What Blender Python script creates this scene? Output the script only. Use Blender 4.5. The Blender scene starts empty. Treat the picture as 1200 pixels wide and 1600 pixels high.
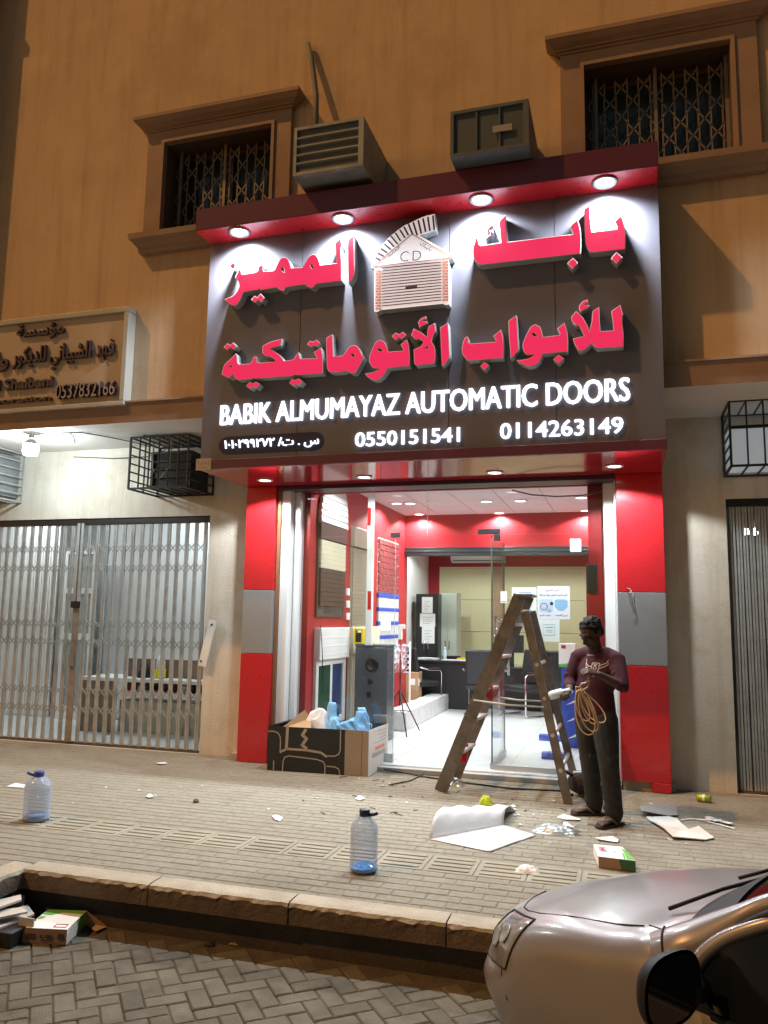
import bpy, bmesh, math, random
import numpy as np
from mathutils import Vector, Matrix
from mathutils.geometry import tessellate_polygon
SC = bpy.context.scene
COL = SC.collection
R = math.radians
# ------------------------------------------------------------------ camera
H = 1.55                      # eye height above the pavement (z = 0)
YAW, PIT, ROL, FPX = R(16.987), R(7.666), R(0.964), 1240.0
_f = Vector((-math.sin(YAW)*math.cos(PIT), math.cos(YAW)*math.cos(PIT), math.sin(PIT)))
_r0 = Vector((math.cos(YAW), math.sin(YAW), 0)); _u0 = _r0.cross(_f)
_r = math.cos(ROL)*_r0 + math.sin(ROL)*_u0; _u = -math.sin(ROL)*_r0 + math.cos(ROL)*_u0
CAMP = Vector((0, 0, H))
cd = bpy.data.cameras.new('camera'); cam = bpy.data.objects.new('camera', cd); COL.objects.link(cam)
m3 = Matrix((_r, _u, -_f)).transposed(); cam.matrix_world = Matrix.Translation(CAMP) @ m3.to_4x4()
cd.sensor_fit = 'VERTICAL'; cd.sensor_height = 36; cd.sensor_width = 27; cd.lens = FPX/1600*36
cd.clip_start = 0.05; cd.clip_end = 500
SC.camera = cam
# ------------------------------------------------------------------ world, sun, exposure
w = bpy.data.worlds.new('World'); SC.world = w; w.use_nodes = True
nt = w.node_tree; bg = nt.nodes['Background']
sky = nt.nodes.new('ShaderNodeTexSky'); sky.sky_type = 'NISHITA'; sky.sun_disc = False
SUND = Vector((1.4, 1.0, -2.1)).normalized()          # the street light's direction of travel
sky.sun_elevation = R(3); sky.sun_rotation = math.atan2(-SUND.x, -SUND.y)
nt.links.new(sky.outputs[0], bg.inputs[0]); bg.inputs[1].default_value = 0.085
sl = bpy.data.lights.new('street_glow', 'SUN'); sl.energy = 1.95; sl.angle = R(0.9); sl.color = (1.0, 0.49, 0.145)
so = bpy.data.objects.new('street_glow', sl); COL.objects.link(so); so.rotation_euler = SUND.to_track_quat('-Z', 'Y').to_euler()
SC.view_settings.view_transform = 'Standard'; SC.view_settings.look = 'None'
SC.view_settings.exposure = 0.0; SC.view_settings.gamma = 1.0
SC.cycles.use_denoising = True
SC.cycles.max_bounces = 8; SC.cycles.transparent_max_bounces = 12; SC.cycles.sample_clamp_indirect = 4.0
SC.cycles.caustics_reflective = False; SC.cycles.caustics_refractive = False
# ------------------------------------------------------------------ helpers
def ray(x, y): return _f + (x-600)/FPX*_r - (y-800)/FPX*_u
def PY(x, y, Y): d = ray(x, y); return CAMP + d*(Y/d.y)          # photo pixel -> point on a wall plane
def PZ(x, y, Z=0.0): d = ray(x, y); return CAMP + d*((Z-H)/d.z)   # photo pixel -> point on a floor plane
def PX(x, y, X): d = ray(x, y); return CAMP + d*(X/d.x)

MATS = {}
def mat(name, col, rough=0.5, metal=0.0, var=0.0, vs=3.0, bump=0.0, bs=60.0, emit=0.0, ecol=None, spec=0.5, coat=0.0, island=0.0, stain=None, ss=1.2, trans=0.0, ior=1.45, alpha=1.0, streak=None):
    if name in MATS: return MATS[name]
    m = bpy.data.materials.new(name); m.use_nodes = True; n = m.node_tree.nodes; L = m.node_tree.links
    b = n['Principled BSDF']; c4 = (*col, 1)
    b.inputs['Base Color'].default_value = c4; b.inputs['Roughness'].default_value = rough; b.inputs['Metallic'].default_value = metal
    b.inputs['Specular IOR Level'].default_value = spec; b.inputs['Coat Weight'].default_value = coat; b.inputs['Coat Roughness'].default_value = 0.06
    b.inputs['Transmission Weight'].default_value = trans; b.inputs['IOR'].default_value = ior; b.inputs['Alpha'].default_value = alpha
    out = None
    tc = n.new('ShaderNodeTexCoord')
    def noise(sc, det=5, ro=0.6):
        t = n.new('ShaderNodeTexNoise'); t.inputs['Scale'].default_value = sc; t.inputs['Detail'].default_value = det; t.inputs['Roughness'].default_value = ro
        L.new(tc.outputs['Object'], t.inputs['Vector']); return t.outputs['Fac']
    def mix(a, bb, fac, mode='MIX'):
        x = n.new('ShaderNodeMix'); x.data_type = 'RGBA'; x.blend_type = mode
        for s, v in ((x.inputs['Factor'], fac), (x.inputs['A'], a), (x.inputs['B'], bb)):
            if hasattr(v, 'is_linked') or hasattr(v, 'node'): L.new(v, s)
            else: s.default_value = v
        return x.outputs['Result']
    def ramp(src, p0, p1, v0=0.0, v1=1.0):
        r = n.new('ShaderNodeMapRange'); r.inputs['From Min'].default_value = p0; r.inputs['From Max'].default_value = p1
        r.inputs['To Min'].default_value = v0; r.inputs['To Max'].default_value = v1; L.new(src, r.inputs['Value']); return r.outputs['Result']
    cur = c4
    if var:
        f = ramp(noise(vs), 0.3, 0.7)
        cur = mix(tuple(max(0, k*(1-var)) for k in col)+(1,), tuple(min(1, k*(1+var)) for k in col)+(1,), f)
    if island:
        g = n.new('ShaderNodeNewGeometry'); f = ramp(g.outputs['Random Per Island'], 0, 1, 1-island, 1+island)
        mm = n.new('ShaderNodeVectorMath'); mm.operation = 'SCALE'
        if isinstance(cur, tuple): mm.inputs[0].default_value = cur[:3]
        else: L.new(cur, mm.inputs[0])
        L.new(f, mm.inputs['Scale']); cur = mm.outputs[0]
    if stain:
        f = ramp(noise(ss, 7, 0.7), 0.52, 0.68, 0, 0.75)
        cur = mix(cur, (*stain, 1), f)
    if streak:
        mp = n.new('ShaderNodeMapping'); mp.inputs['Scale'].default_value = (5.0, 5.0, 0.35); L.new(tc.outputs['Object'], mp.inputs['Vector'])
        t = n.new('ShaderNodeTexNoise'); t.inputs['Scale'].default_value = 1.6; t.inputs['Detail'].default_value = 7; t.inputs['Roughness'].default_value = 0.7; L.new(mp.outputs[0], t.inputs['Vector'])
        cur = mix(cur, (*streak, 1), ramp(t.outputs['Fac'], 0.48, 0.70, 0, 0.8))
        t2 = noise(9.0, 8, 0.75); cur = mix(cur, (*[min(1, k*1.25) for k in col], 1), ramp(t2, 0.60, 0.66, 0, 0.35))
    if not isinstance(cur, tuple): L.new(cur, b.inputs['Base Color'])
    if var or stain: L.new(ramp(noise(vs*2.3), 0.3, 0.7, max(0.02, rough*0.85), min(1, rough*1.15)), b.inputs['Roughness'])
    if bump:
        bn = n.new('ShaderNodeBump'); bn.inputs['Strength'].default_value = bump; bn.inputs['Distance'].default_value = 0.01
        L.new(noise(bs, 4), bn.inputs['Height']); L.new(bn.outputs[0], b.inputs['Normal'])
    if emit:
        b.inputs['Emission Color'].default_value = (*(ecol or col), 1); b.inputs['Emission Strength'].default_value = emit
    MATS[name] = m; return m
def glassmat(name, tint=(0.9, 0.95, 0.93), fac=0.12, rough=0.02):
    if name in MATS: return MATS[name]
    m = bpy.data.materials.new(name); m.use_nodes = True; n = m.node_tree.nodes; L = m.node_tree.links; n.remove(n['Principled BSDF'])
    t = n.new('ShaderNodeBsdfTransparent'); t.inputs[0].default_value = (*tint, 1)
    g = n.new('ShaderNodeBsdfGlossy'); g.inputs['Roughness'].default_value = rough; g.inputs[0].default_value = (0.9, 0.95, 1, 1)
    fr = n.new('ShaderNodeFresnel'); fr.inputs[0].default_value = 1.45
    mm = n.new('ShaderNodeMath'); mm.operation = 'MULTIPLY_ADD'; mm.inputs[1].default_value = 0.5; mm.inputs[2].default_value = fac*0.2; mm.use_clamp = True
    L.new(fr.outputs[0], mm.inputs[0])
    x = n.new('ShaderNodeMixShader'); L.new(mm.outputs[0], x.inputs[0]); L.new(t.outputs[0], x.inputs[1]); L.new(g.outputs[0], x.inputs[2])
    L.new(x.outputs[0], n['Material Output'].inputs[0]); MATS[name] = m; return m

class MB:
    def __init__(s): s.v = []; s.f = []; s.m = []; s.s = []
    def add(s, vs, fs, m=0, smooth=False):
        o = len(s.v); s.v += [tuple(p) for p in vs]
        for f in fs: s.f.append(tuple(i+o for i in f)); s.m.append(m); s.s.append(smooth)
        return s
    def quad(s, a, b, c, d, m=0): return s.add([a, b, c, d], [(0, 1, 2, 3)], m)
    def poly(s, pts, m=0): return s.add(pts, [tuple(range(len(pts)))], m)
    def box(s, x0, x1, y0, y1, z0, z1, m=0):
        if x0 > x1: x0, x1 = x1, x0
        if y0 > y1: y0, y1 = y1, y0
        if z0 > z1: z0, z1 = z1, z0
        v = [(x, y, z) for x in (x0, x1) for y in (y0, y1) for z in (z0, z1)]
        return s.add(v, [(0, 1, 3, 2), (4, 6, 7, 5), (0, 4, 5, 1), (2, 3, 7, 6), (0, 2, 6, 4), (1, 5, 7, 3)], m)
    def obox(s, c, ax, ay, az, m=0):      # centre and three half-axis vectors
        c = Vector(c); ax, ay, az = Vector(ax), Vector(ay), Vector(az)
        v = [c+i*ax+j*ay+k*az for i in (-1, 1) for j in (-1, 1) for k in (-1, 1)]
        return s.add(v, [(0, 1, 3, 2), (4, 6, 7, 5), (0, 4, 5, 1), (2, 3, 7, 6), (0, 2, 6, 4), (1, 5, 7, 3)], m)
    def bar(s, a, b, wd, th, m=0, up=(0, 0, 1)):   # rectangular bar from a to b
        a, b = Vector(a), Vector(b); d = (b-a); L = d.length; d.normalize(); up = Vector(up)
        sd = d.cross(up)
        if sd.length < 1e-4: sd = d.cross(Vector((1, 0, 0)))
        sd.normalize(); n = sd.cross(d)
        return s.obox((a+b)/2, d*L/2, sd*wd/2, n*th/2, m)
    def tube(s, pts, r, n=8, m=0, caps=True, rs=None, smooth=True, closed=False, q0=None):
        pts = [Vector(p) for p in pts]; N = len(pts); rings = []; prev = None
        for i, p in enumerate(pts):
            a = pts[(i-1) % N] if (i or closed) else pts[0]; b = pts[(i+1) % N] if (i < N-1 or closed) else pts[-1]
            d = (b-a).normalized()
            if prev is None:
                q = d.cross(Vector((0, 0, 1))) if q0 is None else Vector(q0)-d*Vector(q0).dot(d)
                if q.length < 1e-3: q = d.cross(Vector((1, 0, 0)))
            else: q = prev - d*prev.dot(d)
            q.normalize(); prev = q; t = d.cross(q); rr = rs[i] if rs else r
            ra, rb = rr if isinstance(rr, tuple) else (rr, rr)
            rings.append([p + q*ra*math.cos(2*math.pi*k/n) + t*rb*math.sin(2*math.pi*k/n) for k in range(n)])
        vs = [p for g in rings for p in g]; fs = []
        for i in range(N if closed else N-1):
            j = (i+1) % N
            for k in range(n): fs.append((i*n+k, i*n+(k+1) % n, j*n+(k+1) % n, j*n+k))
        o = len(s.v); s.add(vs, fs, m, smooth)
        if caps and not closed:
            s.f.append(tuple(o+k for k in range(n-1, -1, -1))); s.m.append(m); s.s.append(False)
            s.f.append(tuple(o+(N-1)*n+k for k in range(n))); s.m.append(m); s.s.append(False)
        return s
    def lathe(s, prof, c, n=24, m=0, ax=(0, 0, 1), smooth=True, sx=1.0):
        c = Vector(c); ax = Vector(ax).normalized(); q = ax.cross(Vector((0, 1, 0)))
        if q.length < 1e-3: q = ax.cross(Vector((1, 0, 0)))
        q.normalize(); t = ax.cross(q); vs = []; fs = []
        for r, z in prof: vs += [c+ax*z+q*r*sx*math.cos(2*math.pi*k/n)+t*r*math.sin(2*math.pi*k/n) for k in range(n)]
        for i in range(len(prof)-1):
            for k in range(n): fs.append((i*n+k, i*n+(k+1) % n, (i+1)*n+(k+1) % n, (i+1)*n+k))
        return s.add(vs, fs, m, smooth)
    def prism(s, loops, fn, d0, d1, mf=0, ms=None, back=False):
        """outline loops [outer, hole, ...] of 2D points; fn(u, v, d) -> 3D; face at d1, walls d0..d1"""
        ms = mf if ms is None else ms
        flat = [p for l in loops for p in l]
        tris = tessellate_polygon([[Vector((p[0], p[1], 0)) for p in l] for l in loops])
        s.add([fn(p[0], p[1], d1) for p in flat], tris, mf)
        if back: s.add([fn(p[0], p[1], d0) for p in flat], [t[::-1] for t in tris], ms)
        for l in loops:
            n = len(l)
            s.add([fn(p[0], p[1], d0) for p in l]+[fn(p[0], p[1], d1) for p in l], [(i, (i+1) % n, n+(i+1) % n, n+i) for i in range(n)], ms)
        return s
    def grid(s, fn, nu, nv, m=0, smooth=True):
        vs = [fn(i/nu, j/nv) for j in range(nv+1) for i in range(nu+1)]
        fs = [(j*(nu+1)+i, j*(nu+1)+i+1, (j+1)*(nu+1)+i+1, (j+1)*(nu+1)+i) for j in range(nv) for i in range(nu)]
        return s.add(vs, fs, m, smooth)
    def build(s, name, mats, parent=None, loc=None, bevel=0.0, seg=2, recalc=True, solid=0.0, label=None, merge=False):
        me = bpy.data.meshes.new(name); o = bpy.data.objects.new(name, me)
        off = Vector((0, 0, 0))
        if parent is not None:
            off = wloc(parent); o.parent = parent
        elif loc is not None: off = Vector(loc); o.location = off
        me.from_pydata([Vector(p)-off for p in s.v], [], s.f)
        for mm in (mats if isinstance(mats, (list, tuple)) else [mats]): me.materials.append(mm)
        me.polygons.foreach_set('material_index', s.m); me.polygons.foreach_set('use_smooth', s.s)
        if recalc or bevel or merge:
            bm = bmesh.new(); bm.from_mesh(me)
            if merge: bmesh.ops.remove_doubles(bm, verts=bm.verts, dist=1e-5)
            if recalc: bmesh.ops.recalc_face_normals(bm, faces=bm.faces)
            if bevel:
                es = [e for e in bm.edges if len(e.link_faces) == 2 and e.calc_face_angle(0) > 0.6]
                bmesh.ops.bevel(bm, geom=es, offset=bevel, segments=seg, affect='EDGES', profile=0.5, clamp_overlap=True)
            bm.to_mesh(me); bm.free()
        COL.objects.link(o)
        if label: o['label'] = label
        if solid:
            md = o.modifiers.new('thickness', 'SOLIDIFY'); md.thickness = solid; md.offset = 0
        return o
def wloc(o):
    p = Vector((0, 0, 0))
    while o is not None: p += o.location; o = o.parent
    return p
def tag(o, label, cat, group=None):
    o['label'] = label; o['category'] = cat
    if group: o['group'] = group
    return o
def thing(name, label, cat, loc, group=None):
    o = bpy.data.objects.new(name, None); o.empty_display_size = 0.2; COL.objects.link(o); o.location = loc
    return tag(o, label, cat, group)
def struct(o): o['kind'] = 'structure'; return o
def stuff(o, label, cat): tag(o, label, cat); o['kind'] = 'stuff'; return o
def kids(o): return [c for c in bpy.data.objects if c.parent == o]
def copy_tree(o, loc=None, rz=0.0, label=None):
    mp = {}
    def rec(a, par):
        c = a.copy(); COL.objects.link(c)
        if par is not None: c.parent = par
        for ch in kids(a): rec(ch, c)
        return c
    src = kids(o)
    c = o.copy(); COL.objects.link(c)
    for ch in src: rec(ch, c)
    if loc is not None: c.location = loc
    c.rotation_euler.z = o.rotation_euler.z + rz
    if label: c['label'] = label
    return c
def textgeo(body, bold=0.0, res=3):
    c = bpy.data.curves.new('t', 'FONT'); c.body = body; c.offset = bold; c.resolution_u = res
    o = bpy.data.objects.new('t', c); COL.objects.link(o)
    me = bpy.data.meshes.new_from_object(o.evaluated_get(bpy.context.evaluated_depsgraph_get()))
    bpy.data.objects.remove(o); vs = [(v.co.x, v.co.y) for v in me.vertices]; fs = [tuple(p.vertices) for p in me.polygons]
    eds = {}
    for f in fs:
        for i in range(len(f)): k = tuple(sorted((f[i], f[(i+1) % len(f)]))); eds[k] = eds.get(k, 0)+1
    rim = [k for k, n in eds.items() if n == 1]
    bpy.data.meshes.remove(me); return vs, fs, rim
def text(mb, body, fn, w=None, h=None, d0=0.0, d1=0.004, bold=0.0, m=0, ms=None, res=3, fat=0.0):
    """lettering scaled to w x h, fn(u, v, d) -> 3D"""
    vs, fs, rim = textgeo(body, bold, res)
    if not vs: return mb
    xs = [p[0] for p in vs]; ys = [p[1] for p in vs]; x0, x1, y0, y1 = min(xs), max(xs), min(ys), max(ys)
    sx = w/(x1-x0) if w else h/(y1-y0); sy = h/(y1-y0) if h else sx
    q = [((p[0]-x0)*sx, (p[1]-y0)*sy) for p in vs]
    for k, dx in enumerate([0.0] if not fat else [0.0, fat, -fat, fat*.55, -fat*.55]): mb.add([fn(a+dx, b, d1+(0.0006*k)) for a, b in q], fs, m)
    if d1-d0 > 0.006:
        for a, b in rim: mb.quad(fn(*q[a], d0), fn(*q[b], d0), fn(*q[b], d1), fn(*q[a], d1), m if ms is None else ms)
    return mb
def wall_holes(mb, x0, x1, z0, z1, y, holes, depth, m=0, mr=None):
    """a wall face at y with rectangular holes (x0,x1,z0,z1) and reveals of the given depth behind"""
    xs = sorted({x0, x1, *[h[0] for h in holes], *[h[1] for h in holes]}); zs = sorted({z0, z1, *[h[2] for h in holes], *[h[3] for h in holes]})
    for i in range(len(xs)-1):
        for j in range(len(zs)-1):
            cx, cz = (xs[i]+xs[i+1])/2, (zs[j]+zs[j+1])/2
            if any(h[0] < cx < h[1] and h[2] < cz < h[3] for h in holes): continue
            mb.quad((xs[i], y, zs[j]), (xs[i+1], y, zs[j]), (xs[i+1], y, zs[j+1]), (xs[i], y, zs[j+1]), m)
    for a, b, c, d in holes:
        for p, q in (((a, c), (a, d)), ((a, d), (b, d)), ((b, d), (b, c)), ((b, c), (a, c))):
            mb.quad((p[0], y, p[1]), (q[0], y, q[1]), (q[0], y+depth, q[1]), (p[0], y+depth, p[1]), m if mr is None else mr)
    return mb
def spot(name, loc, energy, ang=110, blend=0.25, col=(0.9, 0.96, 1.0), rad=0.03, d=(0, 0, -1), parent=None):
    l = bpy.data.lights.new(name, 'SPOT'); l.energy = energy; l.spot_size = R(ang); l.spot_blend = blend; l.color = col; l.shadow_soft_size = rad
    o = bpy.data.objects.new(name, l); COL.objects.link(o); o.location = Vector(loc)
    o.rotation_euler = Vector(d).to_track_quat('-Z', 'Y').to_euler()
    if parent is not None: o.location = Vector(loc)-wloc(parent); o.parent = parent
    return o
rnd = random.Random(7)
# ------------------------------------------------------------------ materials
ochre = mat('ochre_render', (0.57, 0.41, 0.27), 0.85, var=0.08, vs=1.3, bump=0.35, bs=90, stain=(0.46, 0.32, 0.205), ss=0.7, streak=(0.43, 0.30, 0.19))
trimm = mat('brown_trim_paint', (0.30, 0.20, 0.15), 0.75, var=0.12, vs=2.5, bump=0.15, bs=70)
cream = mat('cream_stucco', (0.66, 0.62, 0.54), 0.9, var=0.07, vs=2.0, bump=0.55, bs=38, stain=(0.52, 0.43, 0.31), ss=1.6, streak=(0.54, 0.47, 0.37))
redp = mat('red_composite_panel', (0.50, 0.016, 0.024), 0.30, coat=0.25, var=0.03, vs=5)
greyp = mat('silver_composite_panel', (0.30, 0.31, 0.33), 0.33, metal=0.35, var=0.05, vs=2)
darkp = mat('charcoal_composite_panel', (0.138, 0.132, 0.165), 0.42)
maroon = mat('maroon_gloss_panel', (0.12, 0.028, 0.05), 0.3, coat=0.2)
blackm = mat('black_metal', (0.02, 0.02, 0.022), 0.45, metal=0.3)
steel = mat('worn_galvanised_steel', (0.42, 0.44, 0.445), 0.5, metal=0.25, var=0.15, vs=7, stain=(0.27, 0.245, 0.215), ss=3.0)
white = mat('white_paint', (0.78, 0.79, 0.78), 0.5, var=0.03)
whitep = mat('white_plastic', (0.8, 0.8, 0.79), 0.35)
darkglass = mat('dark_window_glass', (0.03, 0.05, 0.06), 0.12, spec=0.8)
acgrey = mat('dusty_grey_sheet_metal', (0.25, 0.27, 0.28), 0.6, metal=0.2, var=0.2, vs=5)
acdark = mat('dark_louvre', (0.09, 0.11, 0.125), 0.6, var=0.15)
# ------------------------------------------------------------------ ground
ZR = -0.28; KX = -3.57; KY = 4.25
pav = mat('pavement_blocks', (0.280, 0.256, 0.203), 0.92, var=0.14, vs=26, bump=0.9, bs=170, island=0.05, stain=(0.19, 0.163, 0.118), ss=0.8)
padm = mat('pavement_sand_joint', (0.225, 0.20, 0.155), 0.95, var=0.2, vs=9, bump=0.5, bs=120)
kerbm = mat('kerb_concrete', (0.37, 0.325, 0.25), 0.9, var=0.15, vs=4, bump=0.7, bs=60, stain=(0.27, 0.22, 0.16), ss=2.5)
kfm = mat('dark_kerb_face', (0.105, 0.075, 0.055), 0.95, var=0.3, vs=6, bump=0.9, bs=50, stain=(0.06, 0.042, 0.03), ss=3.0)  # front faces, darker than the kerb top
gutm = mat('dark_kerb_base', (0.055, 0.04, 0.03), 0.95, var=0.3, vs=5, bump=0.6, bs=50)  # recessed base, darker than the stones above
roadm = mat('road_blocks', (0.135, 0.121, 0.090), 0.85, var=0.25, vs=5, bump=0.9, bs=130, island=0.14, stain=(0.05, 0.046, 0.042), ss=1.6)
b = MB(); b.quad((-60, -60, ZR-0.03), (60, -60, ZR-0.03), (60, 60, ZR-0.03), (-60, 60, ZR-0.03)); struct(b.build('ground', padm))
# road: herringbone concrete blocks, really laid
b = MB(); b.quad((KX-2, 1.2, ZR-0.009), (2.4, 1.2, ZR-0.009), (2.4, KY-0.345, ZR-0.009), (KX-2, KY-0.345, ZR-0.009)); struct(b.build('road_joints', mat('road_dirt', (0.085, 0.073, 0.055), 0.95, var=0.3, vs=9, bump=0.5, bs=90)))
b = MB(); ang = R(40); ca, sa = math.cos(ang), math.sin(ang); o0 = Vector((-2.5, 3.4))
def blk(b, cx, cy, wx, wy, z, rot=None, g=0.006, bev=0.006, dz=0.03):
    hx, hy = wx/2-g/2, wy/2-g/2; P = []
    for k, (ins, zz) in enumerate(((0, z-dz), (0, z-bev), (bev, z))):
        for sx, sy in ((-1, -1), (1, -1), (1, 1), (-1, 1)):
            x, y = sx*(hx-ins), sy*(hy-ins)
            if rot: x, y = x*rot[0]-y*rot[1], x*rot[1]+y*rot[0]
            P.append((cx+x, cy+y, zz))
    F = [(8, 9, 10, 11)]
    for k in (0, 1): F += [(k*4+i, k*4+(i+1) % 4, k*4+4+(i+1) % 4, k*4+4+i) for i in range(4)]
    b.add(P, F)
U = 0.1
for i in range(-70, 71):
    for j in range(-70, 71):
        t = (i-j) % 4
        if t == 0: a, c, wx, wy = i+1.0, j+0.5, 2*U, U
        elif t == 3: a, c, wx, wy = i+0.5, j+1.0, U, 2*U
        else: continue
        x, y = a*U, c*U; X, Y = o0.x+x*ca-y*sa, o0.y+x*sa+y*ca
        if -4.7 < X < 2.4 and 1.2 < Y < KY-0.03 and (X > KX+0.03 or Y < 2.2): blk(b, X, Y, wx, wy, ZR+rnd.uniform(-0.003, 0.003), (ca, sa))
struct(b.build('road', roadm, recalc=False))
b = MB(); b.quad((-30, -30, ZR-0.006), (30, -30, ZR-0.006), (30, 1.2, ZR-0.006), (-30, 1.2, ZR-0.006)); struct(b.build('road', roadm))
# pavement
b = MB(); b.box(KX-9, 9, KY+0.11, 8.6, ZR, -0.0045); b.box(KX-9, KX-0.11, 1.0, KY+0.11, ZR, -0.0045); struct(b.build('pavement', padm))
b = MB(); y = KY+0.16; row = 0; TY0, TY1 = 5.06, 5.40
while y < 8.3:
    off = 0.1*(row % 2)+rnd.uniform(-.02, .02)
    if not (TY0-0.05 < y < TY1+0.04):
        x = -8.4+off
        while x < 2.6:
            blk(b, x, y, 0.206, 0.1, rnd.uniform(-0.0012, 0.001), g=0.009, bev=0.005, dz=0.02); x += 0.2
    y += 0.1; row += 1
y = 2.6
while y < KY+0.1:
    x = -6.6
    while x < KX-0.2: blk(b, x, y, 0.2, 0.1, rnd.uniform(-0.0025, 0.002), g=0.007, dz=0.02); x += 0.2
    y += 0.1
struct(b.build('pavement', pav, recalc=False))
# tactile strip: tiles with raised bars
b = MB(); tm = mat('tactile_tiles', (0.275, 0.25, 0.195), 0.85, var=0.15, vs=3, bump=0.4, bs=120, island=0.05, stain=(0.21, 0.18, 0.13), ss=1.1)
x = -8.3
while x < 2.6:
    b.box(x+0.003, x+0.317, TY0, TY1, -0.02, 0.001)
    for k in range(4):
        yy = TY0+0.055+k*0.077; b.obox((x+0.16, yy, 0.004), (0.128, 0, 0), (0, 0.019, 0), (0, 0, 0.0032))
    x += 0.32
struct(b.build('tactile_paving', tm, bevel=0.003, seg=1))
# kerb stones: battered face above a darker base
def kerb_run(p, q, inward, name):
    p, q, n = Vector(p), Vector(q), Vector(inward); L = (q-p).length; d = (q-p).normalized(); k = int(L/0.9+0.5); st = L/k; b = MB(); g = MB()
    for i in range(k):
        a, c = p+d*(i*st+0.004), p+d*((i+1)*st-0.004); jit = rnd.uniform(-0.006, 0.006)
        prof = [(0.02, -0.125), (0.0, -0.115), (0.0, -0.05), (0.0, -0.022), (0.010, -0.004), (0.045, 0.001), (0.15, 0.003), (0.15, -0.125)]
        N = 26; vs = []
        for s in range(N+1):
            e = a+(c-a)*s/N
            for j, (u, z) in enumerate(prof):
                r_ = rnd.uniform(-0.007, 0.008) if j == 3 else (rnd.uniform(-0.002, 0.003) if 1 < j < 6 else 0)
                w_ = e+n*(u+jit+r_); vs.append((w_.x, w_.y, z+r_*0.6))
        m_ = len(prof); fs = [(s*m_+j, s*m_+(j+1) % m_, (s+1)*m_+(j+1) % m_, (s+1)*m_+j) for s in range(N) for j in range(m_)]
        fs += [tuple(range(m_)), tuple(N*m_+j for j in range(m_-1, -1, -1))]
        b.add(vs, fs)
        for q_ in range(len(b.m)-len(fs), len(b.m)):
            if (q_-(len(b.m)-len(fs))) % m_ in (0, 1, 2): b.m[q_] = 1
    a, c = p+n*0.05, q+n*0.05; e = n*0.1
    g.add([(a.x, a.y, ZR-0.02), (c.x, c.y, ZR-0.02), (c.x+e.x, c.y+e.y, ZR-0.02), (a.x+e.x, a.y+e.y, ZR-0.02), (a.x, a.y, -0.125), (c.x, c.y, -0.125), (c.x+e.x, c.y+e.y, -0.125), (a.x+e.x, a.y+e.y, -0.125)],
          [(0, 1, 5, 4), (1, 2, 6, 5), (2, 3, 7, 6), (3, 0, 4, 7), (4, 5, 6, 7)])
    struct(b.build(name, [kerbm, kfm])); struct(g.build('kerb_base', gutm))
kerb_run((KX, KY, 0), (7, KY, 0), (0, 1, 0), 'kerb')
kerb_run((KX, KY+0.1, 0), (KX, 0.5, 0), (-1, 0, 0), 'kerb')
b = MB(); b.quad((KX, KY-0.34, ZR-0.010), (7, KY-0.34, ZR-0.010), (7, KY+0.05, ZR-0.004), (KX, KY+0.05, ZR-0.004)); struct(b.build('gutter_dirt', mat('gutter_dirt', (0.075, 0.06, 0.045), 0.95, var=0.3, vs=8, bump=0.8, bs=60)))
# ------------------------------------------------------------------ the building
YW, YG = 7.2, 8.25
bd = thing('building', 'two storey ochre rendered building above the shops with brown window surrounds', 'building', (-2, 8.25, 0))
wins = [(-4.81, -3.505, 5.72, 6.773), (-0.27, 1.014, 5.72, 6.79)]
b = MB(); wall_holes(b, -16, 9, 3.83, 13, YW, wins, 0.36, 0, 1); b.build('upper_wall', [ochre, mat('reveal_shade_colour', (0.10, 0.075, 0.06), 0.8)], bd, recalc=False)  # shade inside the openings is put into the reveal colour
b = MB()
b.add([(-16, 7.12, 3.584), (9, 7.12, 3.584), (9, 7.10, 3.80), (-16, 7.10, 3.80), (-16, 7.2, 3.83), (9, 7.2, 3.83)], [(0, 1, 2, 3), (3, 2, 5, 4)]); b.box(-16, 9, 7.085, 7.10, 3.795, 3.815)
b.build('lintel_band', trimm, bd, recalc=False)
ceil_m = mat('white_recess_plaster', (0.70, 0.69, 0.65), 0.9, var=0.06, vs=2, bump=0.3, bs=60)
b = MB(); b.quad((-16, 7.12, 3.584), (-4.06, 7.12, 3.584), (-4.06, YG, 3.584), (-16, YG, 3.584)); b.quad((0.36, 7.12, 3.584), (9, 7.12, 3.584), (9, YG, 3.584), (0.36, YG, 3.584)); b.build('recess_ceiling', ceil_m, bd, recalc=False)
SX0, SX1 = -3.70, -0.06
b = MB(); wall_holes(b, -16, 9, 0, 3.584, YG, [(-11.5, -4.655, 0.0, 2.72), (SX0, SX1, 0.0, 3.05), (0.945, 4.6, 0.0, 2.76)], 0.2); b.build('lower_wall', cream, bd, recalc=False)
b = MB(); b.box(-9.2, -7.38, 6.86, YW, 3.83, 9.02); b.box(-9.3, -7.365, 6.845, YW, 9.02, 9.08); b.box(-9.3, -7.35, 6.82, YW, 9.08, 9.20); b.box(-9.2, -7.38, 6.86, YW, 9.20, 12.9); b.build('pilaster', trimm, bd, bevel=0.012, seg=1)
winf = mat('brown_aluminium_frame', (0.10, 0.085, 0.075), 0.5, metal=0.2)
grim = mat('pale_iron_grille', (0.20, 0.17, 0.15), 0.6, metal=0.3, var=0.2, vs=6)
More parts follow.
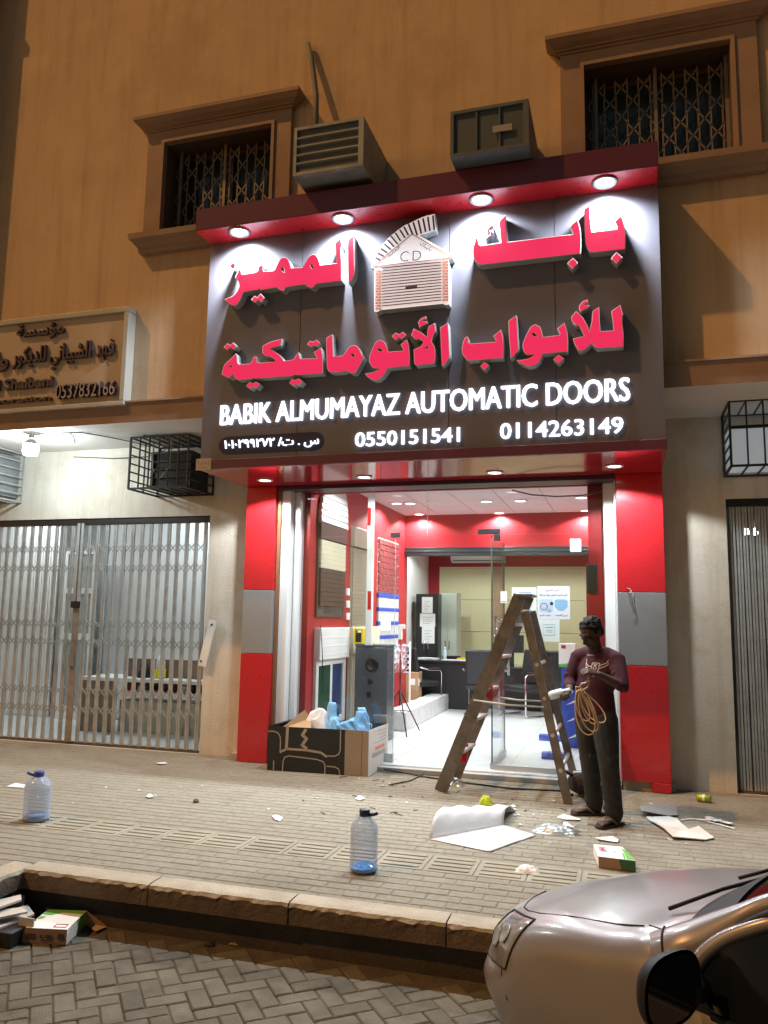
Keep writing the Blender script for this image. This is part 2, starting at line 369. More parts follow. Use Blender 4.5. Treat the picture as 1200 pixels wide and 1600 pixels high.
for x0, x1, z0, z1 in wins:
    b = MB(); t = 0.22
    wall_holes(b, x0-t, x1+t, z0-0.03, z1+0.17, YW-0.055, [(x0, x1, z0, z1)], 0.055)
    for xx in (x0-t, x1+t): b.quad((xx, YW-0.055, z0), (xx, YW, z0), (xx, YW, z1+0.17), (xx, YW-0.055, z1+0.17))
    b.box(x0-0.035, x0, YW-0.075, YW-0.056, z0, z1); b.box(x1, x1+0.035, YW-0.075, YW-0.056, z0, z1); b.box(x0-0.035, x1+0.035, YW-0.075, YW-0.056, z1, z1+0.035)
    wn = b.build('window', trimm, bd, recalc=False)
    def mould(za, prof, nm):
        b = MB(); xa, xb = x0-t, x1+t; n = len(prof)
        vs = []
        for d, z in prof: vs += [(xa-d, YW-0.05-d, za+z), (xb+d, YW-0.05-d, za+z), (xb+d, YW, za+z), (xa-d, YW, za+z)]
        fs = []
        for i in range(n-1):
            for k in range(4): fs.append((i*4+k, i*4+(k+1) % 4, i*4+4+(k+1) % 4, i*4+4+k))
        fs += [(3, 2, 1, 0), ((n-1)*4, (n-1)*4+1, (n-1)*4+2, (n-1)*4+3)]
        b.add(vs, fs).build(nm, trimm, wn)
    mould(z1+0.17-0.02, [(0.02, 0), (0.02, 0.02), (0.045, 0.025), (0.045, 0.04), (0.09, 0.065), (0.12, 0.10), (0.13, 0.105), (0.13, 0.145)], 'hood')
    mould(z0-0.23, [(0.02, 0), (0.03, 0.03), (0.03, 0.06), (0.07, 0.10), (0.075, 0.12), (0.11, 0.14), (0.115, 0.20)], 'sill')
    b = MB(); b.box(x0, x1, YW+0.32, YW+0.33, z0, z1); b.build('pane', darkglass, wn)
    b = MB()
    for xa, xb in ((x0, x0+0.05), (x1-0.05, x1), ((x0+x1)/2-0.03, (x0+x1)/2+0.03)): b.box(xa, xb, YW+0.28, YW+0.32, z0, z1)
    b.box(x0+0.05, x1-0.05, YW+0.28, YW+0.32, z1-0.05, z1); b.box(x0+0.05, x1-0.05, YW+0.28, YW+0.32, z0, z0+0.05); b.build('frame', winf, wn)
    b = MB(); px, hz = 0.105, 0.30; xm = (x0+x1)/2; nx = int((x1-x0)/px)
    for i in range(nx+1):
        for j in range(-1, 5):
            cx = x0+i*px+0.02; cz = z0+0.03+j*hz+(hz/2 if i % 2 else 0)
            pts = [(cx-0.05, cz-0.085), (cx, cz-0.155), (cx+0.05, cz-0.085), (cx+0.05, cz+0.085), (cx, cz+0.155), (cx-0.05, cz+0.085)]
            for k in range(6):
                (a, c), (d, e) = pts[k], pts[(k+1) % 6]
                if min(c, e) < z0 or max(c, e) > z1 or min(a, d) < x0+0.005 or max(a, d) > x1-0.005: continue
                b.bar((a, YW+0.16, c), (d, YW+0.16, e), 0.013, 0.008, up=(0, 1, 0))
    for xa in (x0+0.10, xm, x1-0.02): b.box(xa-0.016, xa+0.016, YW+0.135, YW+0.15, z0, z1)
    b.build('grille', grim, wn)
# ------------------------------------------------------------------ shop sign box
sg = thing('shop_sign', 'big dark shop sign box with raised red letters over the lit red shop', 'shop sign', (-1.85, 7.2, 3.0))
b = MB(); b.box(-4.07, 0.345, 6.65, YW-0.003, 5.392, 5.62); b.build('canopy', maroon, sg, bevel=0.004, seg=1)
redgl = mat('red_gloss_soffit', (0.42, 0.02, 0.035), 0.12, coat=0.6)
b = MB(); b.quad((-4.066, 6.654, 5.389), (0.341, 6.654, 5.389), (0.341, 6.949, 5.389), (-4.066, 6.949, 5.389)); b.build('canopy_soffit', redp, sg, recalc=False)
b = MB(); xs = [-4.06, -3.02, -1.52, -0.55, 0.35]
for a, c in zip(xs[:-1], xs[1:]): b.box(a+(0.003 if a > -4 else 0), c-(0.003 if c < 0.3 else 0), 6.95, 6.97, 3.09, 5.388)
b.box(-4.055, 0.345, 6.97, YW-0.003, 3.09, 5.388); b.build('fascia', darkp, sg)
b = MB(); b.box(-4.07, 0.357, 6.90, 6.949, 2.995, 3.085); b.build('lower_trim', maroon, sg, bevel=0.003, seg=1)
b = MB(); b.box(-4.068, 0.355, 6.95, 8.245, 2.997, 3.088); b.build('soffit', redgl, sg)
# raised letters traced from the lettering itself, on the plane of the letter faces
faceM = mat('lit_red_acrylic', (0.035, 0.002, 0.004), 0.8, spec=0.02, emit=0.84, ecol=(1.0, 0.036, 0.125))
retM = mat('brushed_letter_return', (0.62, 0.66, 0.68), 0.38, metal=0.55)
rimM = mat('pale_letter_edge', (0.85, 0.72, 0.72), 0.4)
YL = 6.85
def lp(pts, x0, y0, k): return [(x0+a*k, y0+c*k) for a, c in pts]
A_ = lambda p: lp(p, 730, 310, .125); B_ = lambda p: lp(p, 850, 310, .125); C_ = lambda p: lp(p, 340, 360, .1); D_ = lambda p: lp(p, 440, 350, .108333)
E_ = lambda p: lp(p, 710, 480, .116667); F_ = lambda p: lp(p, 840, 455, .125); G_ = lambda p: lp(p, 335, 510, .116667); H_ = lambda p: lp(p, 465, 500, .116667); I_ = lambda p: lp(p, 570, 480, .125)
letters = [
 [A_([(130,478),(105,500),(85,560),(72,630),(72,690),(85,750),(110,795),(150,828),(190,832)])+B_([(460,690),(465,600),(465,470),(455,370),(435,310),(412,262),(325,345),(370,440),(360,448)])+A_([(1120,470),(505,545),(492,400),(482,300),(475,205),(390,290),(405,420),(418,552),(170,590),(150,570),(140,520)])],
 [A_([(320,315),(265,350),(238,410),(250,430),(290,425),(285,460),(212,500),(240,502),(300,485),(322,440),(325,400),(280,405),(285,380),(325,350)])],
 [B_([(578,75),(500,130),(500,300),(510,470),(522,580),(545,640),(580,675),(620,678),(1015,632),(1020,500),(1010,350),(990,270),(965,205),(878,290),(918,360),(908,380),(602,420),(588,320),(582,200)])],
 [B_([(360,740),(425,800),(360,885),(290,815)])], [B_([(905,670),(980,735),(910,820),(835,750)])],
 [C_([(345,590),(275,730),(320,790),(345,860),(300,960),(230,1030),(110,1075),(150,1120),(220,1170),(280,1175),(340,1110),(380,1030),(405,965),(640,925),(652,908),(672,935),(920,890),(980,935),(1030,945),(1070,890)])+D_([(330,870),(400,915),(450,920),(500,865),(868,820),(868,500),(860,340),(880,312),(855,190),(770,265),(785,450),(795,565),(560,590),(520,470),(490,440),(450,435),(410,450),(370,510),(310,610),(290,625),(140,635),(115,550),(80,490),(40,478)])+C_([(1000,425),(970,450),(930,530),(900,600),(870,630),(720,640),(700,600),(695,530),(640,560),(635,610),(600,650),(390,685)]),
  D_([(430,580),(455,615),(460,655),(430,630),(415,600)]), C_([(1015,575),(1040,610),(1050,660),(1020,640),(990,610)])],
 [D_([(1040,155),(945,240),(950,500),(955,700),(965,860),(1000,820),(1040,760),(1055,690),(1050,500),(1042,300)])],
 [C_([(240,490),(290,545),(240,610),(185,555)])], [C_([(575,1020),(620,1045),(670,985),(735,1050),(675,1125),(635,1085),(590,1135),(525,1085)])],
 [E_([(175,390),(140,405),(110,480),(97,560),(105,630),(150,690),(200,718),(400,702),(655,682),(660,500),(650,390),(625,300),(520,385),(562,450),(550,462),(215,487),(190,470),(190,420)])],
 [E_([(405,730),(465,775),(405,845),(345,790)])],
 [E_([(832,105),(722,185),(730,400),(745,560),(750,690),(800,655),(845,590),(860,530),(850,400),(844,250)])],
 [E_([(1080,225),(1020,260),(960,370),(915,480),(910,540),(930,600),(970,635),(1075,640),(1000,682),(900,705),(828,706),(900,760),(1000,795),(1080,780),(1150,720)])+F_([(66,785),(380,755),(383,600),(365,480),(335,395),(245,465),(278,530),(265,548),(66,572),(55,500),(30,440)]), E_([(1030,355),(1070,345),(1110,390),(1070,390)])],
 [F_([(265,790),(330,840),(265,905),(195,850)])],
 [F_([(1035,170),(920,250),(935,350),(950,488),(790,500),(775,350),(770,195),(685,250),(675,380),(645,505),(625,430),(570,330),(480,245),(420,320),(422,365),(480,430),(515,425),(550,490),(580,560),(440,592),(460,660),(510,745),(560,745),(620,710),(675,652),(700,685),(740,715),(1075,695),(1075,550),(1060,400),(1060,310),(1070,290),(1048,225)])],
 [F_([(625,105),(570,120),(520,175),(515,225),(540,255),(610,220),(655,185),(640,170),(595,172),(583,160),(630,145)])],
 [G_([(285,360),(235,420),(130,510),(95,645),(200,695),(250,640),(275,700),(310,718),(500,705),(522,690),(545,700),(1040,665),(1100,645),(1118,655)])+H_([(90,735),(340,715),(340,560),(330,440),(310,365),(215,430),(255,500),(258,512),(80,515)])+G_([(1150,430),(1140,400),(1130,345),(1085,400),(1070,430),(1020,450),(930,462),(910,420),(860,370),(800,330),(740,300),(885,255),(910,165),(760,200),(645,260),(640,350),(685,400),(745,405),(800,440),(830,468),(620,488),(575,480),(560,400),(525,410),(505,465),(480,495),(330,510),(308,480),(300,380)]), G_([(230,520),(235,550),(195,540)])],
 [G_([(175,225),(215,250),(250,215),(300,265),(260,310),(215,285),(175,320),(125,280)])], [G_([(475,740),(510,765),(560,735),(610,775),(555,835),(510,805),(470,840),(425,795)])],
 [G_([(1045,700),(1080,720),(1130,690),(1180,735),(1130,795),(1090,770),(1050,800),(1000,755)])], [H_([(165,275),(205,290),(255,265),(300,305),(265,355),(215,340),(185,365),(125,325)])],
 [H_([(468,190),(385,240),(385,450),(390,640),(420,695),(470,705),(610,695),(650,675),(690,700),(730,715),(770,710),(830,620),(890,490),(860,470),(840,410),(810,360),(770,335),(720,340),(680,370),(620,460),(590,480),(480,485),(474,350)]), H_([(710,455),(745,450),(770,500),(735,485)])],
 [I_([(185,405),(130,440),(80,550),(55,620),(55,690),(90,750),(140,768),(190,770),(100,815),(0,828),(40,880),(110,910),(170,905),(230,860),(275,790),(290,762),(560,735),(560,580),(545,450),(520,400),(445,470),(480,530),(470,545),(295,555),(275,480),(240,425)]), I_([(155,520),(190,515),(225,550),(185,550)])],
 [I_([(390,315),(430,340),(475,305),(520,350),(465,395),(425,380),(385,410),(335,360)])],
 [I_([(875,195),(790,245),(775,370),(700,310),(610,265),(580,350),(640,405),(680,395),(735,435),(690,495),(610,530),(615,700),(640,730),(870,705),(885,600),(875,490),(835,430),(860,340),(885,300)]), I_([(740,515),(785,490),(800,512)])],
 [I_([(765,110),(700,140),(665,190),(680,255),(740,225),(790,195),(775,170),(735,176),(722,162),(770,145)])],
 [I_([(1040,195),(940,255),(950,500),(965,740),(1010,700),(1060,630),(1055,450),(1048,300)])],
]
def round_loop(l):      # soften the traced corners that bend gently
    out = []; n = len(l)
    for i in range(n):
        p0, p1, p2 = Vector(l[i-1]), Vector(l[i]), Vector(l[(i+1) % n]); a, c = p1-p0, p2-p1
        if a.length > 1e-6 and c.length > 1e-6 and a.angle(c) < 0.75 and min(a.length, c.length) > 0.01:
            k = min(a.length, c.length)*0.3; out += [tuple(p1-a.normalized()*k), tuple(p1+(a.normalized()-c.normalized())*-0.0+ (c.normalized()-a.normalized())*k*0.12), tuple(p1+c.normalized()*k)]
        else: out.append(tuple(p1))
    return out
fnL = lambda u, v, d: (u, d, v)
for loops in letters:
    wl = []
    for l in loops:
        q = [PY(a, c, YL) for a, c in l]; wl.append(round_loop([(p.x, p.z) for p in q]))
    b = MB(); b.prism(wl, fnL, 6.949, YL, 0, 1)
    lt = b.build('channel_letter', [rimM, retM], sg, recalc=False)
    # lit acrylic face, inset inside the pale rim
    ins = []
    for li, l in enumerate(wl):
        n = len(l); ar = sum(l[i][0]*l[(i+1) % n][1]-l[(i+1) % n][0]*l[i][1] for i in range(n)); sgn = (1 if ar > 0 else -1)*(1 if li == 0 else -1); o = []
        for i in range(n):
            p0, p1, p2 = Vector(l[i-1]), Vector(l[i]), Vector(l[(i+1) % n]); a, c = (p1-p0), (p2-p1)
            if a.length < 1e-6: a = c
            if c.length < 1e-6: c = a
            n1 = Vector((-a.y, a.x)).normalized(); n2 = Vector((-c.y, c.x)).normalized(); mn = n1+n2
            mn = n1 if mn.length < 0.3 else mn.normalized(); kk = min(1.6, 1/max(0.45, mn.dot(n1)))
            o.append(tuple(p1+mn*sgn*0.006*kk))
        ins.append(o)
    b = MB(); b.prism(ins, fnL, YL-0.0005, YL-0.003, 0); b.build('letter_face', faceM, lt, recalc=False)
# white lit lettering
whL = mat('lit_white_acrylic', (0.9, 0.92, 0.95), 0.4, emit=1.5, ecol=(0.86, 0.93, 1.0))
def sign_text(name, body, bl, tr, bold, Y=6.93, fat=0.035):
    p, q = PY(*bl, Y), PY(*tr, Y); b = MB()
    text(b, body, lambda u, v, d: (p.x+u, Y+0.019-d, p.z+v), w=q.x-p.x, h=q.z-p.z, d1=0.019, bold=bold, fat=(q.z-p.z)*fat)
    return b.build(name, whL, sg, recalc=False)
sign_text('english_lettering', 'BABIK ALMUMAYAZ AUTOMATIC DOORS', (344, 664.5), (983, 589), 0.0, fat=0.034)
sign_text('phone_number', '0550151541', (555, 698), (718, 667), 0.0)
sign_text('phone_number', '0114263149', (782, 686), (973, 651), 0.0)
pill = mat('navy_sign_patch', (0.02, 0.022, 0.06), 0.4)
def pillp(bl, tr):
    p, q = PY(*bl, 6.945), PY(*tr, 6.945); h = (q.z-p.z)/2; b = MB(); pts = []
    for k in range(9): a = math.pi/2+math.pi*k/8; pts.append((p.x+h+h*math.cos(a), p.z+h+h*math.sin(a)))
    for k in range(9): a = -math.pi/2+math.pi*k/8; pts.append((q.x-h+h*math.cos(a), p.z+h+h*math.sin(a)))
    b.prism([pts], fnL, 6.9495, 6.945); b.build('number_plate', pill, sg, recalc=False)
pillp((341, 710), (506, 674)); 
sign_text('registration_number', '\u0661\u0660\u0661\u0660\u0662\u0669\u0669\u0662\u0667\u0662 /\ufe95 . \ufeb1', (350, 705), (498, 680), 0.0, fat=0.022)
# gate emblem on the sign
em = [(130,650),(165,665),(165,1110),(190,1120),(235,1095),(880,1030),(910,1045),(945,1035),(945,580),(985,555),(990,525),(640,320),(805,265),(795,95),(770,100),(740,108),(715,110),(690,122),(664,128),(640,142),(612,152),(590,165),(560,178),(530,195),(505,203),(480,215),(455,232),(430,250),(404,268),(380,290),(354,308),(330,330),(308,348),(290,370),(266,394),(245,420),(226,442),(210,465),(194,492),(180,520),(164,560),(140,610)]
J_ = lambda p: lp(p, 560, 320, .15)
def onL(pts, Y=YL): return [(q.x, q.z) for q in (PY(a, c, Y) for a, c in J_(pts))]
b = MB(); b.prism([onL(em)], fnL, 6.949, YL, 0, 1)
emo = b.build('emblem', [mat('white_acrylic_lit', (0.85, 0.83, 0.85), 0.4, emit=0.5, ecol=(0.95, 0.9, 0.95)), retM], sg, recalc=False)
emd = mat('emblem_plum_print', (0.11, 0.055, 0.075), 0.5); emr = mat('emblem_brick_print', (0.55, 0.22, 0.17), 0.5); emk = mat('emblem_black_print', (0.03, 0.03, 0.035), 0.5)
b = MB(); Yf = YL-0.002
def fl(pts, m): b.prism([onL(pts, Yf)], fnL, Yf+0.001, Yf, m)
for k in range(12):       # curved shutter slats
    t = k/11; tt = [(775,110,790,262),(722,125,745,272),(672,140,700,282),(622,158,655,300),(570,180,612,318),(520,200,565,308),(474,228,520,318),(430,258,485,345),(385,292,440,378),(338,325,408,410),(304,365,370,436),(268,405,335,466)][k]
    x0, y0, x1, y1 = tt; fl([(x0-9, y0+3), (x0+10, y0-2), (x1+10, y1-2), (x1-9, y1+3)], 0)
for x0, y0, x1, y1 in ((232,455,298,500),(198,500,262,535),(176,550,225,572)): fl([(x0-8, y0+8), (x0+8, y0-8), (x1+8, y1-8), (x1-8, y1+8)], 0)
for p, q in (((148,640),(560,305)),((560,305),(980,548)),((148,645),(980,550))):      # roof lines
    dx, dy = q[0]-p[0], q[1]-p[1]; L = math.hypot(dx, dy); nx, ny = -dy/L*5, dx/L*5
    fl([(p[0]+nx, p[1]+ny), (q[0]+nx, q[1]+ny), (q[0]-nx, q[1]-ny), (p[0]-nx, p[1]-ny)], 1)
for k in range(14):       # door slats
    y0 = 652+k*30.4; fl([(244, y0), (866, y0-62), (866, y0-50), (244, y0+12)], 0)
for k in range(7):        # brick jambs
    for c in range(2):
        for r2 in range(2):
            y0 = 682+k*60+r2*30; xo = 0 if r2 else -16
            xa, xb = (176, 203+xo) if c == 0 else (207+xo, 238)
            fl([(xa, y0), (xb, y0-3), (xb, y0+24-3), (xa, y0+24)], 1)
            y0 = 585+k*61+r2*30; xa, xb = (876, 904+xo) if c == 0 else (908+xo, 938)
            fl([(xa, y0), (xb, y0-3), (xb, y0+24-3), (xa, y0+24)], 1)
fl([(490, 852), (612, 838), (612, 868), (490, 882)], 2)
b.build('emblem_print', [emd, emr, emk], emo, recalc=False)
b = MB(); Y2 = YL-0.0032
def etext(body, a, c, hpx, wpx, ang, bold, m):
    p = PY(*J_([a])[0], Y2); q = PY(*J_([(a[0]+100*math.cos(ang), a[1]-100*math.sin(ang))])[0], Y2); ex = (Vector((q.x, q.z))-Vector((p.x, p.z))).normalized(); ey = Vector((-ex.y, ex.x)); k = 0.00083
    text(b, body, lambda u, v, d: (p.x+ex.x*u+ey.x*v, Y2, p.z+ex.y*u+ey.y*v), w=wpx*k, h=hpx*k, d1=0.0, bold=bold, m=m)
etext('C', (432, 594), 0, 122, 98, R(4), -0.012, 0); etext('D', (562, 582), 0, 116, 100, R(4), -0.012, 0)
etext('\ufeb0\ufef4\ufee4\ufee4\ufedf\u0627', (318, 560), 0, 60, 175, R(39), 0.005, 2)
etext('\ufeda\ufe92\ufe91\ufe8e\ufe91', (628, 420), 0, 60, 170, R(-33), 0.005, 2)
b.build('emblem_lettering', [emd, emr, emk], emo, recalc=False)
# small maker's plate at the lower left corner
mk = thing('nameplate', 'small tan nameplate at the lower left corner of the dark shop sign', 'nameplate', (-4.1, 6.9, 3.0))
p, q = PY(306, 735, 6.895), PY(330, 716, 6.895); b = MB(); b.box(p.x, q.x, 6.893, 6.899, p.z, q.z); b.build('plate', mat('tan_plate', (0.42, 0.33, 0.24), 0.5), mk)
b = MB(); text(b, '\ufe94\ufef3\ufefa\ufecb\ufe88', lambda u, v, d: (p.x+0.015+u, 6.8915, p.z+0.045+v), w=(q.x-p.x)-0.03, h=0.05, d1=0, bold=0.01)
text(b, '\ufe94\ufef3\ufe8e\ufecb\ufea9', lambda u, v, d: (p.x+0.03+u, 6.8915, p.z+0.012+v), w=(q.x-p.x)-0.06, h=0.022, d1=0); b.build('lettering', mat('brown_print', (0.22, 0.12, 0.07), 0.5), mk, recalc=False)
# ------------------------------------------------------------------ sign spotlights and soffit downlights
ringM = mat('chrome_ring', (0.6, 0.62, 0.64), 0.25, metal=0.8); lensM = mat('lamp_lens_lit', (1, 1, 1), 0.3, emit=14, ecol=(0.9, 0.97, 1.0)); emitD = mat('lamp_diffuser_lit', (1, 1, 1), 0.3, emit=7, ecol=(0.95, 0.98, 1.0))
names4 = ['leftmost of the four spotlights under the sign canopy', 'spotlight under the canopy just left of the emblem', 'spotlight under the canopy just right of the emblem', 'rightmost of the four spotlights under the sign canopy']
for i, (px, py) in enumerate(((374, 362), (536, 341), (752, 311), (945, 284))):
    p = PZ(px, py, 5.389); sp = thing('spotlight', 'round lit '+names4[i], 'spotlight', (p.x, p.y, 5.388), 'spotlights under the sign canopy')
    b = MB(); b.lathe([(0.075, -0.001), (0.105, -0.001), (0.112, -0.012), (0.098, -0.018), (0.082, -0.012), (0.075, -0.001)], (p.x, p.y, 5.388), 28); b.build('ring', ringM, sp)
    b = MB(); b.lathe([(0.076, -0.006), (0.05, -0.012), (0.001, -0.014)], (p.x, p.y, 5.388), 24); b.build('lens', lensM, sp)
    spot('lamp', (p.x, p.y+0.02, 5.35), 430, 156, 0.95, (0.86, 0.95, 1.0), 0.05, (0, 0.06, -1), sp)
for i, (px, py) in enumerate(((414, 750), (569, 745), (773, 738), (960, 728))):
    p = PZ(px, py, 2.996); dl = thing('downlight', ['leftmost', 'second from left', 'third from left', 'rightmost'][i]+' of four recessed downlights in the red soffit under the sign', 'downlight', (p.x, p.y, 2.996), 'downlights in the red soffit')
    b = MB(); b.lathe([(0.06, -0.001), (0.085, -0.001), (0.088, -0.008), (0.064, -0.010), (0.06, -0.001)], (p.x, p.y, 2.996), 28); b.build('ring', whitep, dl)
    b = MB(); b.lathe([(0.061, -0.004), (0.001, -0.006)], (p.x, p.y, 2.996), 24); b.build('diffuser', emitD, dl)
    spot('lamp', (p.x, p.y, 2.975), 120, 146, 0.2, (0.93, 0.98, 1.0), 0.04, parent=dl)
# ------------------------------------------------------------------ clad pillars
def pillar(x0, x1, lab, notch):
    t = thing('clad_pillar', lab, 'pillar', ((x0+x1)/2, 8.1, 0), 'red and silver clad pillars of the shop front')
    for nm, za, zb, mm in (('red_panel', 1.845, 2.996, redp), ('silver_panel', 1.155, 1.84, greyp), ('red_panel', 0.005, 1.15, redp)):
        b = MB()
        if notch and za < 0.1:
            b.box(x0, x1, 8.0, 8.249, 0.09, zb); b.box(x1-0.17, x1, 8.0, 8.249, za, 0.088)
        else: b.box(x0, x1, 8.0, 8.249, za, zb)
        b.build(nm, mm, t, bevel=0.003, seg=1)
    if notch:
        b = MB(); b.box(x0+0.01, x1-0.175, 8.03, 8.249, 0.0, 0.085); b.build('concrete_base', kerbm, t)
    return t
pillar(-4.06, -3.705, 'red clad pillar with silver band left of the shop entrance', False)
pillar(-0.075, 0.36, 'red clad pillar with silver band right of the entrance behind the man', True)
b = MB(); wr = [PY(1023, 925, 7.99), PY(1018, 955, 7.985), PY(1012, 985, 7.985)]
p = PY(985, 924, 7.99); b.tube([(p.x-0.03, 8.0, p.z+0.03), (p.x, 7.93, p.z+0.02), (p.x+0.03, 7.95, p.z-0.05), (p.x+0.035, 7.99, p.z-0.12)], 0.005, 6)
b.tube([(p.x-0.005, 8.0, p.z), (p.x+0.03, 7.92, p.z-0.03), (p.x+0.01, 7.95, p.z-0.13)], 0.004, 6)
tag(b.build('loose_wire', mat('grey_wire', (0.25, 0.25, 0.25), 0.5), loc=(p.x, 8.0, p.z)), 'loose loop of wire sticking out of the right pillar', 'wire')
# ------------------------------------------------------------------ scissor gates
def scissor_gate(x0, x1, z1, y, sp, lab, grp, double_at=None, rows=True):
    t = thing('scissor_gate', lab, 'gate', ((x0+x1)/2, y, 0), grp)
    b = MB(); b.box(x0, x1, y-0.03, y+0.05, z1-0.075, z1-0.002); b.build('top_track', blackm, t, bevel=0.004, seg=1)
    b = MB(); b.box(x0, x1, y-0.012, y+0.03, 0.001, 0.03); b.build('bottom_track', mat('rusty_track', (0.12, 0.085, 0.06), 0.7, metal=0.4, var=0.3, vs=10), t)
    xs = []; x = x1-sp*0.55
    while x > x0+0.02: xs.append(x); x -= sp
    for i, x in enumerate(xs[:98]):
        b = MB(); jx = rnd.uniform(-0.006, 0.006)
        for dx in (-0.0125, 0.0125): b.bar((x+dx+jx, y, 0.03), (x+dx-jx*0.4, y, z1-0.06), 0.0195, 0.022, up=(0, 1, 0))
        b.build('bar', steel, t)
    if rows:
        for zc in (0.42, 0.64, 1.22, 1.44, 2.12, 2.36):
            b = MB()
            for i in range(len(xs)-1):
                a, c = xs[i+1], xs[i]; h = 0.07
                for s, yy in ((1, y+0.016), (-1, y-0.016)): b.bar((a, yy, zc-s*h), (c, yy, zc+s*h), 0.013, 0.004, up=(0, 1, 0))
            for xx in xs: b.tube([(xx, y-0.022, zc), (xx, y+0.022, zc)], 0.007, 6)
            b.build('lattice', steel, t)
    if double_at:
        rust = mat('rusted_lock_plate', (0.30, 0.24, 0.20), 0.7, metal=0.3, var=0.25, vs=9)
        b = MB(); b.box(double_at-0.045, double_at+0.045, y-0.035, y-0.02, 0.03, 1.62); b.build('meeting_stile', rust, t, bevel=0.003, seg=1)
        b = MB(); b.box(double_at-0.05, double_at-0.01, y-0.05, y-0.02, 1.62, z1-0.06); b.box(double_at+0.01, double_at+0.045, y-0.05, y-0.02, 1.62, z1-0.06); b.build('meeting_stile', steel, t)
        b = MB(); b.box(double_at-0.06, double_at+0.055, y-0.07, y-0.03, 1.62, 1.70); b.build('lock_box', blackm, t, bevel=0.006)
        b = MB(); b.box(double_at-0.045, double_at+0.02, y-0.06, y-0.036, 0.92, 1.06); b.build('latch', rust, t, bevel=0.004)
    return t
gx = PY(122, 950, 8.3).x
scissor_gate(-9.2, -4.66, 2.72, 8.30, 0.1235, 'closed grey steel scissor gate across the white lit shop on the left', 'scissor gates of the neighbouring shops', double_at=gx)
scissor_gate(0.95, 2.6, 2.76, 8.30, 0.056, 'folded grey scissor gate at the right edge beside the cream wall', 'scissor gates of the neighbouring shops', rows=False)
# white drilled plate hanging by the gate edge
b = MB(); q = [PY(a, c, 8.2) for a, c in ((327, 968), (338, 970), (321, 1042), (309, 1040))]
b.prism([[(k.x, k.z) for k in q]], lambda u, v, d: (u, d, v), 8.215, 8.2, back=True)
pl = b.build('metal_plate', white, loc=(q[3].x, 8.2, q[3].z)); tag(pl, 'white drilled metal plate hanging slanted at the right end of the left gate', 'metal plate')
b = MB()
for k in ((331, 976), (314, 1033)):
    c = PY(*k, 8.199); b.tube([(c.x, 8.2, c.z), (c.x, 8.192, c.z)], 0.012, 8)
b.build('bolt', blackm, pl)
# ------------------------------------------------------------------ rooms behind the three openings
floorM = mat('white_porcelain_tile', (0.72, 0.74, 0.74), 0.22, var=0.03, vs=1.5)
groutM = mat('grey_grout', (0.40, 0.42, 0.43), 0.8)
ceilT = mat('ceiling_tile', (0.74, 0.75, 0.75), 0.9, var=0.03, vs=8, bump=0.2, bs=200)
redw = mat('red_wall_paint', (0.36, 0.016, 0.022), 0.45, var=0.05, vs=1.5)
def tiles(b, x0, x1, y0, y1, s, g, z, dz):
    x = x0
    while x < x1-0.02:
        y = y0
        while y < y1-0.02: b.box(x+g, min(x+s, x1)-g, y+g, min(y+s, y1)-g, z, z+dz); y += s
        x += s
XL, XR, YP, YB, ZF, ZC = -3.42, 0.30, 12.4, 16.0, 0.06, 3.225
sh = thing('shop_interior', 'bright showroom with red walls and white tiled floor behind the open glass door', 'showroom', (-1.6, 8.4, 0))
b = MB(); b.box(-4.2, XR+0.1, 8.12, YB+0.1, 0.0, ZF-0.004); b.build('floor_base', groutM, sh)
b = MB(); tiles(b, -4.2, XR+0.1, 8.14, YB, 0.6, 0.002, ZF-0.003, 0.003); b.build('floor', floorM, sh)
b = MB(); b.box(XL-0.02, XR, 8.33, YP, ZC+0.006, ZC+0.02); b.build('ceiling_grid', mat('ceiling_grid_grey', (0.35, 0.36, 0.36), 0.8), sh)  # grey backing in the gaps between ceiling tiles
b = MB(); tiles(b, XL-0.01, XR, 8.47, YP, 0.6, 0.006, ZC, 0.005); b.build('ceiling', ceilT, sh)
b = MB(); b.box(XL-0.1, XL, 8.33, YP+0.15, ZF, ZC); b.build('side_wall', redw, sh)
b = MB(); b.box(XR, XR+0.1, 8.46, YB, ZF, ZC); b.build('side_wall', redw, sh)
b = MB(); b.box(XL, XR, YP, YP+0.12, 2.70, ZC); b.box(-0.40, XR, YP, YP+0.12, ZF, 2.56); b.build('partition', redw, sh)
b = MB(); b.box(XL, XR, YP-0.03, YP+0.1, 2.565, 2.695); b.box(XL, XR, YP-0.045, YP-0.031, 2.615, 2.645); b.build('shutter_track', blackm, sh, bevel=0.004, seg=1)
b = MB(); b.box(-4.0, -3.9, YP+0.16, YB, ZF, 3.0); b.box(-3.9, XL-0.1, YP+0.06, YP+0.15, ZF, 3.0); b.build('side_wall', white, sh)
b = MB(); b.box(-3.9, XR, YB, YB+0.1, ZF, 3.0); b.build('back_wall', redw, sh)
b = MB(); b.box(-3.9, XR, YP+0.12, YB, 2.95, 3.0); b.build('ceiling', white, sh)
b = MB(); b.box(-0.36, -0.205, 8.36, 8.46, ZF, 2.95); b.box(-0.36, XR, 8.40, 8.46, 2.95, ZC); b.box(-0.2, XR, 8.42, 8.46, ZF, 2.95); b.box(XL-0.1, -0.36, 8.40, 8.46, 2.96, ZC); b.build('front_return', redw, sh)
b = MB(); b.box(-3.62, XL-0.1, 8.36, 8.44, ZF, ZC); b.build('front_return', redw, sh)
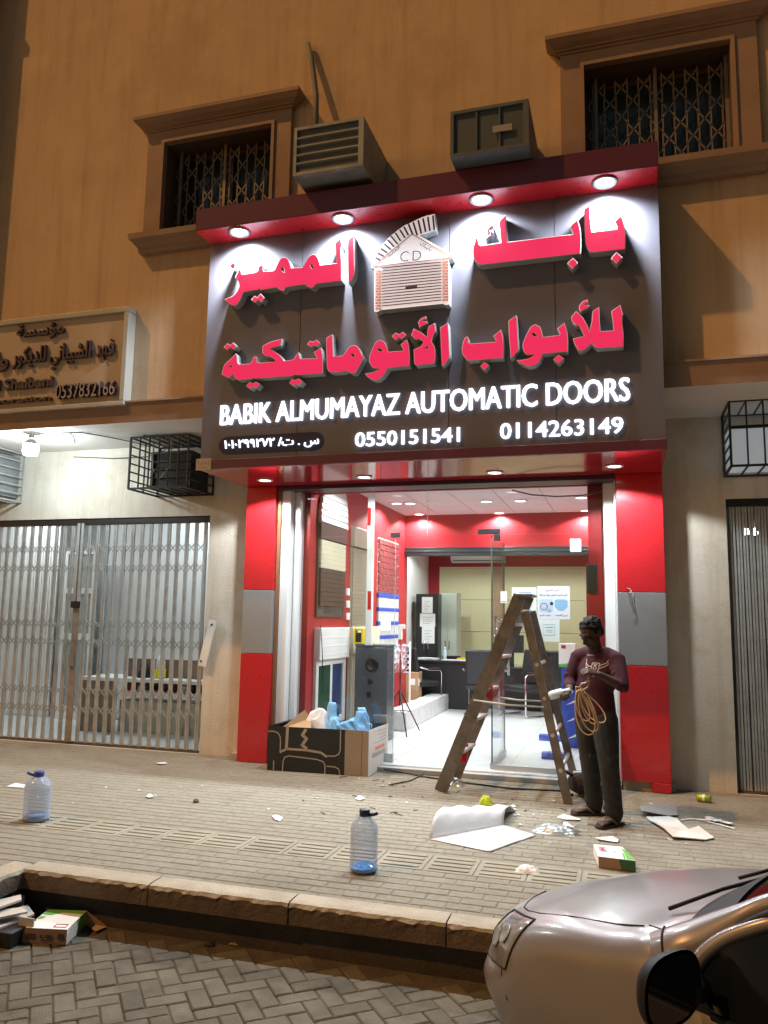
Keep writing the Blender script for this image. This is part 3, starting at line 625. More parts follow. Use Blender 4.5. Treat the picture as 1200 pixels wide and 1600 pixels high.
# door surround
dk = mat('dark_plum_lintel', (0.05, 0.03, 0.04), 0.35)
b = MB(); b.box(-3.70, -0.06, 8.02, 8.30, 2.955, 2.992); b.build('lintel', dk, sh)
alu = mat('white_aluminium', (0.72, 0.74, 0.75), 0.35)
b = MB(); b.box(-3.66, -3.56, 8.08, 8.30, ZF, 2.953); b.box(-3.555, -3.49, 8.2, 8.34, ZF, 2.953); b.build('door_post', alu, sh, bevel=0.004, seg=1)
b = MB(); b.box(-3.70, -3.663, 8.06, 8.249, ZF, 2.953); b.build('timber_strip', mat('brown_timber', (0.25, 0.12, 0.06), 0.6), sh)
b = MB(); b.box(-0.20, -0.10, 8.22, 8.36, ZF, 2.953); b.box(-0.097, -0.078, 8.1, 8.35, ZF, 2.953); b.build('door_post', alu, sh, bevel=0.004, seg=1)
stone = mat('grey_threshold_stone', (0.33, 0.33, 0.32), 0.5, var=0.15, vs=6)
b = MB(); b.box(-3.70, -0.08, 8.02, 8.135, 0.0, 0.05); b.build('threshold', stone, sh, bevel=0.006)
# garage door samples on the back wall
cr = mat('cream_panel_door', (0.68, 0.65, 0.40), 0.5)
def panel_door(x0, x1, z0, z1, y):
    b = MB(); rows = 4; hh = (z1-z0)/rows
    for r_ in range(rows):
        za, zb = z0+r_*hh+0.004, z0+(r_+1)*hh-0.004; b.box(x0, x1, y, y+0.03, za, zb)
        n = max(2, int((x1-x0)/0.62)); pw = (x1-x0)/n
        for k in range(n):
            a, c = x0+k*pw+0.08, x0+(k+1)*pw-0.08
            for e0, e1, f0, f1 in ((a, c, zb-0.10, zb-0.085), (a, c, za+0.085, za+0.10), (a, a+0.015, za+0.10, zb-0.10), (c-0.015, c, za+0.10, zb-0.10)): b.box(e0, e1, y-0.008, y, f0, f1)
    return b
gd = thing('garage_door', 'cream panelled garage door sample on the back wall', 'garage door', (-1.9, YB, ZF))
x0, x1 = PY(689, 950, YB-.03).x, PY(914, 950, YB-.03).x; zt = PY(800, 888, YB-.03).z
panel_door(x0, x1, ZF, zt, YB-0.045).build('door_panel', cr, gd)
b = MB(); b.box(x0-0.03, x0-0.002, YB-0.05, YB-0.001, ZF, zt); b.box(x1+0.002, x1+0.03, YB-0.05, YB-0.001, ZF, zt); b.box(x0-0.03, x1+0.03, YB-0.05, YB-0.001, zt+0.002, zt+0.03); b.build('frame', cr, gd)
# split air conditioner on the back wall
a, c = PY(704, 879, YB-.2), PY(788, 864, YB-.2); ac = thing('split_air_conditioner', 'white split air conditioner on the red wall above the cream garage door', 'air conditioner', ((a.x+c.x)/2, YB, a.z))
zt2 = a.z+0.22
b = MB(); b.add([(a.x, YB-0.2, a.z+0.05), (c.x, YB-0.2, a.z+0.05), (c.x, YB-0.22, zt2), (a.x, YB-0.22, zt2), (a.x, YB-0.08, a.z), (c.x, YB-0.08, a.z), (c.x, YB-0.001, zt2), (a.x, YB-0.001, zt2), (c.x, YB-0.001, a.z), (a.x, YB-0.001, a.z)], [(0, 1, 2, 3), (4, 5, 1, 0), (9, 8, 5, 4), (3, 2, 6, 7), (1, 5, 8, 6, 2), (0, 3, 7, 9, 4)])
b.build('body', whitep, ac, bevel=0.012); b = MB(); b.box(a.x+0.04, c.x-0.04, YB-0.205, YB-0.19, a.z+0.03, a.z+0.045); b.build('louvre', acdark, ac)
# glass shopfront
gl = glassmat('clear_glass', (0.97, 0.985, 0.98)); gledge = mat('glass_edge', (0.05, 0.12, 0.09), 0.2); gf = thing('glass_shopfront', 'frameless glass shopfront with transom and fixed panes around the open door', 'shopfront', (-1.9, 8.27, ZF))
xd0, xd1 = PY(617, 1000, 8.27).x, PY(768, 1000, 8.27).x; zt = 2.45
def pane(nm, x0, x1, z0, z1, par, y=8.265):
    b = MB(); b.box(x0, x1, y, y+0.01, z0, z1, 0); o = b.build(nm, [gl], par)
    e = MB(); e.box(x1-0.003, x1-0.0005, y-0.001, y+0.011, z0, z1); e.build('pane_edge', mat('glass_edge_pale', (0.45, 0.58, 0.55), 0.3), o)
pane('pane', -3.48, xd0-0.004, ZF+0.01, zt-0.004, gf); pane('pane', xd1+0.012, -0.205, ZF+0.05, zt-0.004, gf)
pane('transom', -3.48, xd0+0.35, zt, 2.95, gf); pane('transom', xd0+0.354, -0.205, zt, 2.95, gf)
b = MB(); b.box(xd1+0.03, -0.205, 8.24, 8.30, ZF, ZF+0.05); b.build('bottom_channel', mat('satin_aluminium', (0.45, 0.47, 0.48), 0.35, metal=0.7), gf)
a = PY(747, 829, 8.26); c = PY(781, 829, 8.26)
b = MB(); b.box(a.x, c.x, 8.245, 8.29, zt+0.0, zt+0.055); b.box(c.x-0.06, c.x, 8.245, 8.29, zt-0.07, zt-0.002); b.build('patch_fitting', blackm, gf, bevel=0.004)
a = PY(611, 836, 8.26); b = MB(); b.box(a.x, a.x+0.095, 8.245, 8.29, zt-0.02, zt+0.035); b.build('patch_fitting', blackm, gf, bevel=0.004)
a = PY(614, 1190, 8.26); b = MB(); b.box(a.x-0.10, a.x, 8.245, 8.29, ZF+0.002, ZF+0.09); b.build('patch_fitting', steel, gf, bevel=0.004)
dr = thing('glass_door', 'open glass door leaf standing inwards behind the ladder', 'door', (xd1, 8.28, ZF))
b = MB(); b.box(xd1-0.006, xd1+0.006, 8.30, 9.16, ZF+0.06, zt-0.01); b.build('pane', gl, dr)
b = MB(); b.box(xd1-0.007, xd1+0.007, 8.290, 8.299, ZF+0.06, zt-0.01); b.box(xd1-0.007, xd1+0.007, 9.161, 9.168, ZF+0.06, zt-0.01); b.build('pane_edge', gledge, dr)
b = MB(); b.box(xd1-0.02, xd1+0.02, 8.28, 9.17, ZF+0.004, ZF+0.06); b.build('bottom_rail', mat('satin_aluminium', (0.45, 0.47, 0.48), 0.35, metal=0.7), dr)
b = MB()
for s in (-1, 1): b.tube([(xd1+s*0.006, 9.0, 1.0), (xd1+s*0.07, 9.0, 1.0), (xd1+s*0.07, 9.0, 0.95), (xd1+s*0.07, 9.0, 1.6), (xd1+s*0.07, 9.0, 1.55), (xd1+s*0.006, 9.0, 1.55)], 0.013, 8)
b.build('handle', mat('chrome', (0.75, 0.76, 0.77), 0.15, metal=1.0), dr)
# ceiling lights of the showroom
cl = ['showroom ceiling light nearest the left red wall', 'showroom ceiling light just right of the pair partner at the left', 'showroom ceiling light above the tall cabinets', 'showroom ceiling light left of the hanging door leaf', 'showroom ceiling light right above the ladder', 'showroom ceiling light close to the red header in the middle', 'showroom ceiling light at the front right under the cable', 'showroom ceiling light at the far right by the red header']
for i, (px, py) in enumerate(((620, 786), (641, 786), (655, 803), (760, 783), (813, 782), (780, 801), (908, 777), (915, 797))):
    p = PZ(px, py, ZC); t = thing('ceiling_light', 'round lit '+cl[i], 'ceiling light', (p.x, p.y, ZC), 'ceiling lights in the showroom')
    b = MB(); b.lathe([(0.075, -0.001), (0.10, -0.001), (0.10, -0.012), (0.078, -0.014), (0.075, -0.001)], (p.x, p.y, ZC), 24); b.build('ring', whitep, t)
    b = MB(); b.lathe([(0.076, -0.006), (0.001, -0.009)], (p.x, p.y, ZC), 20); b.build('diffuser', emitD, t)
    spot('lamp', (p.x, p.y, ZC-0.03), 105, 150, 0.25, (0.88, 1.0, 0.98), 0.05, parent=t)
for xx, yy, lb in ((-2.75, 8.95, 'added unseen ceiling light just inside the shop above the arched shutter display'), (-0.9, 8.95, 'added unseen ceiling light just inside the shop above the right glass pane')):  # two unseen lamps added to brighten the displays near the front
    t = thing('ceiling_light', lb, 'ceiling light', (xx, yy, ZC), 'ceiling lights in the showroom')  # added unseen lamps, grouped with the visible ceiling lights
    b = MB(); b.lathe([(0.09, -0.001), (0.09, -0.01), (0.001, -0.012)], (xx, yy, ZC), 20); b.build('diffuser', emitD, t); spot('lamp', (xx, yy, ZC-0.03), 90, 160, 0.3, (0.88, 1.0, 0.98), 0.06, parent=t)
for k, (xx, yy) in enumerate(((-3.2, 14.2), (-1.7, 14.2), (-0.5, 14.2))):  # unseen lamps added to light the back office
    t = thing('ceiling_light', 'added unseen ceiling light of the back office behind the red header', 'ceiling light', (xx, yy, 2.95), 'added ceiling lights of the back office')
    b = MB(); b.lathe([(0.09, -0.001), (0.09, -0.01), (0.001, -0.012)], (xx, yy, 2.95), 20); b.build('diffuser', emitD, t)
    spot('lamp', (xx, yy, 2.93), 95, 160, 0.3, (0.90, 1.0, 0.97), 0.06, parent=t)
# ---- displays on the left red wall (x = XL)
def wx(px, py, off=0.0): return PX(px, py, XL+off)
def wrect(b, y0, y1, z0, z1, d, m=0, base=0.0):
    d = d*0.4 if d > 0.03 else d; b.box(XL+base, XL+base+d, y0, y1, z0, z1, m)
shd = thing('shutter_window', 'arched white and brown roller shutter display on the red wall', 'shutter display', (XL, 9.0, 1.5))
slw = mat('white_slat', (0.72, 0.73, 0.72), 0.45); slc = mat('cream_slat', (0.68, 0.64, 0.48), 0.45); sld = mat('dark_brown_slat', (0.075, 0.055, 0.05), 0.4); tau = mat('taupe_slat', (0.30, 0.27, 0.21), 0.45)
b = MB(); y0, y1, za = 8.54, 9.47, 2.66
for k in range(8):       # arch-shaped stack of white slats
    z0 = za+k*0.075; hw = 0.465*math.sqrt(max(0.02, 1-(k*0.075/0.62)**2)); b.obox((XL+0.035, 9.005, z0+0.034), (0.02, 0, 0.006), (0, hw, 0), (-0.006, 0, 0.036))
b.build('arch_slats', slw, shd)
b = MB(); wrect(b, y0, y1, 2.47, 2.65, 0.14); b.build('shutter_box', sld, shd, bevel=0.006)
b = MB()
for k in range(6): b.obox((XL+0.035, 9.005, 2.43-k*0.055), (0.012, 0, 0), (0, 0.42, 0), (0.004, 0, 0.026))
b.build('cream_slats', slc, shd)
b = MB()
for k in range(8): b.obox((XL+0.035, 9.005, 2.10-k*0.055), (0.012, 0, 0), (0, 0.42, 0), (0.004, 0, 0.026))
b.build('brown_slats', sld, shd)
b = MB(); wrect(b, y0, y0+0.04, 1.60, 2.465, 0.06); wrect(b, y1-0.04, y1, 1.60, 2.465, 0.06); wrect(b, y0, y1, 1.56, 1.6, 0.06); b.build('frame', sld, shd)
b = MB(); wrect(b, y0+0.04, y1-0.04, 1.6, 1.69, 0.02); b.build('pane', darkglass, shd)
b = MB(); wrect(b, y0+0.041, y1-0.041, 1.60, 2.46, 0.012); b.build('backing', darkglass, shd)
for k, (px, py) in enumerate(((542, 925), (542, 944), (542, 963))):
    p = wx(px, py); b = MB(); b.box(XL+0.001, XL+0.025, p.y-0.045, p.y+0.045, p.z-0.045, p.z+0.045); b.box(XL+0.025, XL+0.03, p.y-0.02, p.y+0.02, p.z-0.03, p.z+0.03)
    tag(b.build('wall_switch', whitep, loc=p, bevel=0.004), ['top', 'middle', 'bottom'][k]+' of three white wall switches right of the arched shutter', 'switch', 'wall switches beside the arched shutter')
st = thing('roller_shutter', 'taupe roller shutter display left of the brick pattern shutter', 'shutter display', (XL, 10.1, 1.4))
b = MB(); wrect(b, 9.72, 10.55, 2.48, 2.74, 0.16); b.build('shutter_box', tau, st, bevel=0.006)
b = MB()
for k in range(19): b.obox((XL+0.03, 10.135, 2.44-k*0.055), (0.012, 0, 0), (0, 0.39, 0), (0.005, 0, 0.026))
b.build('slats', tau, st)
b = MB(); wrect(b, 9.72, 9.755, 1.38, 2.475, 0.05); wrect(b, 10.515, 10.55, 1.38, 2.475, 0.05); b.build('guide', tau, st)
wd = thing('window_sample', 'white sliding window sample with roller box low on the red wall', 'window display', (XL, 9.04, 0.3))
b = MB(); wrect(b, 8.54, 9.54, 1.07, 1.435, 0.20); 
for k in range(3): wrect(b, 8.54, 9.54, 1.12+k*0.1, 1.13+k*0.1, 0.206)
b.build('roller_box', slw, wd, bevel=0.004, seg=1)
b = MB(); wrect(b, 8.54, 8.62, 0.30, 1.065, 0.10); wrect(b, 9.46, 9.54, 0.30, 1.065, 0.10); wrect(b, 8.62, 9.46, 0.30, 0.38, 0.10); wrect(b, 8.62, 9.46, 1.0, 1.065, 0.10); wrect(b, 9.02, 9.09, 0.38, 1.0, 0.08); b.build('frame', slw, wd, bevel=0.004, seg=1)
b = MB(); wrect(b, 8.62, 9.02, 0.38, 1.0, 0.03); b.build('pane', mat('green_glass', (0.02, 0.07, 0.04), 0.1), wd)
b = MB(); wrect(b, 9.09, 9.46, 0.38, 1.0, 0.02); b.build('pane', mat('blue_glass', (0.03, 0.06, 0.16), 0.1), wd)
wire = mat('black_cable', (0.015, 0.015, 0.016), 0.5)
b = MB(); b.tube([wx(501, 977, .21), wx(503, 1005, .22), wx(504, 1030, .22), wx(503, 1055, .23), wx(506, 1078, .22)], 0.005, 5); p = wx(501, 977, .21)
tag(b.build('hanging_cable', wire, loc=p), 'thin black cable hanging over the white window sample', 'cable')
cp = thing('door_sample', 'cream window and door sample behind the barrier machine', 'door display', (XL, 10.3, 0.1))
b = MB(); wrect(b, 9.70, 10.85, 1.10, 1.44, 0.18); b.build('roller_box', slc, cp, bevel=0.004, seg=1)
b = MB(); wrect(b, 9.70, 9.80, 0.12, 1.095, 0.10); wrect(b, 10.75, 10.85, 0.12, 1.095, 0.10); wrect(b, 9.80, 10.75, 0.12, 0.22, 0.1); b.build('frame', slc, cp, bevel=0.004, seg=1)
b = MB(); wrect(b, 9.80, 10.75, 0.22, 1.095, 0.03); b.build('pane', mat('taupe_panel', (0.26, 0.23, 0.17), 0.4), cp)
b = MB(); b.tube([(XL+0.11, 9.74, 0.62), (XL+0.16, 9.74, 0.62), (XL+0.16, 9.74, 0.74)], 0.012, 6); b.build('handle', whitep, cp)
br = thing('brick_shutter', 'red brick pattern grille shutter with white joints on the red wall', 'shutter display', (XL, 11.4, 1.9))
brm = mat('dark_red_brick', (0.22, 0.03, 0.035), 0.6, var=0.2, vs=8)
b = MB(); wrect(b, 10.90, 11.98, 1.93, 2.72, 0.01); b.build('joints', slw, br)
b = MB()
for r_ in range(9):
    y = 10.86-(0.12 if r_ % 2 else 0)
    while y < 11.98:
        a, c = max(10.91, y+0.01), min(11.97, y+0.23)
        if c-a > 0.03: wrect(b, a, c, 1.945+r_*0.086, 2.015+r_*0.086, 0.03)
        y += 0.24
b.build('bricks', brm, br)
bs = thing('shelf_rack', 'blue rack of shelves with pale panels under the brick pattern shutter', 'shelf', (XL, 11.4, 1.0))
blu = mat('blue_paint', (0.025, 0.07, 0.42), 0.4); pal = mat('pale_carton_sheet', (0.50, 0.50, 0.50), 0.7, var=0.2, vs=6)
for k in range(5):
    b = MB(); wrect(b, 10.90, 11.98, 1.86-k*0.2, 1.915-k*0.2, 0.09); b.build('shelf', blu, bs, bevel=0.003, seg=1)
b = MB(); wrect(b, 10.92, 11.96, 0.95, 1.855, 0.03); b.build('back_panel', pal, bs)
b = MB(); wrect(b, 11.0, 11.5, 1.38, 1.58, 0.1); b.build('sticker', white, bs)
b = MB(); text(b, 'SALE 50', lambda u, v, d: (XL+0.102, 11.04+u, 1.45+v), w=0.4, h=0.08, d1=0); 
# barrier machine with raised arm
p, q = PY(555, 1010, 9.55), PY(606, 1010, 9.55); bm_ = thing('barrier_machine', 'grey parking barrier cabinet with white raised arm and yellow lamp', 'barrier', ((p.x+q.x)/2, 9.7, ZF))
gcab = mat('slate_grey_cabinet', (0.075, 0.085, 0.10), 0.25, var=0.1); zt = p.z
b = MB(); b.box(p.x, q.x, 9.55, 9.88, ZF, zt-0.002); b.build('cabinet', gcab, bm_, bevel=0.012)
b = MB(); b.box(p.x-0.005, q.x+0.005, 9.545, 9.885, zt, zt+0.03); b.build('lid', gcab, bm_, bevel=0.008)
cx = p.x+0.23; b = MB(); b.lathe([(0.001, 0), (0.085, 0), (0.085, 0.012), (0.06, 0.02), (0.06, 0.008), (0.001, 0.008)], (cx, 9.549, zt-0.22), 24, ax=(0, -1, 0)); b.lathe([(0.001, 0), (0.035, 0), (0.035, 0.012), (0.001, 0.012)], (cx-0.02, 9.549, zt-0.42), 16, ax=(0, -1, 0)); b.box(cx-0.06, cx-0.01, 9.54, 9.549, zt-0.62, zt-0.55); b.build('fittings', blackm, bm_)
a0, a1 = PY(575, 1008, 9.5), PY(581, 766, 9.5); b = MB(); b.bar((a0.x+0.01, 9.5, a0.z), (a1.x, 9.5, 3.15), 0.085, 0.05, up=(0, 1, 0)); am = b.build('arm', white, bm_, bevel=0.006)
for py in (807, 938):
    c = PY(577, py, 9.47); b = MB(); b.box(c.x-0.022, c.x+0.022, 9.471, 9.474, c.z-0.115, c.z+0.115); b.build('reflector', mat('red_reflector', (0.5, 0.01, 0.015), 0.3), am)
c = PY(560, 1008, 9.62); yel = mat('yellow_plastic', (0.75, 0.62, 0.02), 0.4)
b = MB(); b.box(c.x-0.055, c.x+0.065, 9.58, 9.70, zt+0.03, zt+0.05); b.box(c.x-0.055, c.x-0.035, 9.58, 9.70, zt+0.05, zt+0.2); b.box(c.x+0.045, c.x+0.065, 9.58, 9.70, zt+0.05, zt+0.2); b.box(c.x-0.055, c.x+0.065, 9.58, 9.70, zt+0.2, zt+0.225); b.build('lamp_guard', yel, bm_, bevel=0.008)
b = MB(); b.box(c.x-0.03, c.x+0.04, 9.6, 9.68, zt+0.051, zt+0.17); b.build('lamp', blackm, bm_, bevel=0.008)
# stand with white handset
p = PZ(624, 1146, ZF); sd = thing('tripod_stand', 'thin black tripod stand with a white handset on top', 'stand', (p.x, p.y, ZF)); x, y = p.x, p.y
b = MB(); b.tube([(x, y, 0.42), (x, y, 1.42)], 0.011, 8); b.build('pole', blackm, sd)
for k in range(3):
    a = R(-60+120*k); b = MB(); b.tube([(x, y, 0.62), (x+0.38*math.cos(a), y+0.38*math.sin(a), ZF+0.01)], 0.009, 6); b.tube([(x, y, 0.36), (x+0.2*math.cos(a), y+0.2*math.sin(a), 0.33)], 0.006, 5); b.build('leg', blackm, sd)
b = MB(); b.box(x-0.03, x+0.02, y-0.03, y+0.03, 1.28, 1.48); b.box(x+0.02, x+0.06, y-0.02, y+0.02, 1.42, 1.48); b.build('handset', whitep, sd, bevel=0.008)
b = MB(); b.tube([(x+0.01, y-0.03, 1.28), (x+0.02, y-0.035, 1.0), (x-0.005, y-0.03, 0.8), (x+0.005, y-0.02, 0.6)], 0.006, 5); b.build('lead', mat('red_lead', (0.4, 0.03, 0.03), 0.5), sd)
# chrome link sample panel on the wall end
ls = thing('chain_grille_sample', 'small chrome link grille sample on the floor stand beside the red corner', 'grille sample', (-3.2, 11.7, ZF))
b = MB(); p, q = PY(605, 1052, 11.6), PY(622, 1015, 11.6)
for i in range(5):
    for j in range(5): b.lathe([(0.03, -0.004), (0.042, 0), (0.03, 0.004), (0.022, 0), (0.03, -0.004)], (p.x+0.04+i*0.07, 11.6, p.z+0.05+j*0.085), 10, ax=(0, 1, 0))
b.build('links', mat('chrome', (0.75, 0.76, 0.77), 0.15, metal=1.0), ls)
b = MB(); b.box(p.x, p.x+0.02, 11.59, 11.62, ZF, p.z+0.48); b.box(p.x+0.34, p.x+0.36, 11.59, 11.62, ZF, p.z+0.48); b.build('post', white, ls)
# cartons
kraft = mat('kraft_carton', (0.40, 0.26, 0.14), 0.75, var=0.08, vs=5)
for k, (z0, z1) in enumerate(((ZF, 0.40), (0.402, 0.70))):
    p = PY(619, 1112, 12.62); q = PY(651, 1112, 12.62); t = thing('carton', ['lower', 'upper'][k]+' brown carton of the two stacked by the office desk', 'carton', ((p.x+q.x)/2, 12.8, z0), 'brown cartons in the showroom')
    b = MB(); b.box(p.x, q.x, 12.62, 12.95, z0+0.001, z1); b.build('box', kraft, t, bevel=0.004, seg=1)
    b = MB(); b.box(q.x+0.0005, q.x+0.002, 12.7, 12.85, z0+0.08, z0+0.2); b.box(q.x-0.11, q.x-0.03, 12.617, 12.6195, z0+0.1, z0+0.2); b.build('label', white, t)
# long wrapped package on the floor
wp = mat('wrapped_white_foam', (0.62, 0.63, 0.64), 0.35, var=0.15, vs=14, bump=0.5, bs=40)
b = MB()
def pk(u, v):
    L = 10.55+u*3.05; a = v*4; s = int(a) % 4; f = a-int(a); cs = [(-3.16, ZF+0.002), (-2.86, ZF+0.002), (-2.86, 0.31), (-3.16, 0.31)]
    c0, c1 = cs[s], cs[(s+1) % 4]; j = 0.008*math.sin(u*37+v*11)
    return (c0[0]+(c1[0]-c0[0])*f-0.06*u+j, L, max(ZF+0.002, c0[1]+(c1[1]-c0[1])*f+j))
b.grid(pk, 24, 8, smooth=False); b.add([pk(0, k/4) for k in range(4)], [(0, 1, 2, 3)]); b.add([pk(1, k/4) for k in range(4)], [(0, 3, 2, 1)])
tag(b.build('wrapped_package', wp, loc=(-3.0, 12, ZF)), 'long white bubble wrapped package lying on the tiled floor', 'package')
# office: desk, cabinets, chairs
blk_ = mat('black_laminate', (0.018, 0.018, 0.02), 0.35); lea = mat('black_leather', (0.02, 0.02, 0.023), 0.4, bump=0.2, bs=80); chr_ = mat('chrome', (0.75, 0.76, 0.77), 0.15, metal=1.0)
YD = 13.45; p, q = PY(640, 1032, YD), PY(742, 1032, YD); dz = PY(690, 1032, YD).z
dk_ = thing('office_desk', 'black office desk covered with papers in the back office', 'desk', ((p.x+q.x)/2, YD+0.4, ZF))
b = MB(); b.box(p.x, q.x, YD-0.03, YD+0.75, dz-0.04, dz); b.build('desk_top', blk_, dk_, bevel=0.005)
b = MB(); b.box(p.x+0.05, q.x-0.05, YD, YD+0.03, ZF, dz-0.041); b.build('modesty_panel', blk_, dk_)
for xx in (p.x+0.02, q.x-0.05): b = MB(); b.box(xx, xx+0.03, YD+0.031, YD+0.7, ZF, dz-0.041); b.build('side_panel', blk_, dk_)
for k, (u, v, cw, m_, nm, lb, h) in enumerate(((0.25, 0.2, 0.34, white, 'paper_stack', 'loose stack of white papers at the left end of the desk', 0.03), (0.62, 0.15, 0.3, white, 'paper_stack', 'flat white papers in the middle of the desk', 0.012), (0.80, 0.35, 0.28, yel, 'folder', 'yellow folder lying on the papers of the desk', 0.035), (0.85, 0.13, 0.24, white, 'paper_stack', 'white paper at the right corner of the desk', 0.01), (0.55, 0.5, 0.3, blackm, 'file_tray', 'black file tray at the back of the desk', 0.06))):
    b = MB(); x = p.x+(q.x-p.x)*u; y = YD+v; a = rnd.uniform(-.4, .4)
    n = max(1, int(h/0.008))
    for i in range(n):
        aa = a+rnd.uniform(-.2, .2)*(i > 0); b.obox((x, y, dz+0.001+h*(i+0.5)/n), (cw/2*math.cos(aa), cw/2*math.sin(aa), 0), (-0.1*math.sin(aa), 0.1*math.cos(aa), 0), (0, 0, h/n*0.45))
    tag(b.build(nm, m_, loc=(x, y, dz)), lb, nm.replace('_', ' '))
t = thing('water_bottle', 'small clear water bottle on the office desk', 'bottle', (p.x+0.62*(q.x-p.x)-0.15, YD+0.3, dz)); x, y, z = t.location
b = MB(); b.lathe([(0.001, 0.001), (0.03, 0.001), (0.032, 0.02), (0.032, 0.14), (0.013, 0.19), (0.013, 0.20)], (x, y, z), 12); b.build('body', mat('pale_blue_plastic', (0.5, 0.65, 0.75), 0.2), t); b = MB(); b.lathe([(0.015, 0.2), (0.015, 0.22), (0.001, 0.22)], (x, y, z), 10); b.build('cap', white, t)
def cabinet(name, lab, pxa, pxb, ptop, Y, m_, dep, mh):
    a, c = PY(pxa, 1000, Y), PY(pxb, 1000, Y); zt = PY((pxa+pxb)/2, ptop, Y).z; t = thing(name, lab, 'cabinet', ((a.x+c.x)/2, Y, ZF)); xm = (a.x+c.x)/2
    b = MB(); b.box(a.x, c.x, Y+0.022, Y+dep, ZF, zt); b.build('carcass', m_, t)
    for x0, x1 in ((a.x+0.004, xm-0.003), (xm+0.003, c.x-0.004)):
        b = MB(); b.box(x0, x1, Y, Y+0.02, ZF+0.06, zt-0.03); d_ = b.build('door', m_, t, bevel=0.003, seg=1)
        hx = x1-0.04 if x1 < xm else x0+0.03; b = MB(); b.tube([(hx, Y-0.02, 1.0), (hx, Y-0.02, 1.16)], 0.007, 6); b.build('handle', mh, d_)
    return t, a, c, zt
t, a, c, zt = cabinet('black_cabinet', 'tall black cabinet with three paper notices behind the desk', 649, 684, 928, 14.6, blk_, 0.4, chr_)
for k, (x0, y0, x1, y1) in enumerate(((659, 933, 676, 958), (656, 959, 680, 979), (659, 979, 679, 1005))):
    u, v = PY(x0, y1, 14.59), PY(x1, y0, 14.59); b = MB(); b.box(u.x, v.x, 14.592, 14.598, u.z, v.z); o = tag(b.build('paper_notice', white, loc=(u.x, 14.59, u.z)), ['top', 'middle', 'bottom'][k]+' of three white papers on the black cabinet', 'notice', 'papers on the black cabinet')
    b = MB()
    for r_ in range(4): zz = v.z-(v.z-u.z)*(0.25+0.16*r_); b.box(u.x+0.05, v.x-0.05-0.04*(r_ % 2), 14.5905, 14.5918, zz-0.008, zz)
    b.build('printed_lines', mat('grey_print', (0.3, 0.3, 0.32), 0.6), o)
cabinet('metal_cabinet', 'tall greenish metal cabinet beside the black cabinet', 686, 713, 926, 14.9, mat('sage_metal', (0.40, 0.44, 0.37), 0.45), 0.45, blackm)
def office_chair():
    t = thing('office_chair', 'black leather visitor chair with chrome frame at the left end of the desk', 'chair', (0, 0, 0), 'black visitor chairs of the office')
    b = MB(); b.grid(lambda u, v: (-0.24+0.48*u, -0.22+0.46*v, 0.46+0.03*math.sin(math.pi*u)*math.sin(math.pi*v)), 6, 6); b.grid(lambda u, v: (-0.24+0.48*u, -0.22+0.46*v, 0.41), 2, 2); 
    b = MB(); b.box(-0.25, 0.25, -0.24, 0.24, 0.40, 0.48); b.build('seat', lea, t, bevel=0.03, seg=3)
    b = MB(); b.obox((0, 0.27, 0.76), (0.235, 0, 0), (0, 0.035, -0.006), (0, 0.05, 0.27)); b.build('backrest', lea, t, bevel=0.03, seg=3)
    for s in (-1, 1):
        b = MB(); x = s*0.28; b.tube([(x, 0.26, 0.72), (x, 0.05, 0.67), (x, -0.20, 0.665), (x, -0.25, 0.62), (x, -0.25, 0.05), (x, -0.20, 0.015), (x, 0.25, 0.015)], 0.013, 8); b.build('frame_side', chr_, t)
    for s in (-1, 1): b = MB(); b.box(s*0.28-0.025, s*0.28+0.025, -0.2, 0.1, 0.68, 0.70); b.build('armrest', lea, t, bevel=0.008)
    return t
oc = office_chair(); p = PY(652, 1100, 13.0); oc.location = (p.x, 13.1, ZF); oc.rotation_euler.z = R(150)
p = PY(753, 1100, 12.75); copy_tree(oc, (p.x, 12.9, ZF), R(30), 'black visitor chair partly hidden behind the ladder and door leaf')
p = PY(816, 1100, 12.9); copy_tree(oc, (p.x, 13.0, ZF), R(-185), 'black visitor chair seen between the two ladder legs')
p, q = PY(846, 1018, 13.5), PY(880, 1018, 13.5); t = thing('side_desk', 'black side desk with drawers behind the glass at the right', 'desk', ((p.x+q.x)/2, 13.8, ZF))
b = MB(); b.box(p.x, q.x+0.3, 13.5, 14.1, p.z-0.04, p.z); b.build('desk_top', blk_, t, bevel=0.005); b = MB(); b.box(p.x+0.02, q.x+0.28, 13.52, 14.08, ZF, p.z-0.042); b.build('drawer_unit', blk_, t)
p = PY(800, 1018, 13.9); t = thing('computer_monitor', 'black computer monitor beyond the ladder', 'monitor', (p.x, 13.9, p.z-0.1)); b = MB(); b.box(p.x-0.24, p.x+0.2, 13.9, 13.94, p.z-0.02, p.z+0.28); b.build('screen', blackm, t, bevel=0.006); b = MB(); b.box(p.x-0.05, p.x+0.03, 13.92, 13.96, ZF+0.7, p.z-0.022); b.build('foot', blackm, t)
b = MB(); b.box(p.x-0.5, p.x+0.5, 13.8, 14.3, ZF, ZF+0.699); tag(b.build('low_cupboard', blk_, loc=(p.x, 14, ZF), bevel=0.005), 'low black cupboard under the computer monitor', 'cupboard')
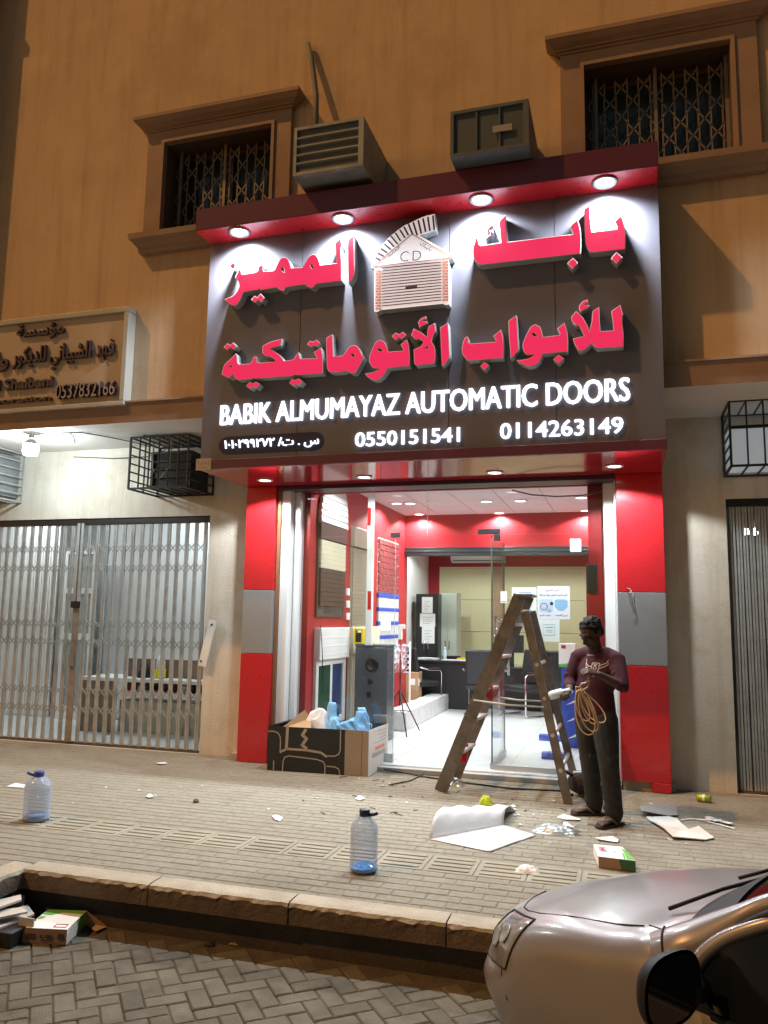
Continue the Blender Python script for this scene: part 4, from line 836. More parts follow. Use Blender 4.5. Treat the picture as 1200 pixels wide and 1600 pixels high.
# blue display stand with a white green box on top
YS = 10.0; p, q = PY(877, 1042, YS), PY(912, 1042, YS); bst = thing('display_stand', 'blue display stand on the tiled floor behind the man', 'stand', ((p.x+q.x)/2, YS, ZF))
b = MB(); b.box(p.x, q.x, YS, YS+0.35, ZF, p.z); b.build('column', blu, bst, bevel=0.006)
for py, yy in ((1152, 10.55), (1181, 9.55)):
    u = PZ(842 if py < 1160 else 846, py+5, ZF); b = MB(); b.box(u.x, p.x+0.1, u.y, u.y+0.12, ZF, ZF+0.07); b.build('foot', blu, bst, bevel=0.004)
b = MB(); 
for k in range(4): b.add([(p.x+0.05, YS-0.002, p.z-0.25-k*0.2), (p.x+0.2, YS-0.002, p.z-0.16-k*0.2), (p.x+0.2, YS-0.002, p.z-0.2-k*0.2)], [(0, 1, 2)])
b.build('decal', white, bst)
grn = mat('green_print', (0.12, 0.42, 0.07), 0.5)
u, v = PY(873, 1040, YS-0.02), PY(899, 1006, YS-0.02); t = thing('product_box', 'white and green product box standing on the blue display stand', 'box', ((u.x+v.x)/2, YS, p.z))
b = MB(); b.box(u.x, v.x, YS+0.0, YS+0.09, p.z+0.001, p.z+0.28); b.build('carton', white, t, bevel=0.003, seg=1)
b = MB(); b.grid(lambda s, r_: (u.x+(v.x-u.x)*s, YS-0.002, p.z+0.003+r_*(0.03+0.05*s*s)), 8, 1, smooth=False); b.build('green_wave', grn, t)
b = MB(); b.box(u.x+0.03, u.x+0.085, YS-0.002, YS-0.001, p.z+0.22, p.z+0.26); b.build('logo_frame', mat('dark_red_print', (0.3, 0.04, 0.05), 0.5), t)
# speaker box and conduit on the red return, white device on glass, posters
a, c = PY(917, 927, 8.40), PY(933, 882, 8.40); t = thing('wall_speaker', 'black speaker box on the red return at the right of the glass', 'speaker', ((a.x+c.x)/2, 8.4, a.z)); b = MB(); b.box(a.x, c.x, 8.34, 8.46, a.z, c.z); b.build('case', blackm, t, bevel=0.01); b = MB(); b.box(a.x+0.1, c.x-0.03, 8.40, 8.44, a.z-0.25, a.z-0.002); b.build('conduit', mat('grey_conduit', (0.35, 0.36, 0.36), 0.5), t)
a, c = PY(891, 863, 8.26), PY(908, 842, 8.26); b = MB(); b.box(a.x, c.x, 8.235, 8.262, a.z, c.z); o = b.build('motion_sensor', whitep, loc=((a.x+c.x)/2, 8.26, a.z), bevel=0.008); tag(o, 'white sensor plate stuck high on the right glass pane', 'sensor')
b = MB(); b.tube([PY(800, 766, 8.32), PY(830, 773, 8.32), PY(870, 776, 8.32), PY(910, 774, 8.32), PY(945, 768, 8.32)], 0.008, 6); p = PY(870, 776, 8.32); tag(b.build('slack_cable', mat('grey_wire', (0.25, 0.25, 0.25), 0.5), loc=p), 'grey cable sagging across the top right of the glass', 'cable')
pap = mat('pale_blue_paper', (0.66, 0.72, 0.80), 0.6); pap2 = mat('mint_paper', (0.66, 0.76, 0.74), 0.6); ink = mat('black_ink', (0.03, 0.03, 0.04), 0.6); rink = mat('red_ink', (0.5, 0.03, 0.08), 0.6); bink = mat('blue_print', (0.22, 0.45, 0.68), 0.6); lbk = mat('light_blue_print', (0.40, 0.60, 0.75), 0.6)
def poster(name, lab, bl, tr, m_):
    a, c = PY(*bl, 8.258), PY(*tr, 8.258); b = MB(); b.box(a.x, c.x, 8.259, 8.2625, a.z, c.z); return tag(b.build(name, m_, loc=(a.x, 8.26, a.z)), lab, 'poster'), a, c
o, a, c = poster('poster', 'pale blue hygiene poster with a face mask picture on the right pane', (840, 967), (890, 916), pap); W, Hh = c.x-a.x, c.z-a.z; yy = 8.2575
b = MB()
def ptxt(s, u, v, w_, h_, m): text(b, s, lambda x, z, d: (a.x+u*W+x, yy, a.z+v*Hh+z), w=w_*W, h=h_*Hh, d1=0, m=m, bold=0.01)
ptxt('\ufee2\ufef3\ufeae\ufedc\ufedf\u0627 \ufef2\ufea7\u0623', 0.27, 0.83, 0.4, 0.09, 1); ptxt('\ufeea\ufee7\u0627\u0648\ufeaa\u0639\u0648 \ufeea\ufedf\ufeaa\ufef4\ufe9f \ufeb2\ufee4\ufee0\ufe97 \ufefb \ufea9\ufeae\ufe92\ufee4\ufedf\u0627 \ufeb2\ufe92\ufedf\u0627', 0.06, 0.68, 0.86, 0.09, 0)
ptxt('\ufee6\ufef3\ufeaa\ufef4\ufedf\u0627 \ufed2\ufef4\ufec8\ufee8\ufe97', 0.05, 0.08, 0.36, 0.07, 0); ptxt('\ufeea\ufee3\ufe8e\ufee4\ufedc\ufedf\u0627 \ufeb2\ufe92\ufedf', 0.55, 0.08, 0.38, 0.07, 0)
b.box(a.x+0.05*W, a.x+0.47*W, yy, yy+0.0005, a.z+0.22*Hh, a.z+0.60*Hh, 3)
b.lathe([(0.03*1, 0), (0.038, 0)], (a.x+0.2*W, yy-0.0006, a.z+0.38*Hh), 14, 1, ax=(0, 1, 0)); b.lathe([(0.02, 0), (0.001, 0)], (a.x+0.36*W, yy-0.0006, a.z+0.26*Hh), 12, 2, ax=(0, 1, 0)); b.lathe([(0.018, 0), (0.001, 0)], (a.x+0.44*W, yy-0.0006, a.z+0.47*Hh), 12, 0, ax=(0, 1, 0))
mk_ = [(0.53, 0.57), (0.62, 0.60), (0.84, 0.60), (0.93, 0.56), (0.92, 0.36), (0.80, 0.26), (0.66, 0.26), (0.54, 0.36)]; b.poly([(a.x+u*W, yy, a.z+v*Hh) for u, v in mk_], 2)
for v in (0.46, 0.39): b.box(a.x+0.54*W, a.x+0.91*W, yy-0.001, yy-0.0005, a.z+v*Hh, a.z+(v+.012)*Hh, 3)
b.build('printing', [ink, rink, bink, lbk], o, recalc=False)
o, a, c = poster('poster', 'mint paper notice half hidden behind the ladder top', (800, 965), (838, 918), pap2); W, Hh = c.x-a.x, c.z-a.z; b = MB()
for v in (0.82, 0.5, 0.38): b.box(a.x+0.3*W, a.x+0.8*W, yy, yy+0.0005, a.z+v*Hh, a.z+(v+.03)*Hh)
b.build('printing', bink, o)
o, a, c = poster('poster', 'white notice with a framed text box under the hygiene poster', (836, 1002), (874, 968), pap2); W, Hh = c.x-a.x, c.z-a.z; b = MB()
for q in ((0.34, 0.80, 0.76, 0.775), (0.34, 0.80, 0.285, 0.30), (0.335, 0.345, 0.285, 0.775), (0.795, 0.805, 0.285, 0.775), (0.42, 0.74, 0.62, 0.66), (0.45, 0.7, 0.5, 0.52), (0.45, 0.7, 0.42, 0.44)): b.box(a.x+q[0]*W, a.x+q[1]*W, yy, yy+0.0005, a.z+min(q[2:])*Hh, a.z+max(q[2:])*Hh)
b.build('printing', bink, o)
o, a, c = poster('card', 'small white card on the glass left of the ladder top', (782, 942), (792, 924), white); o['category'] = 'card'; W, Hh = c.x-a.x, c.z-a.z; b = MB(); b.box(a.x+0.15*W, a.x+0.85*W, yy, yy+0.0005, a.z+0.12*Hh, a.z+0.17*Hh); b.build('printing', ink, o)
# ------------------------------------------------------------------ left shop (white room)
ls_ = thing('white_shop_interior', 'white lit shop room behind the closed scissor gate on the left', 'shop room', (-7, 8.5, 0))
b = MB(); b.box(-12, -4.66, 8.46, 12.2, -0.01, 0.012); b.build('floor', floorM, ls_)
b = MB(); b.box(-12, -4.3, 11.6, 11.7, 0.012, 3.3); b.build('back_wall', white, ls_)
b = MB(); b.box(-4.5, -4.40, 8.46, 11.6, 0.012, 3.3); b.build('side_wall', mat('pale_grey_wall', (0.72, 0.74, 0.75), 0.6), ls_)
b = MB(); b.box(-12, -11.9, 8.46, 11.6, 0.012, 3.3); b.build('side_wall', white, ls_)
b = MB(); b.box(-12, -4.4, 8.46, 11.7, 3.3, 3.4); b.build('ceiling', white, ls_)
bw = MB()
for k in range(24): bw.box(-11.8+k*0.145, -11.8+k*0.145+0.135, 10.2, 10.23, 0.02, 2.9)
bw.build('panelled_screen', white, ls_)
xa, xb = PY(96, 1000, 10.15).x, PY(146, 1000, 10.15).x
gd_ = thing('inner_door', 'grey glass inner door in a white frame seen through the left gate', 'door', ((xa+xb)/2, 10.15, 0.012)); fr = alu
b = MB(); b.box(xa, xa+0.06, 10.1, 10.16, 0.012, 2.5); b.box(xb-0.06, xb, 10.1, 10.16, 0.012, 2.5); b.box(xa+0.06, xb-0.06, 10.1, 10.16, 2.44, 2.5); b.box(xa+0.06, xb-0.06, 10.1, 10.16, 0.012, 0.2); b.box(xa+0.06, xb-0.06, 10.1, 10.16, 1.16, 1.26); b.box(xa+0.06, xb-0.06, 10.1, 10.16, 1.85, 1.93); b.build('frame', fr, gd_)
b = MB(); b.box(xa+0.06, xb-0.06, 10.12, 10.13, 0.2, 2.44); b.build('pane', mat('grey_obscure_glass', (0.32, 0.37, 0.38), 0.25), gd_)
b = MB(); b.box(xb, -4.5, 10.4, 10.44, 0.02, 3.0); b.build('screen_wall', mat('pale_grey_wall', (0.72, 0.74, 0.75), 0.6), ls_)
bwn = mat('brown_veneer', (0.24, 0.165, 0.12), 0.55, var=0.15, vs=3); ivo = mat('dirty_ivory', (0.48, 0.43, 0.31), 0.6, var=0.15, vs=4, stain=(0.2, 0.15, 0.1), ss=3)
ct = thing('reception_counter', 'brown veneer counter with pale top behind the left gate', 'counter', (-6, 9.4, 0.012)); p = PY(127, 1062, 9.2); q = PY(178, 1062, 9.2); e = PY(312, 1040, 9.2)
b = MB(); b.box(p.x, q.x, 9.2, 9.24, 0.012, p.z); b.build('front_panel', bwn, ct)
b = MB(); b.box(q.x+0.002, -4.55, 9.5, 9.54, 0.55, 0.96); b.build('front_panel', bwn, ct)
b = MB(); b.box(p.x, -4.52, 9.16, 9.8, p.z+0.002, p.z+0.045); b.build('counter_top', white, ct)
b = MB(); b.box(q.x+0.002, -4.55, 9.35, 9.75, 0.012, 0.42); b.build('base_cupboard', ivo, ct)
b = MB(); b.box(q.x+0.05, -4.56, 9.30, 9.6, 0.50, 0.54); b.build('shelf', white, ct)
for k in range(7):
    x = q.x+0.12+k*0.16; b = MB(); h = rnd.uniform(0.08, 0.2); m_ = [mat('red_tin', (0.3, 0.05, 0.04), 0.5), white, blackm, bwn][k % 4]
    b.lathe([(0.001, 0), (0.045, 0), (0.05, h*0.3), (0.045, h*0.8), (0.02, h), (0.001, h)], (x, 9.42, 0.541), 10); tag(b.build('supply_can', m_, loc=(x, 9.42, 0.541)), 'supply can on the counter shelf behind the left gate', 'can', 'cans on the counter shelf'); 
ztp = p.z+0.046
x = PY(251, 1040, 9.4).x; t = thing('yellow_pot', 'yellow pot with white lid on the counter behind the gate', 'pot', (x, 9.4, ztp)); b = MB(); b.lathe([(0.001, 0.001), (0.07, 0.001), (0.075, 0.12), (0.001, 0.12)], (x, 9.4, ztp), 14); b.build('body', yel, t); b = MB(); b.lathe([(0.06, 0.12), (0.06, 0.22), (0.02, 0.3), (0.001, 0.3)], (x, 9.4, ztp), 14); b.build('lid', white, t)
x = PY(226, 1040, 9.4).x; t = thing('kettle', 'black kettle on the counter behind the gate', 'kettle', (x, 9.4, ztp)); b = MB(); b.lathe([(0.001, 0.001), (0.09, 0.001), (0.08, 0.08), (0.04, 0.13), (0.001, 0.14)], (x, 9.4, ztp), 14); b.build('body', blackm, t); b = MB(); b.tube([(x-0.06, 9.4, ztp+0.1), (x-0.05, 9.4, ztp+0.17), (x+0.05, 9.4, ztp+0.17), (x+0.06, 9.4, ztp+0.1)], 0.01, 6); b.build('handle', blackm, t)
for xx, yy in ((-8.5, 9.6), (-5.8, 9.7)):
    t = thing('ceiling_panel_light', 'ceiling panel light of the white shop on the left', 'ceiling light', (xx, yy, 3.29), 'panel lights of the white shop'); b = MB(); b.box(xx-0.3, xx+0.3, yy-0.3, yy+0.3, 3.27, 3.295); b.build('panel', mat('panel_lit', (1, 1, 1), 0.5, emit=24, ecol=(0.86, 0.97, 1.0)), t)
# right shop room, dim with two lamps
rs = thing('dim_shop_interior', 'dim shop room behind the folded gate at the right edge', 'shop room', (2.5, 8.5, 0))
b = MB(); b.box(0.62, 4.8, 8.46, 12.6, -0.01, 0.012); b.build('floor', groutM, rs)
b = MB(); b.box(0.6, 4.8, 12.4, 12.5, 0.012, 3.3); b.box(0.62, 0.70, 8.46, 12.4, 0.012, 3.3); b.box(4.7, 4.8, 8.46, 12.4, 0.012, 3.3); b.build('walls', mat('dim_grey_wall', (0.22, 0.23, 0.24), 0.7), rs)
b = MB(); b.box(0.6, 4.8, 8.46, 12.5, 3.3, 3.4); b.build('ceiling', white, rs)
for k, (px, py) in enumerate(((1166, 832), (1180, 832))):
    p = PY(px, py, 10.6); t = thing('pendant_bulb', ['left', 'right'][k]+' of two bright bulbs seen through the right gate', 'bulb', (p.x, p.y, p.z), 'bulbs in the dim right shop'); b = MB(); b.lathe([(0.001, -0.035), (0.03, -0.02), (0.03, 0.015), (0.015, 0.05), (0.001, 0.05)], p, 14); b.build('glass', mat('warm_bulb_lit', (1, 1, 1), 0.3, emit=40, ecol=(0.9, 0.97, 1)), t); b = MB(); b.tube([p+Vector((0, 0, 0.05)), (p.x, p.y, 3.3)], 0.006, 6); b.build('flex', wire, t)
# ------------------------------------------------------------------ things on the facade
def tz(p): return p
# hanging bulb
p = PZ(50, 676, 3.584); bu = thing('ceiling_bulb', 'big lit white bulb hanging under the ceiling above the left gate', 'bulb', (p.x, p.y, 3.584))
b = MB(); b.lathe([(0.10, -0.001), (0.10, -0.008), (0.03, -0.014), (0.03, -0.07), (0.001, -0.07)], (p.x, p.y, 3.584), 18); b.build('holder', whitep, bu)
b = MB(); b.lathe([(0.02, -0.071), (0.055, -0.10), (0.075, -0.135), (0.08, -0.145)], (p.x, p.y, 3.584), 20); b.build('bulb_neck', whitep, bu)
b = MB(); b.lathe([(0.081, -0.146), (0.082, -0.24), (0.07, -0.26), (0.001, -0.262)], (p.x, p.y, 3.584), 20); b.build('bulb_glass', mat('bulb_lit', (1, 1, 1), 0.3, emit=260, ecol=(0.84, 0.96, 1.0)), bu)
b = MB(); pts = [(p.x+0.08, p.y+0.02, 3.575), (p.x+0.6, p.y+0.1, 3.575), (p.x+0.75, p.y+0.3, 3.57), (-5.5, 7.95, 3.565), (-5.3, 7.9, 3.5)]; b.tube(pts, 0.006, 5)
b.tube([(p.x+0.45, p.y+0.08, 3.575), (p.x+0.5, p.y+0.08, 3.54), (p.x+0.53, p.y+0.08, 3.46)], 0.005, 5); b.tube([(-6.6, 8.22, 3.5), (-6.0, 8.2, 3.45), (-5.5, 8.2, 3.45), (-5.2, 8.1, 3.5)], 0.005, 5); tag(b.build('ceiling_cable', wire, loc=pts[0]), 'loose black cable running from the bulb to the caged unit', 'cable')
# barred cages and window units under the overhang
cagem = mat('dark_iron_bars', (0.035, 0.037, 0.042), 0.5, metal=0.4); cagel = mat('pale_iron_bars', (0.45, 0.46, 0.46), 0.5, metal=0.3)
def cage(lab, x0, x1, z0, z1, y0, nx, nz, m_, ny=2):
    t = thing('iron_cage', lab, 'cage', ((x0+x1)/2, YG, z0), 'iron cages round the air conditioners'); y1 = YG-0.003; w_ = 0.02
    b = MB(); C8 = [(x, y, z) for x in (x0, x1) for y in (y0, y1) for z in (z0, z1)]
    for i in range(8):
        for j in range(i+1, 8):
            if sum(abs(C8[i][k]-C8[j][k]) > 1e-6 for k in range(3)) == 1: b.bar(C8[i], C8[j], w_, w_, up=(0, 1, 0) if C8[i][1] == C8[j][1] else (0, 0, 1))
    b.build('frame', m_, t)
    b = MB()
    for k in range(1, nx): x = x0+(x1-x0)*k/nx; b.bar((x, y0, z0), (x, y0, z1), 0.014, 0.014, up=(0, 1, 0)); b.bar((x, y0, z0), (x, y1, z0), 0.014, 0.014); b.bar((x, y0, z1), (x, y1, z1), 0.014, 0.014)
    b.build('bars', m_, t)
    b = MB()
    for x in (x0, x1):
        b = MB()
        for k in range(1, nz): z = z0+(z1-z0)*k/nz; b.bar((x, y0, z), (x, y1, z), 0.014, 0.014)
        for k in range(1, ny): y = y0+(y1-y0)*k/ny; b.bar((x, y, z0), (x, y, z1), 0.014, 0.014, up=(0, 1, 0))
        b.build('side_bars', m_, t)
    return t
def unit(lab, x0, x1, z0, z1, y0, y1, m_, mf, horiz=True, grp='window air conditioners on the facade', n=5):
    t = thing('window_air_conditioner', lab, 'air conditioner', ((x0+x1)/2, y1, z0), grp)
    b = MB(); b.box(x0, x1, y0+0.03, y1, z0, z1); b.build('casing', m_, t, bevel=0.006)
    b = MB(); w_ = 0.03; b.box(x0, x1, y0, y0+0.029, z1-w_, z1); b.box(x0, x1, y0, y0+0.029, z0, z0+w_); b.box(x0, x0+w_, y0, y0+0.029, z0+w_, z1-w_); b.box(x1-w_-0.02, x1, y0, y0+0.029, z0+w_, z1-w_); b.build('front_frame', m_, t)
    b = MB(); b.box(x0+w_, x1-w_-0.02, y0+0.024, y0+0.029, z0+w_, z1-w_); b.build('front_panel', mf, t)
    b = MB()
    for k in range(1, n):
        if horiz: z = z0+w_+(z1-z0-2*w_)*k/n; b.obox(((x0+x1-0.02)/2, y0+0.012, z), ((x1-x0-2*w_-0.02)/2, 0, 0), (0, 0.012, -0.004), (0, 0.0, 0.006))
        else: x = x0+w_+(x1-x0-2*w_-0.02)*k/n; b.box(x-0.006, x+0.006, y0+0.004, y0+0.024, z0+w_, z1-w_)
    b.build('louvre', m_, t); return t
unit('grey window air conditioner with horizontal slats above the sign, left of centre', -2.93, -2.23, 5.69, 6.18, 6.45, YW-0.003, acgrey, acdark, True, n=5)
t = unit('dark window air conditioner with vertical divisions above the sign, right of centre', -1.41, -0.715, 5.63, 6.07, 6.45, YW-0.003, acdark, mat('darker_panel', (0.06, 0.08, 0.095), 0.5), False, n=3)
b = MB(); b.box(-1.03, -0.86, 6.444, 6.449, 5.80, 5.86); b.build('sticker', mat('faded_sticker', (0.3, 0.3, 0.3), 0.6), t)
b = MB(); pts = [PY(481, 68, 7.15), PY(488, 100, 7.12), PY(494, 150, 7.05), PY(498, 196, 6.95)]; pts[-1].z = 6.185+0.4; b.tube([pts[0], pts[1], pts[2], (pts[3].x, 6.9, 6.185)], 0.028, 8); tag(b.build('drain_hose', mat('grey_foam_hose', (0.16, 0.16, 0.155), 0.7), loc=pts[0]), 'grey hose rising up the wall from the left air conditioner', 'hose')
cage('black iron cage round a dark unit left of the red sign', -5.38, -4.63, 2.965, 3.555, 7.66, 6, 6, cagem)
unit('black window air conditioner inside the cage left of the sign', -5.22, -4.70, 2.99, 3.42, 7.84, YG-0.003, mat('black_casing', (0.03, 0.032, 0.036), 0.5), blackm, True, 'caged window air conditioners', 4)
b = MB(); b.tube([(-5.15, 7.72, 3.57), (-5.0, 7.70, 3.60), (-4.86, 7.68, 3.5), (-4.86, 7.66, 3.2), (-5.0, 7.67, 3.06), (-5.1, 7.7, 3.2), (-5.12, 7.72, 3.5)], 0.008, 6); b.tube([(-5.2, 7.68, 3.56), (-5.26, 7.67, 3.62), (-5.28, 7.66, 3.68)], 0.012, 6); tag(b.build('cable_loop', mat('grey_wire', (0.25, 0.25, 0.25), 0.5), loc=(-5.1, 7.7, 3.2)), 'loop of grey cable with plug hanging on the black cage', 'cable')
xr = PY(36, 750, 8.25).x; zb = PY(34, 785, 8.25).z; zt = PY(38, 711, 8.25).z
cage('pale barred cage at the left edge of the picture beside the bulb', xr-0.9, xr, zb, zt, 7.68, 6, 6, cagel, 1)
unit('grey unit in the pale cage at the left edge', xr-0.8, xr-0.06, zb+0.05, zt-0.04, 7.8, YG-0.003, acgrey, acdark, True, 'caged window air conditioners', 5)
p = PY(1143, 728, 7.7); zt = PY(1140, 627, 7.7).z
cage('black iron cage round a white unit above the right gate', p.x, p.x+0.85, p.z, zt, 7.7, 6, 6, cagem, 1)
t = thing('glow_panel', 'white panel with added glow behind the black cage above the right gate', 'window', (p.x+0.4, YG, p.z)); b = MB(); b.box(p.x+0.02, p.x+0.80, YG-0.28, YG-0.003, p.z+0.03, zt-0.20); b.build('pane', mat('added_glow_white', (0.6, 0.63, 0.66), 0.6, emit=0.22, ecol=(0.78, 0.90, 1.0)), t, bevel=0.006)  # white unit front given an added glow; it is no light source
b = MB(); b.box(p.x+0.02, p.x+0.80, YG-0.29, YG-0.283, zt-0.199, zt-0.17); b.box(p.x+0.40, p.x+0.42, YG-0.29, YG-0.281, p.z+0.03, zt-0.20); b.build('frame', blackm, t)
# neighbour's sign
YN = 7.06; c1, c2 = PY(202, 478, YN), PY(195, 632, YN); ns = thing('neighbour_sign', 'tan framed Arabic sign board with a phone number above the left shop', 'sign', ((c1.x-2)/1, YW, c2.z))
xs0, xs1, z0, z1 = -8.6, c1.x, c2.z, c1.z
frm = mat('grey_sign_frame', (0.42, 0.41, 0.38), 0.5, var=0.1); brd = mat('tan_sign_board', (0.47, 0.38, 0.30), 0.6, var=0.08, vs=2); brl = mat('dark_plum_letters', (0.07, 0.04, 0.05), 0.5)
b = MB(); b.box(xs0, xs1-0.06, 7.10, YW-0.003, z0+0.05, z1-0.06); b.build('board', brd, ns)
b = MB(); b.box(xs0, xs1, YN, YW-0.003, z1-0.058, z1); b.box(xs0, xs1, YN, YW-0.003, z0, z0+0.048); b.box(xs1-0.058, xs1, YN, YW-0.003, z0+0.05, z1-0.06); b.build('frame', frm, ns, bevel=0.006)
def nsl(nm, body, bl, tr, bold, m_=brl, dd=0.035):
    b = MB(); p, q = PY(*bl, 7.07), PY(*tr, 7.07); text(b, body, lambda u, v, d: (p.x+u, 7.099-d, p.z+v), w=q.x-p.x, h=q.z-p.z, d1=dd, bold=bold); b.build(nm, m_, ns, recalc=False)
nsl('lettering', '\ufe94\ufeb4\ufeb3\ufe86\ufee3', (25, 533), (101, 500), 0.012)
nsl('lettering', '\ufead\ufeee\ufedc\ufef3\ufeaa\ufee0\ufedf \ufef2\ufee7\ufe8e\ufe92\ufef4\ufeb8\ufedf\u0627 \ufeaa\ufeec\ufed3', (18, 583), (178, 528), 0.012)
nsl('lettering', '\ufedf\u0627\u0648', (-20, 582), (14, 547), 0.012)
nsl('lettering', 'Al Shaibani', (-22, 612), (83, 586), 0.03)
nsl('lettering', 'Decoration', (-40, 634), (80, 617), 0.03)
b = MB(); p, q = PY(88, 624, 7.07), PY(181, 594, 7.07); text(b, '0537832166', lambda u, v, d: (p.x+u, 7.099-d, p.z+v), w=q.x-p.x, h=q.z-p.z, d1=0.05, bold=-0.005, m=0, ms=1); b.build('phone_number', [mat('pale_digit_face', (0.36, 0.29, 0.24), 0.5), brl], ns, recalc=False)
# ------------------------------------------------------------------ step ladder
wood = mat('weathered_ladder_metal', (0.165, 0.152, 0.142), 0.55, metal=0.35, var=0.3, vs=9, stain=(0.10, 0.06, 0.045), ss=4)
rung = mat('worn_bright_metal', (0.48, 0.47, 0.44), 0.45, metal=0.4, var=0.2, vs=9)
A0, B0, C0, D0 = PZ(688, 1237), PZ(709, 1220), PZ(888, 1257), PZ(899, 1222)
A1, B1, C1, D1 = PY(812, 930, 7.46), PY(826, 932, 7.80), PY(820, 955, 7.43), PY(831, 955, 7.78)
ld = thing('step_ladder', 'tall paint stained metal step ladder standing open before the glass door', 'ladder', ((A0.x+C0.x)/2, 7.6, 0))
def rail(a, c, wd, th, nm='rail'):
    b = MB(); d = (c-a).normalized(); yv = Vector((0, 1, 0)); n = d.cross(yv).normalized()
    b.obox((a+c)/2, (c-a)/2, n*wd/2, yv*0.006)                      # web of the channel
    for s in (-1, 1): b.obox((a+c)/2+n*s*(wd/2-0.004)+yv*th/2, (c-a)/2, n*0.004, yv*(th/2-0.004))
    return b.build(nm, wood, ld)
rail(A0, A1, 0.115, 0.03); rail(B0, B1, 0.105, 0.03); rail(C0, C1, 0.075, 0.03); rail(D0, D1, 0.07, 0.03)
for py in (977, 1028, 1080, 1126, 1176):
    t = (1237-py)/(1237-930); a, c = A0+(A1-A0)*t, B0+(B1-B0)*(t*1.0); b = MB(); m_ = (a+c)/2; b.obox(m_+Vector((0.01, 0, 0)), (c-a)/2*0.98, (0.06, 0, 0.002), (0, 0, 0.014)); b.build('tread', rung, ld, bevel=0.003, seg=1)
for py in (1043, 1097, 1154, 1207):
    t = (1257-py)/(1257-955); a, c = C0+(C1-C0)*t, D0+(D1-D0)*t; b = MB(); b.tube([a-Vector((0, 0.01, 0)), c+Vector((0, 0.03, 0))], 0.018, 10); b.build('rung', rung, ld)
b = MB(); m_ = (A1+B1)/2; b.obox(m_+Vector((0.02, 0, 0.0)), (0.075, 0, 0.0), (0, 0.2, 0), (0, 0, 0.012)); b.build('top_plate', wood, ld, bevel=0.004)
b = MB(); b.tube([C1+Vector((-0.02, -0.03, 0.0)), D1+Vector((-0.02, 0.05, 0.0))], 0.014, 8); b.build('hinge_pin', rung, ld)
for (p0, p1, f) in ((A0, C0, 0), (B0, D0, 1)):
    q0 = PY(740, 1094, 7.38) if not f else PY(768, 1088, 7.85); q1 = PY(850, 1105, 7.32) if not f else PY(852, 1096, 7.82); b = MB(); b.tube([q0, (q0+q1)/2-Vector((0, 0, 0.012)), q1], 0.010, 6); b.build('spreader', rung, ld)
redt = mat('red_cloth', (0.42, 0.01, 0.02), 0.6, bump=0.3, bs=60)
c = PY(762, 1080, 7.5); b = MB(); b.grid(lambda u, v: (c.x+0.055*math.cos(u*6.28)*(1+.15*math.sin(9*u)), c.y-0.05+0.05*math.sin(u*6.28), c.z-0.05+0.09*v+0.02*math.sin(u*12)), 18, 4); b.build('tape', redt, ld)
q = [PY(x, y, 7.62) for x, y in ((726, 1152), (732, 1165), (729, 1190), (726, 1193), (712, 1186), (720, 1172))]; b = MB(); b.prism([[(p.x, p.z) for p in q]], lambda u, v, d: (u, d+0.01*math.sin(v*60), v), 7.63, 7.60, back=True); b.build('rag', redt, ld)
# ------------------------------------------------------------------ black carton with rubbish
blkc = mat('black_printed_card', (0.018, 0.018, 0.02), 0.45); krf = mat('kraft_board', (0.33, 0.27, 0.21), 0.7, var=0.08); whc = mat('white_printed_card', (0.62, 0.60, 0.56), 0.6, var=0.05); ltan = mat('tan_print_line', (0.42, 0.37, 0.30), 0.6)
F0, F1, F2 = PZ(417, 1203.6), PZ(575, 1214), PZ(605.6, 1196.5); Fb = F0+(F2-F1); hh = PY(417, 1134, F0.y).z
bx = thing('cardboard_box', 'large black printed cardboard box full of rubbish beside the left pillar', 'box', ((F0+F2)/2).to_tuple()); ex = (F1-F0); ey = (F2-F1)
def bxp(u, v, z, off=0.0):
    n = Vector((ex.y, -ex.x, 0)).normalized(); return F0+ex*u+ey*v+Vector((0, 0, z))+n*off
b = MB(); T = 0.006; un, vn = T/ex.length, T/ey.length
b.quad(bxp(0, 0, .002), bxp(.77, 0, .002), bxp(.77, 0, hh), bxp(0, 0, hh)); b.quad(bxp(un, vn, .002), bxp(.77, vn, .002), bxp(.77, vn, hh), bxp(un, vn, hh)); b.quad(bxp(0, 0, hh), bxp(.77, 0, hh), bxp(.77, vn, hh), bxp(un, vn, hh)); b.build('front_panel', blkc, bx, recalc=False)
b = MB(); b.quad(bxp(.7705, 0, .002), bxp(1, 0, .002), bxp(1, 0, hh), bxp(.7705, 0, hh)); b.quad(bxp(.7705, vn, .002), bxp(1-un, vn, .002), bxp(1-un, vn, hh), bxp(.7705, vn, hh)); b.quad(bxp(.7705, 0, hh), bxp(1, 0, hh), bxp(1-un, vn, hh), bxp(.7705, vn, hh)); b.build('front_panel', krf, bx, recalc=False)
b = MB(); b.quad(bxp(1, 0, .002), bxp(1, 1, .002), bxp(1, 1, hh), bxp(1, 0, hh)); b.quad(bxp(1-un, vn, .002), bxp(1-un, 1-vn, .002), bxp(1-un, 1-vn, hh), bxp(1-un, vn, hh)); b.quad(bxp(1, 0, hh), bxp(1, 1, hh), bxp(1-un, 1-vn, hh), bxp(1-un, vn, hh)); b.build('end_panel', whc, bx, recalc=False)
b = MB(); b.quad(bxp(0, 0, .002), bxp(0, 1, .002), bxp(0, 1, hh), bxp(0, 0, hh)); b.quad(bxp(un, vn, .002), bxp(un, 1, .002), bxp(un, 1, hh), bxp(un, vn, hh)); b.build('end_panel', blkc, bx, recalc=False)
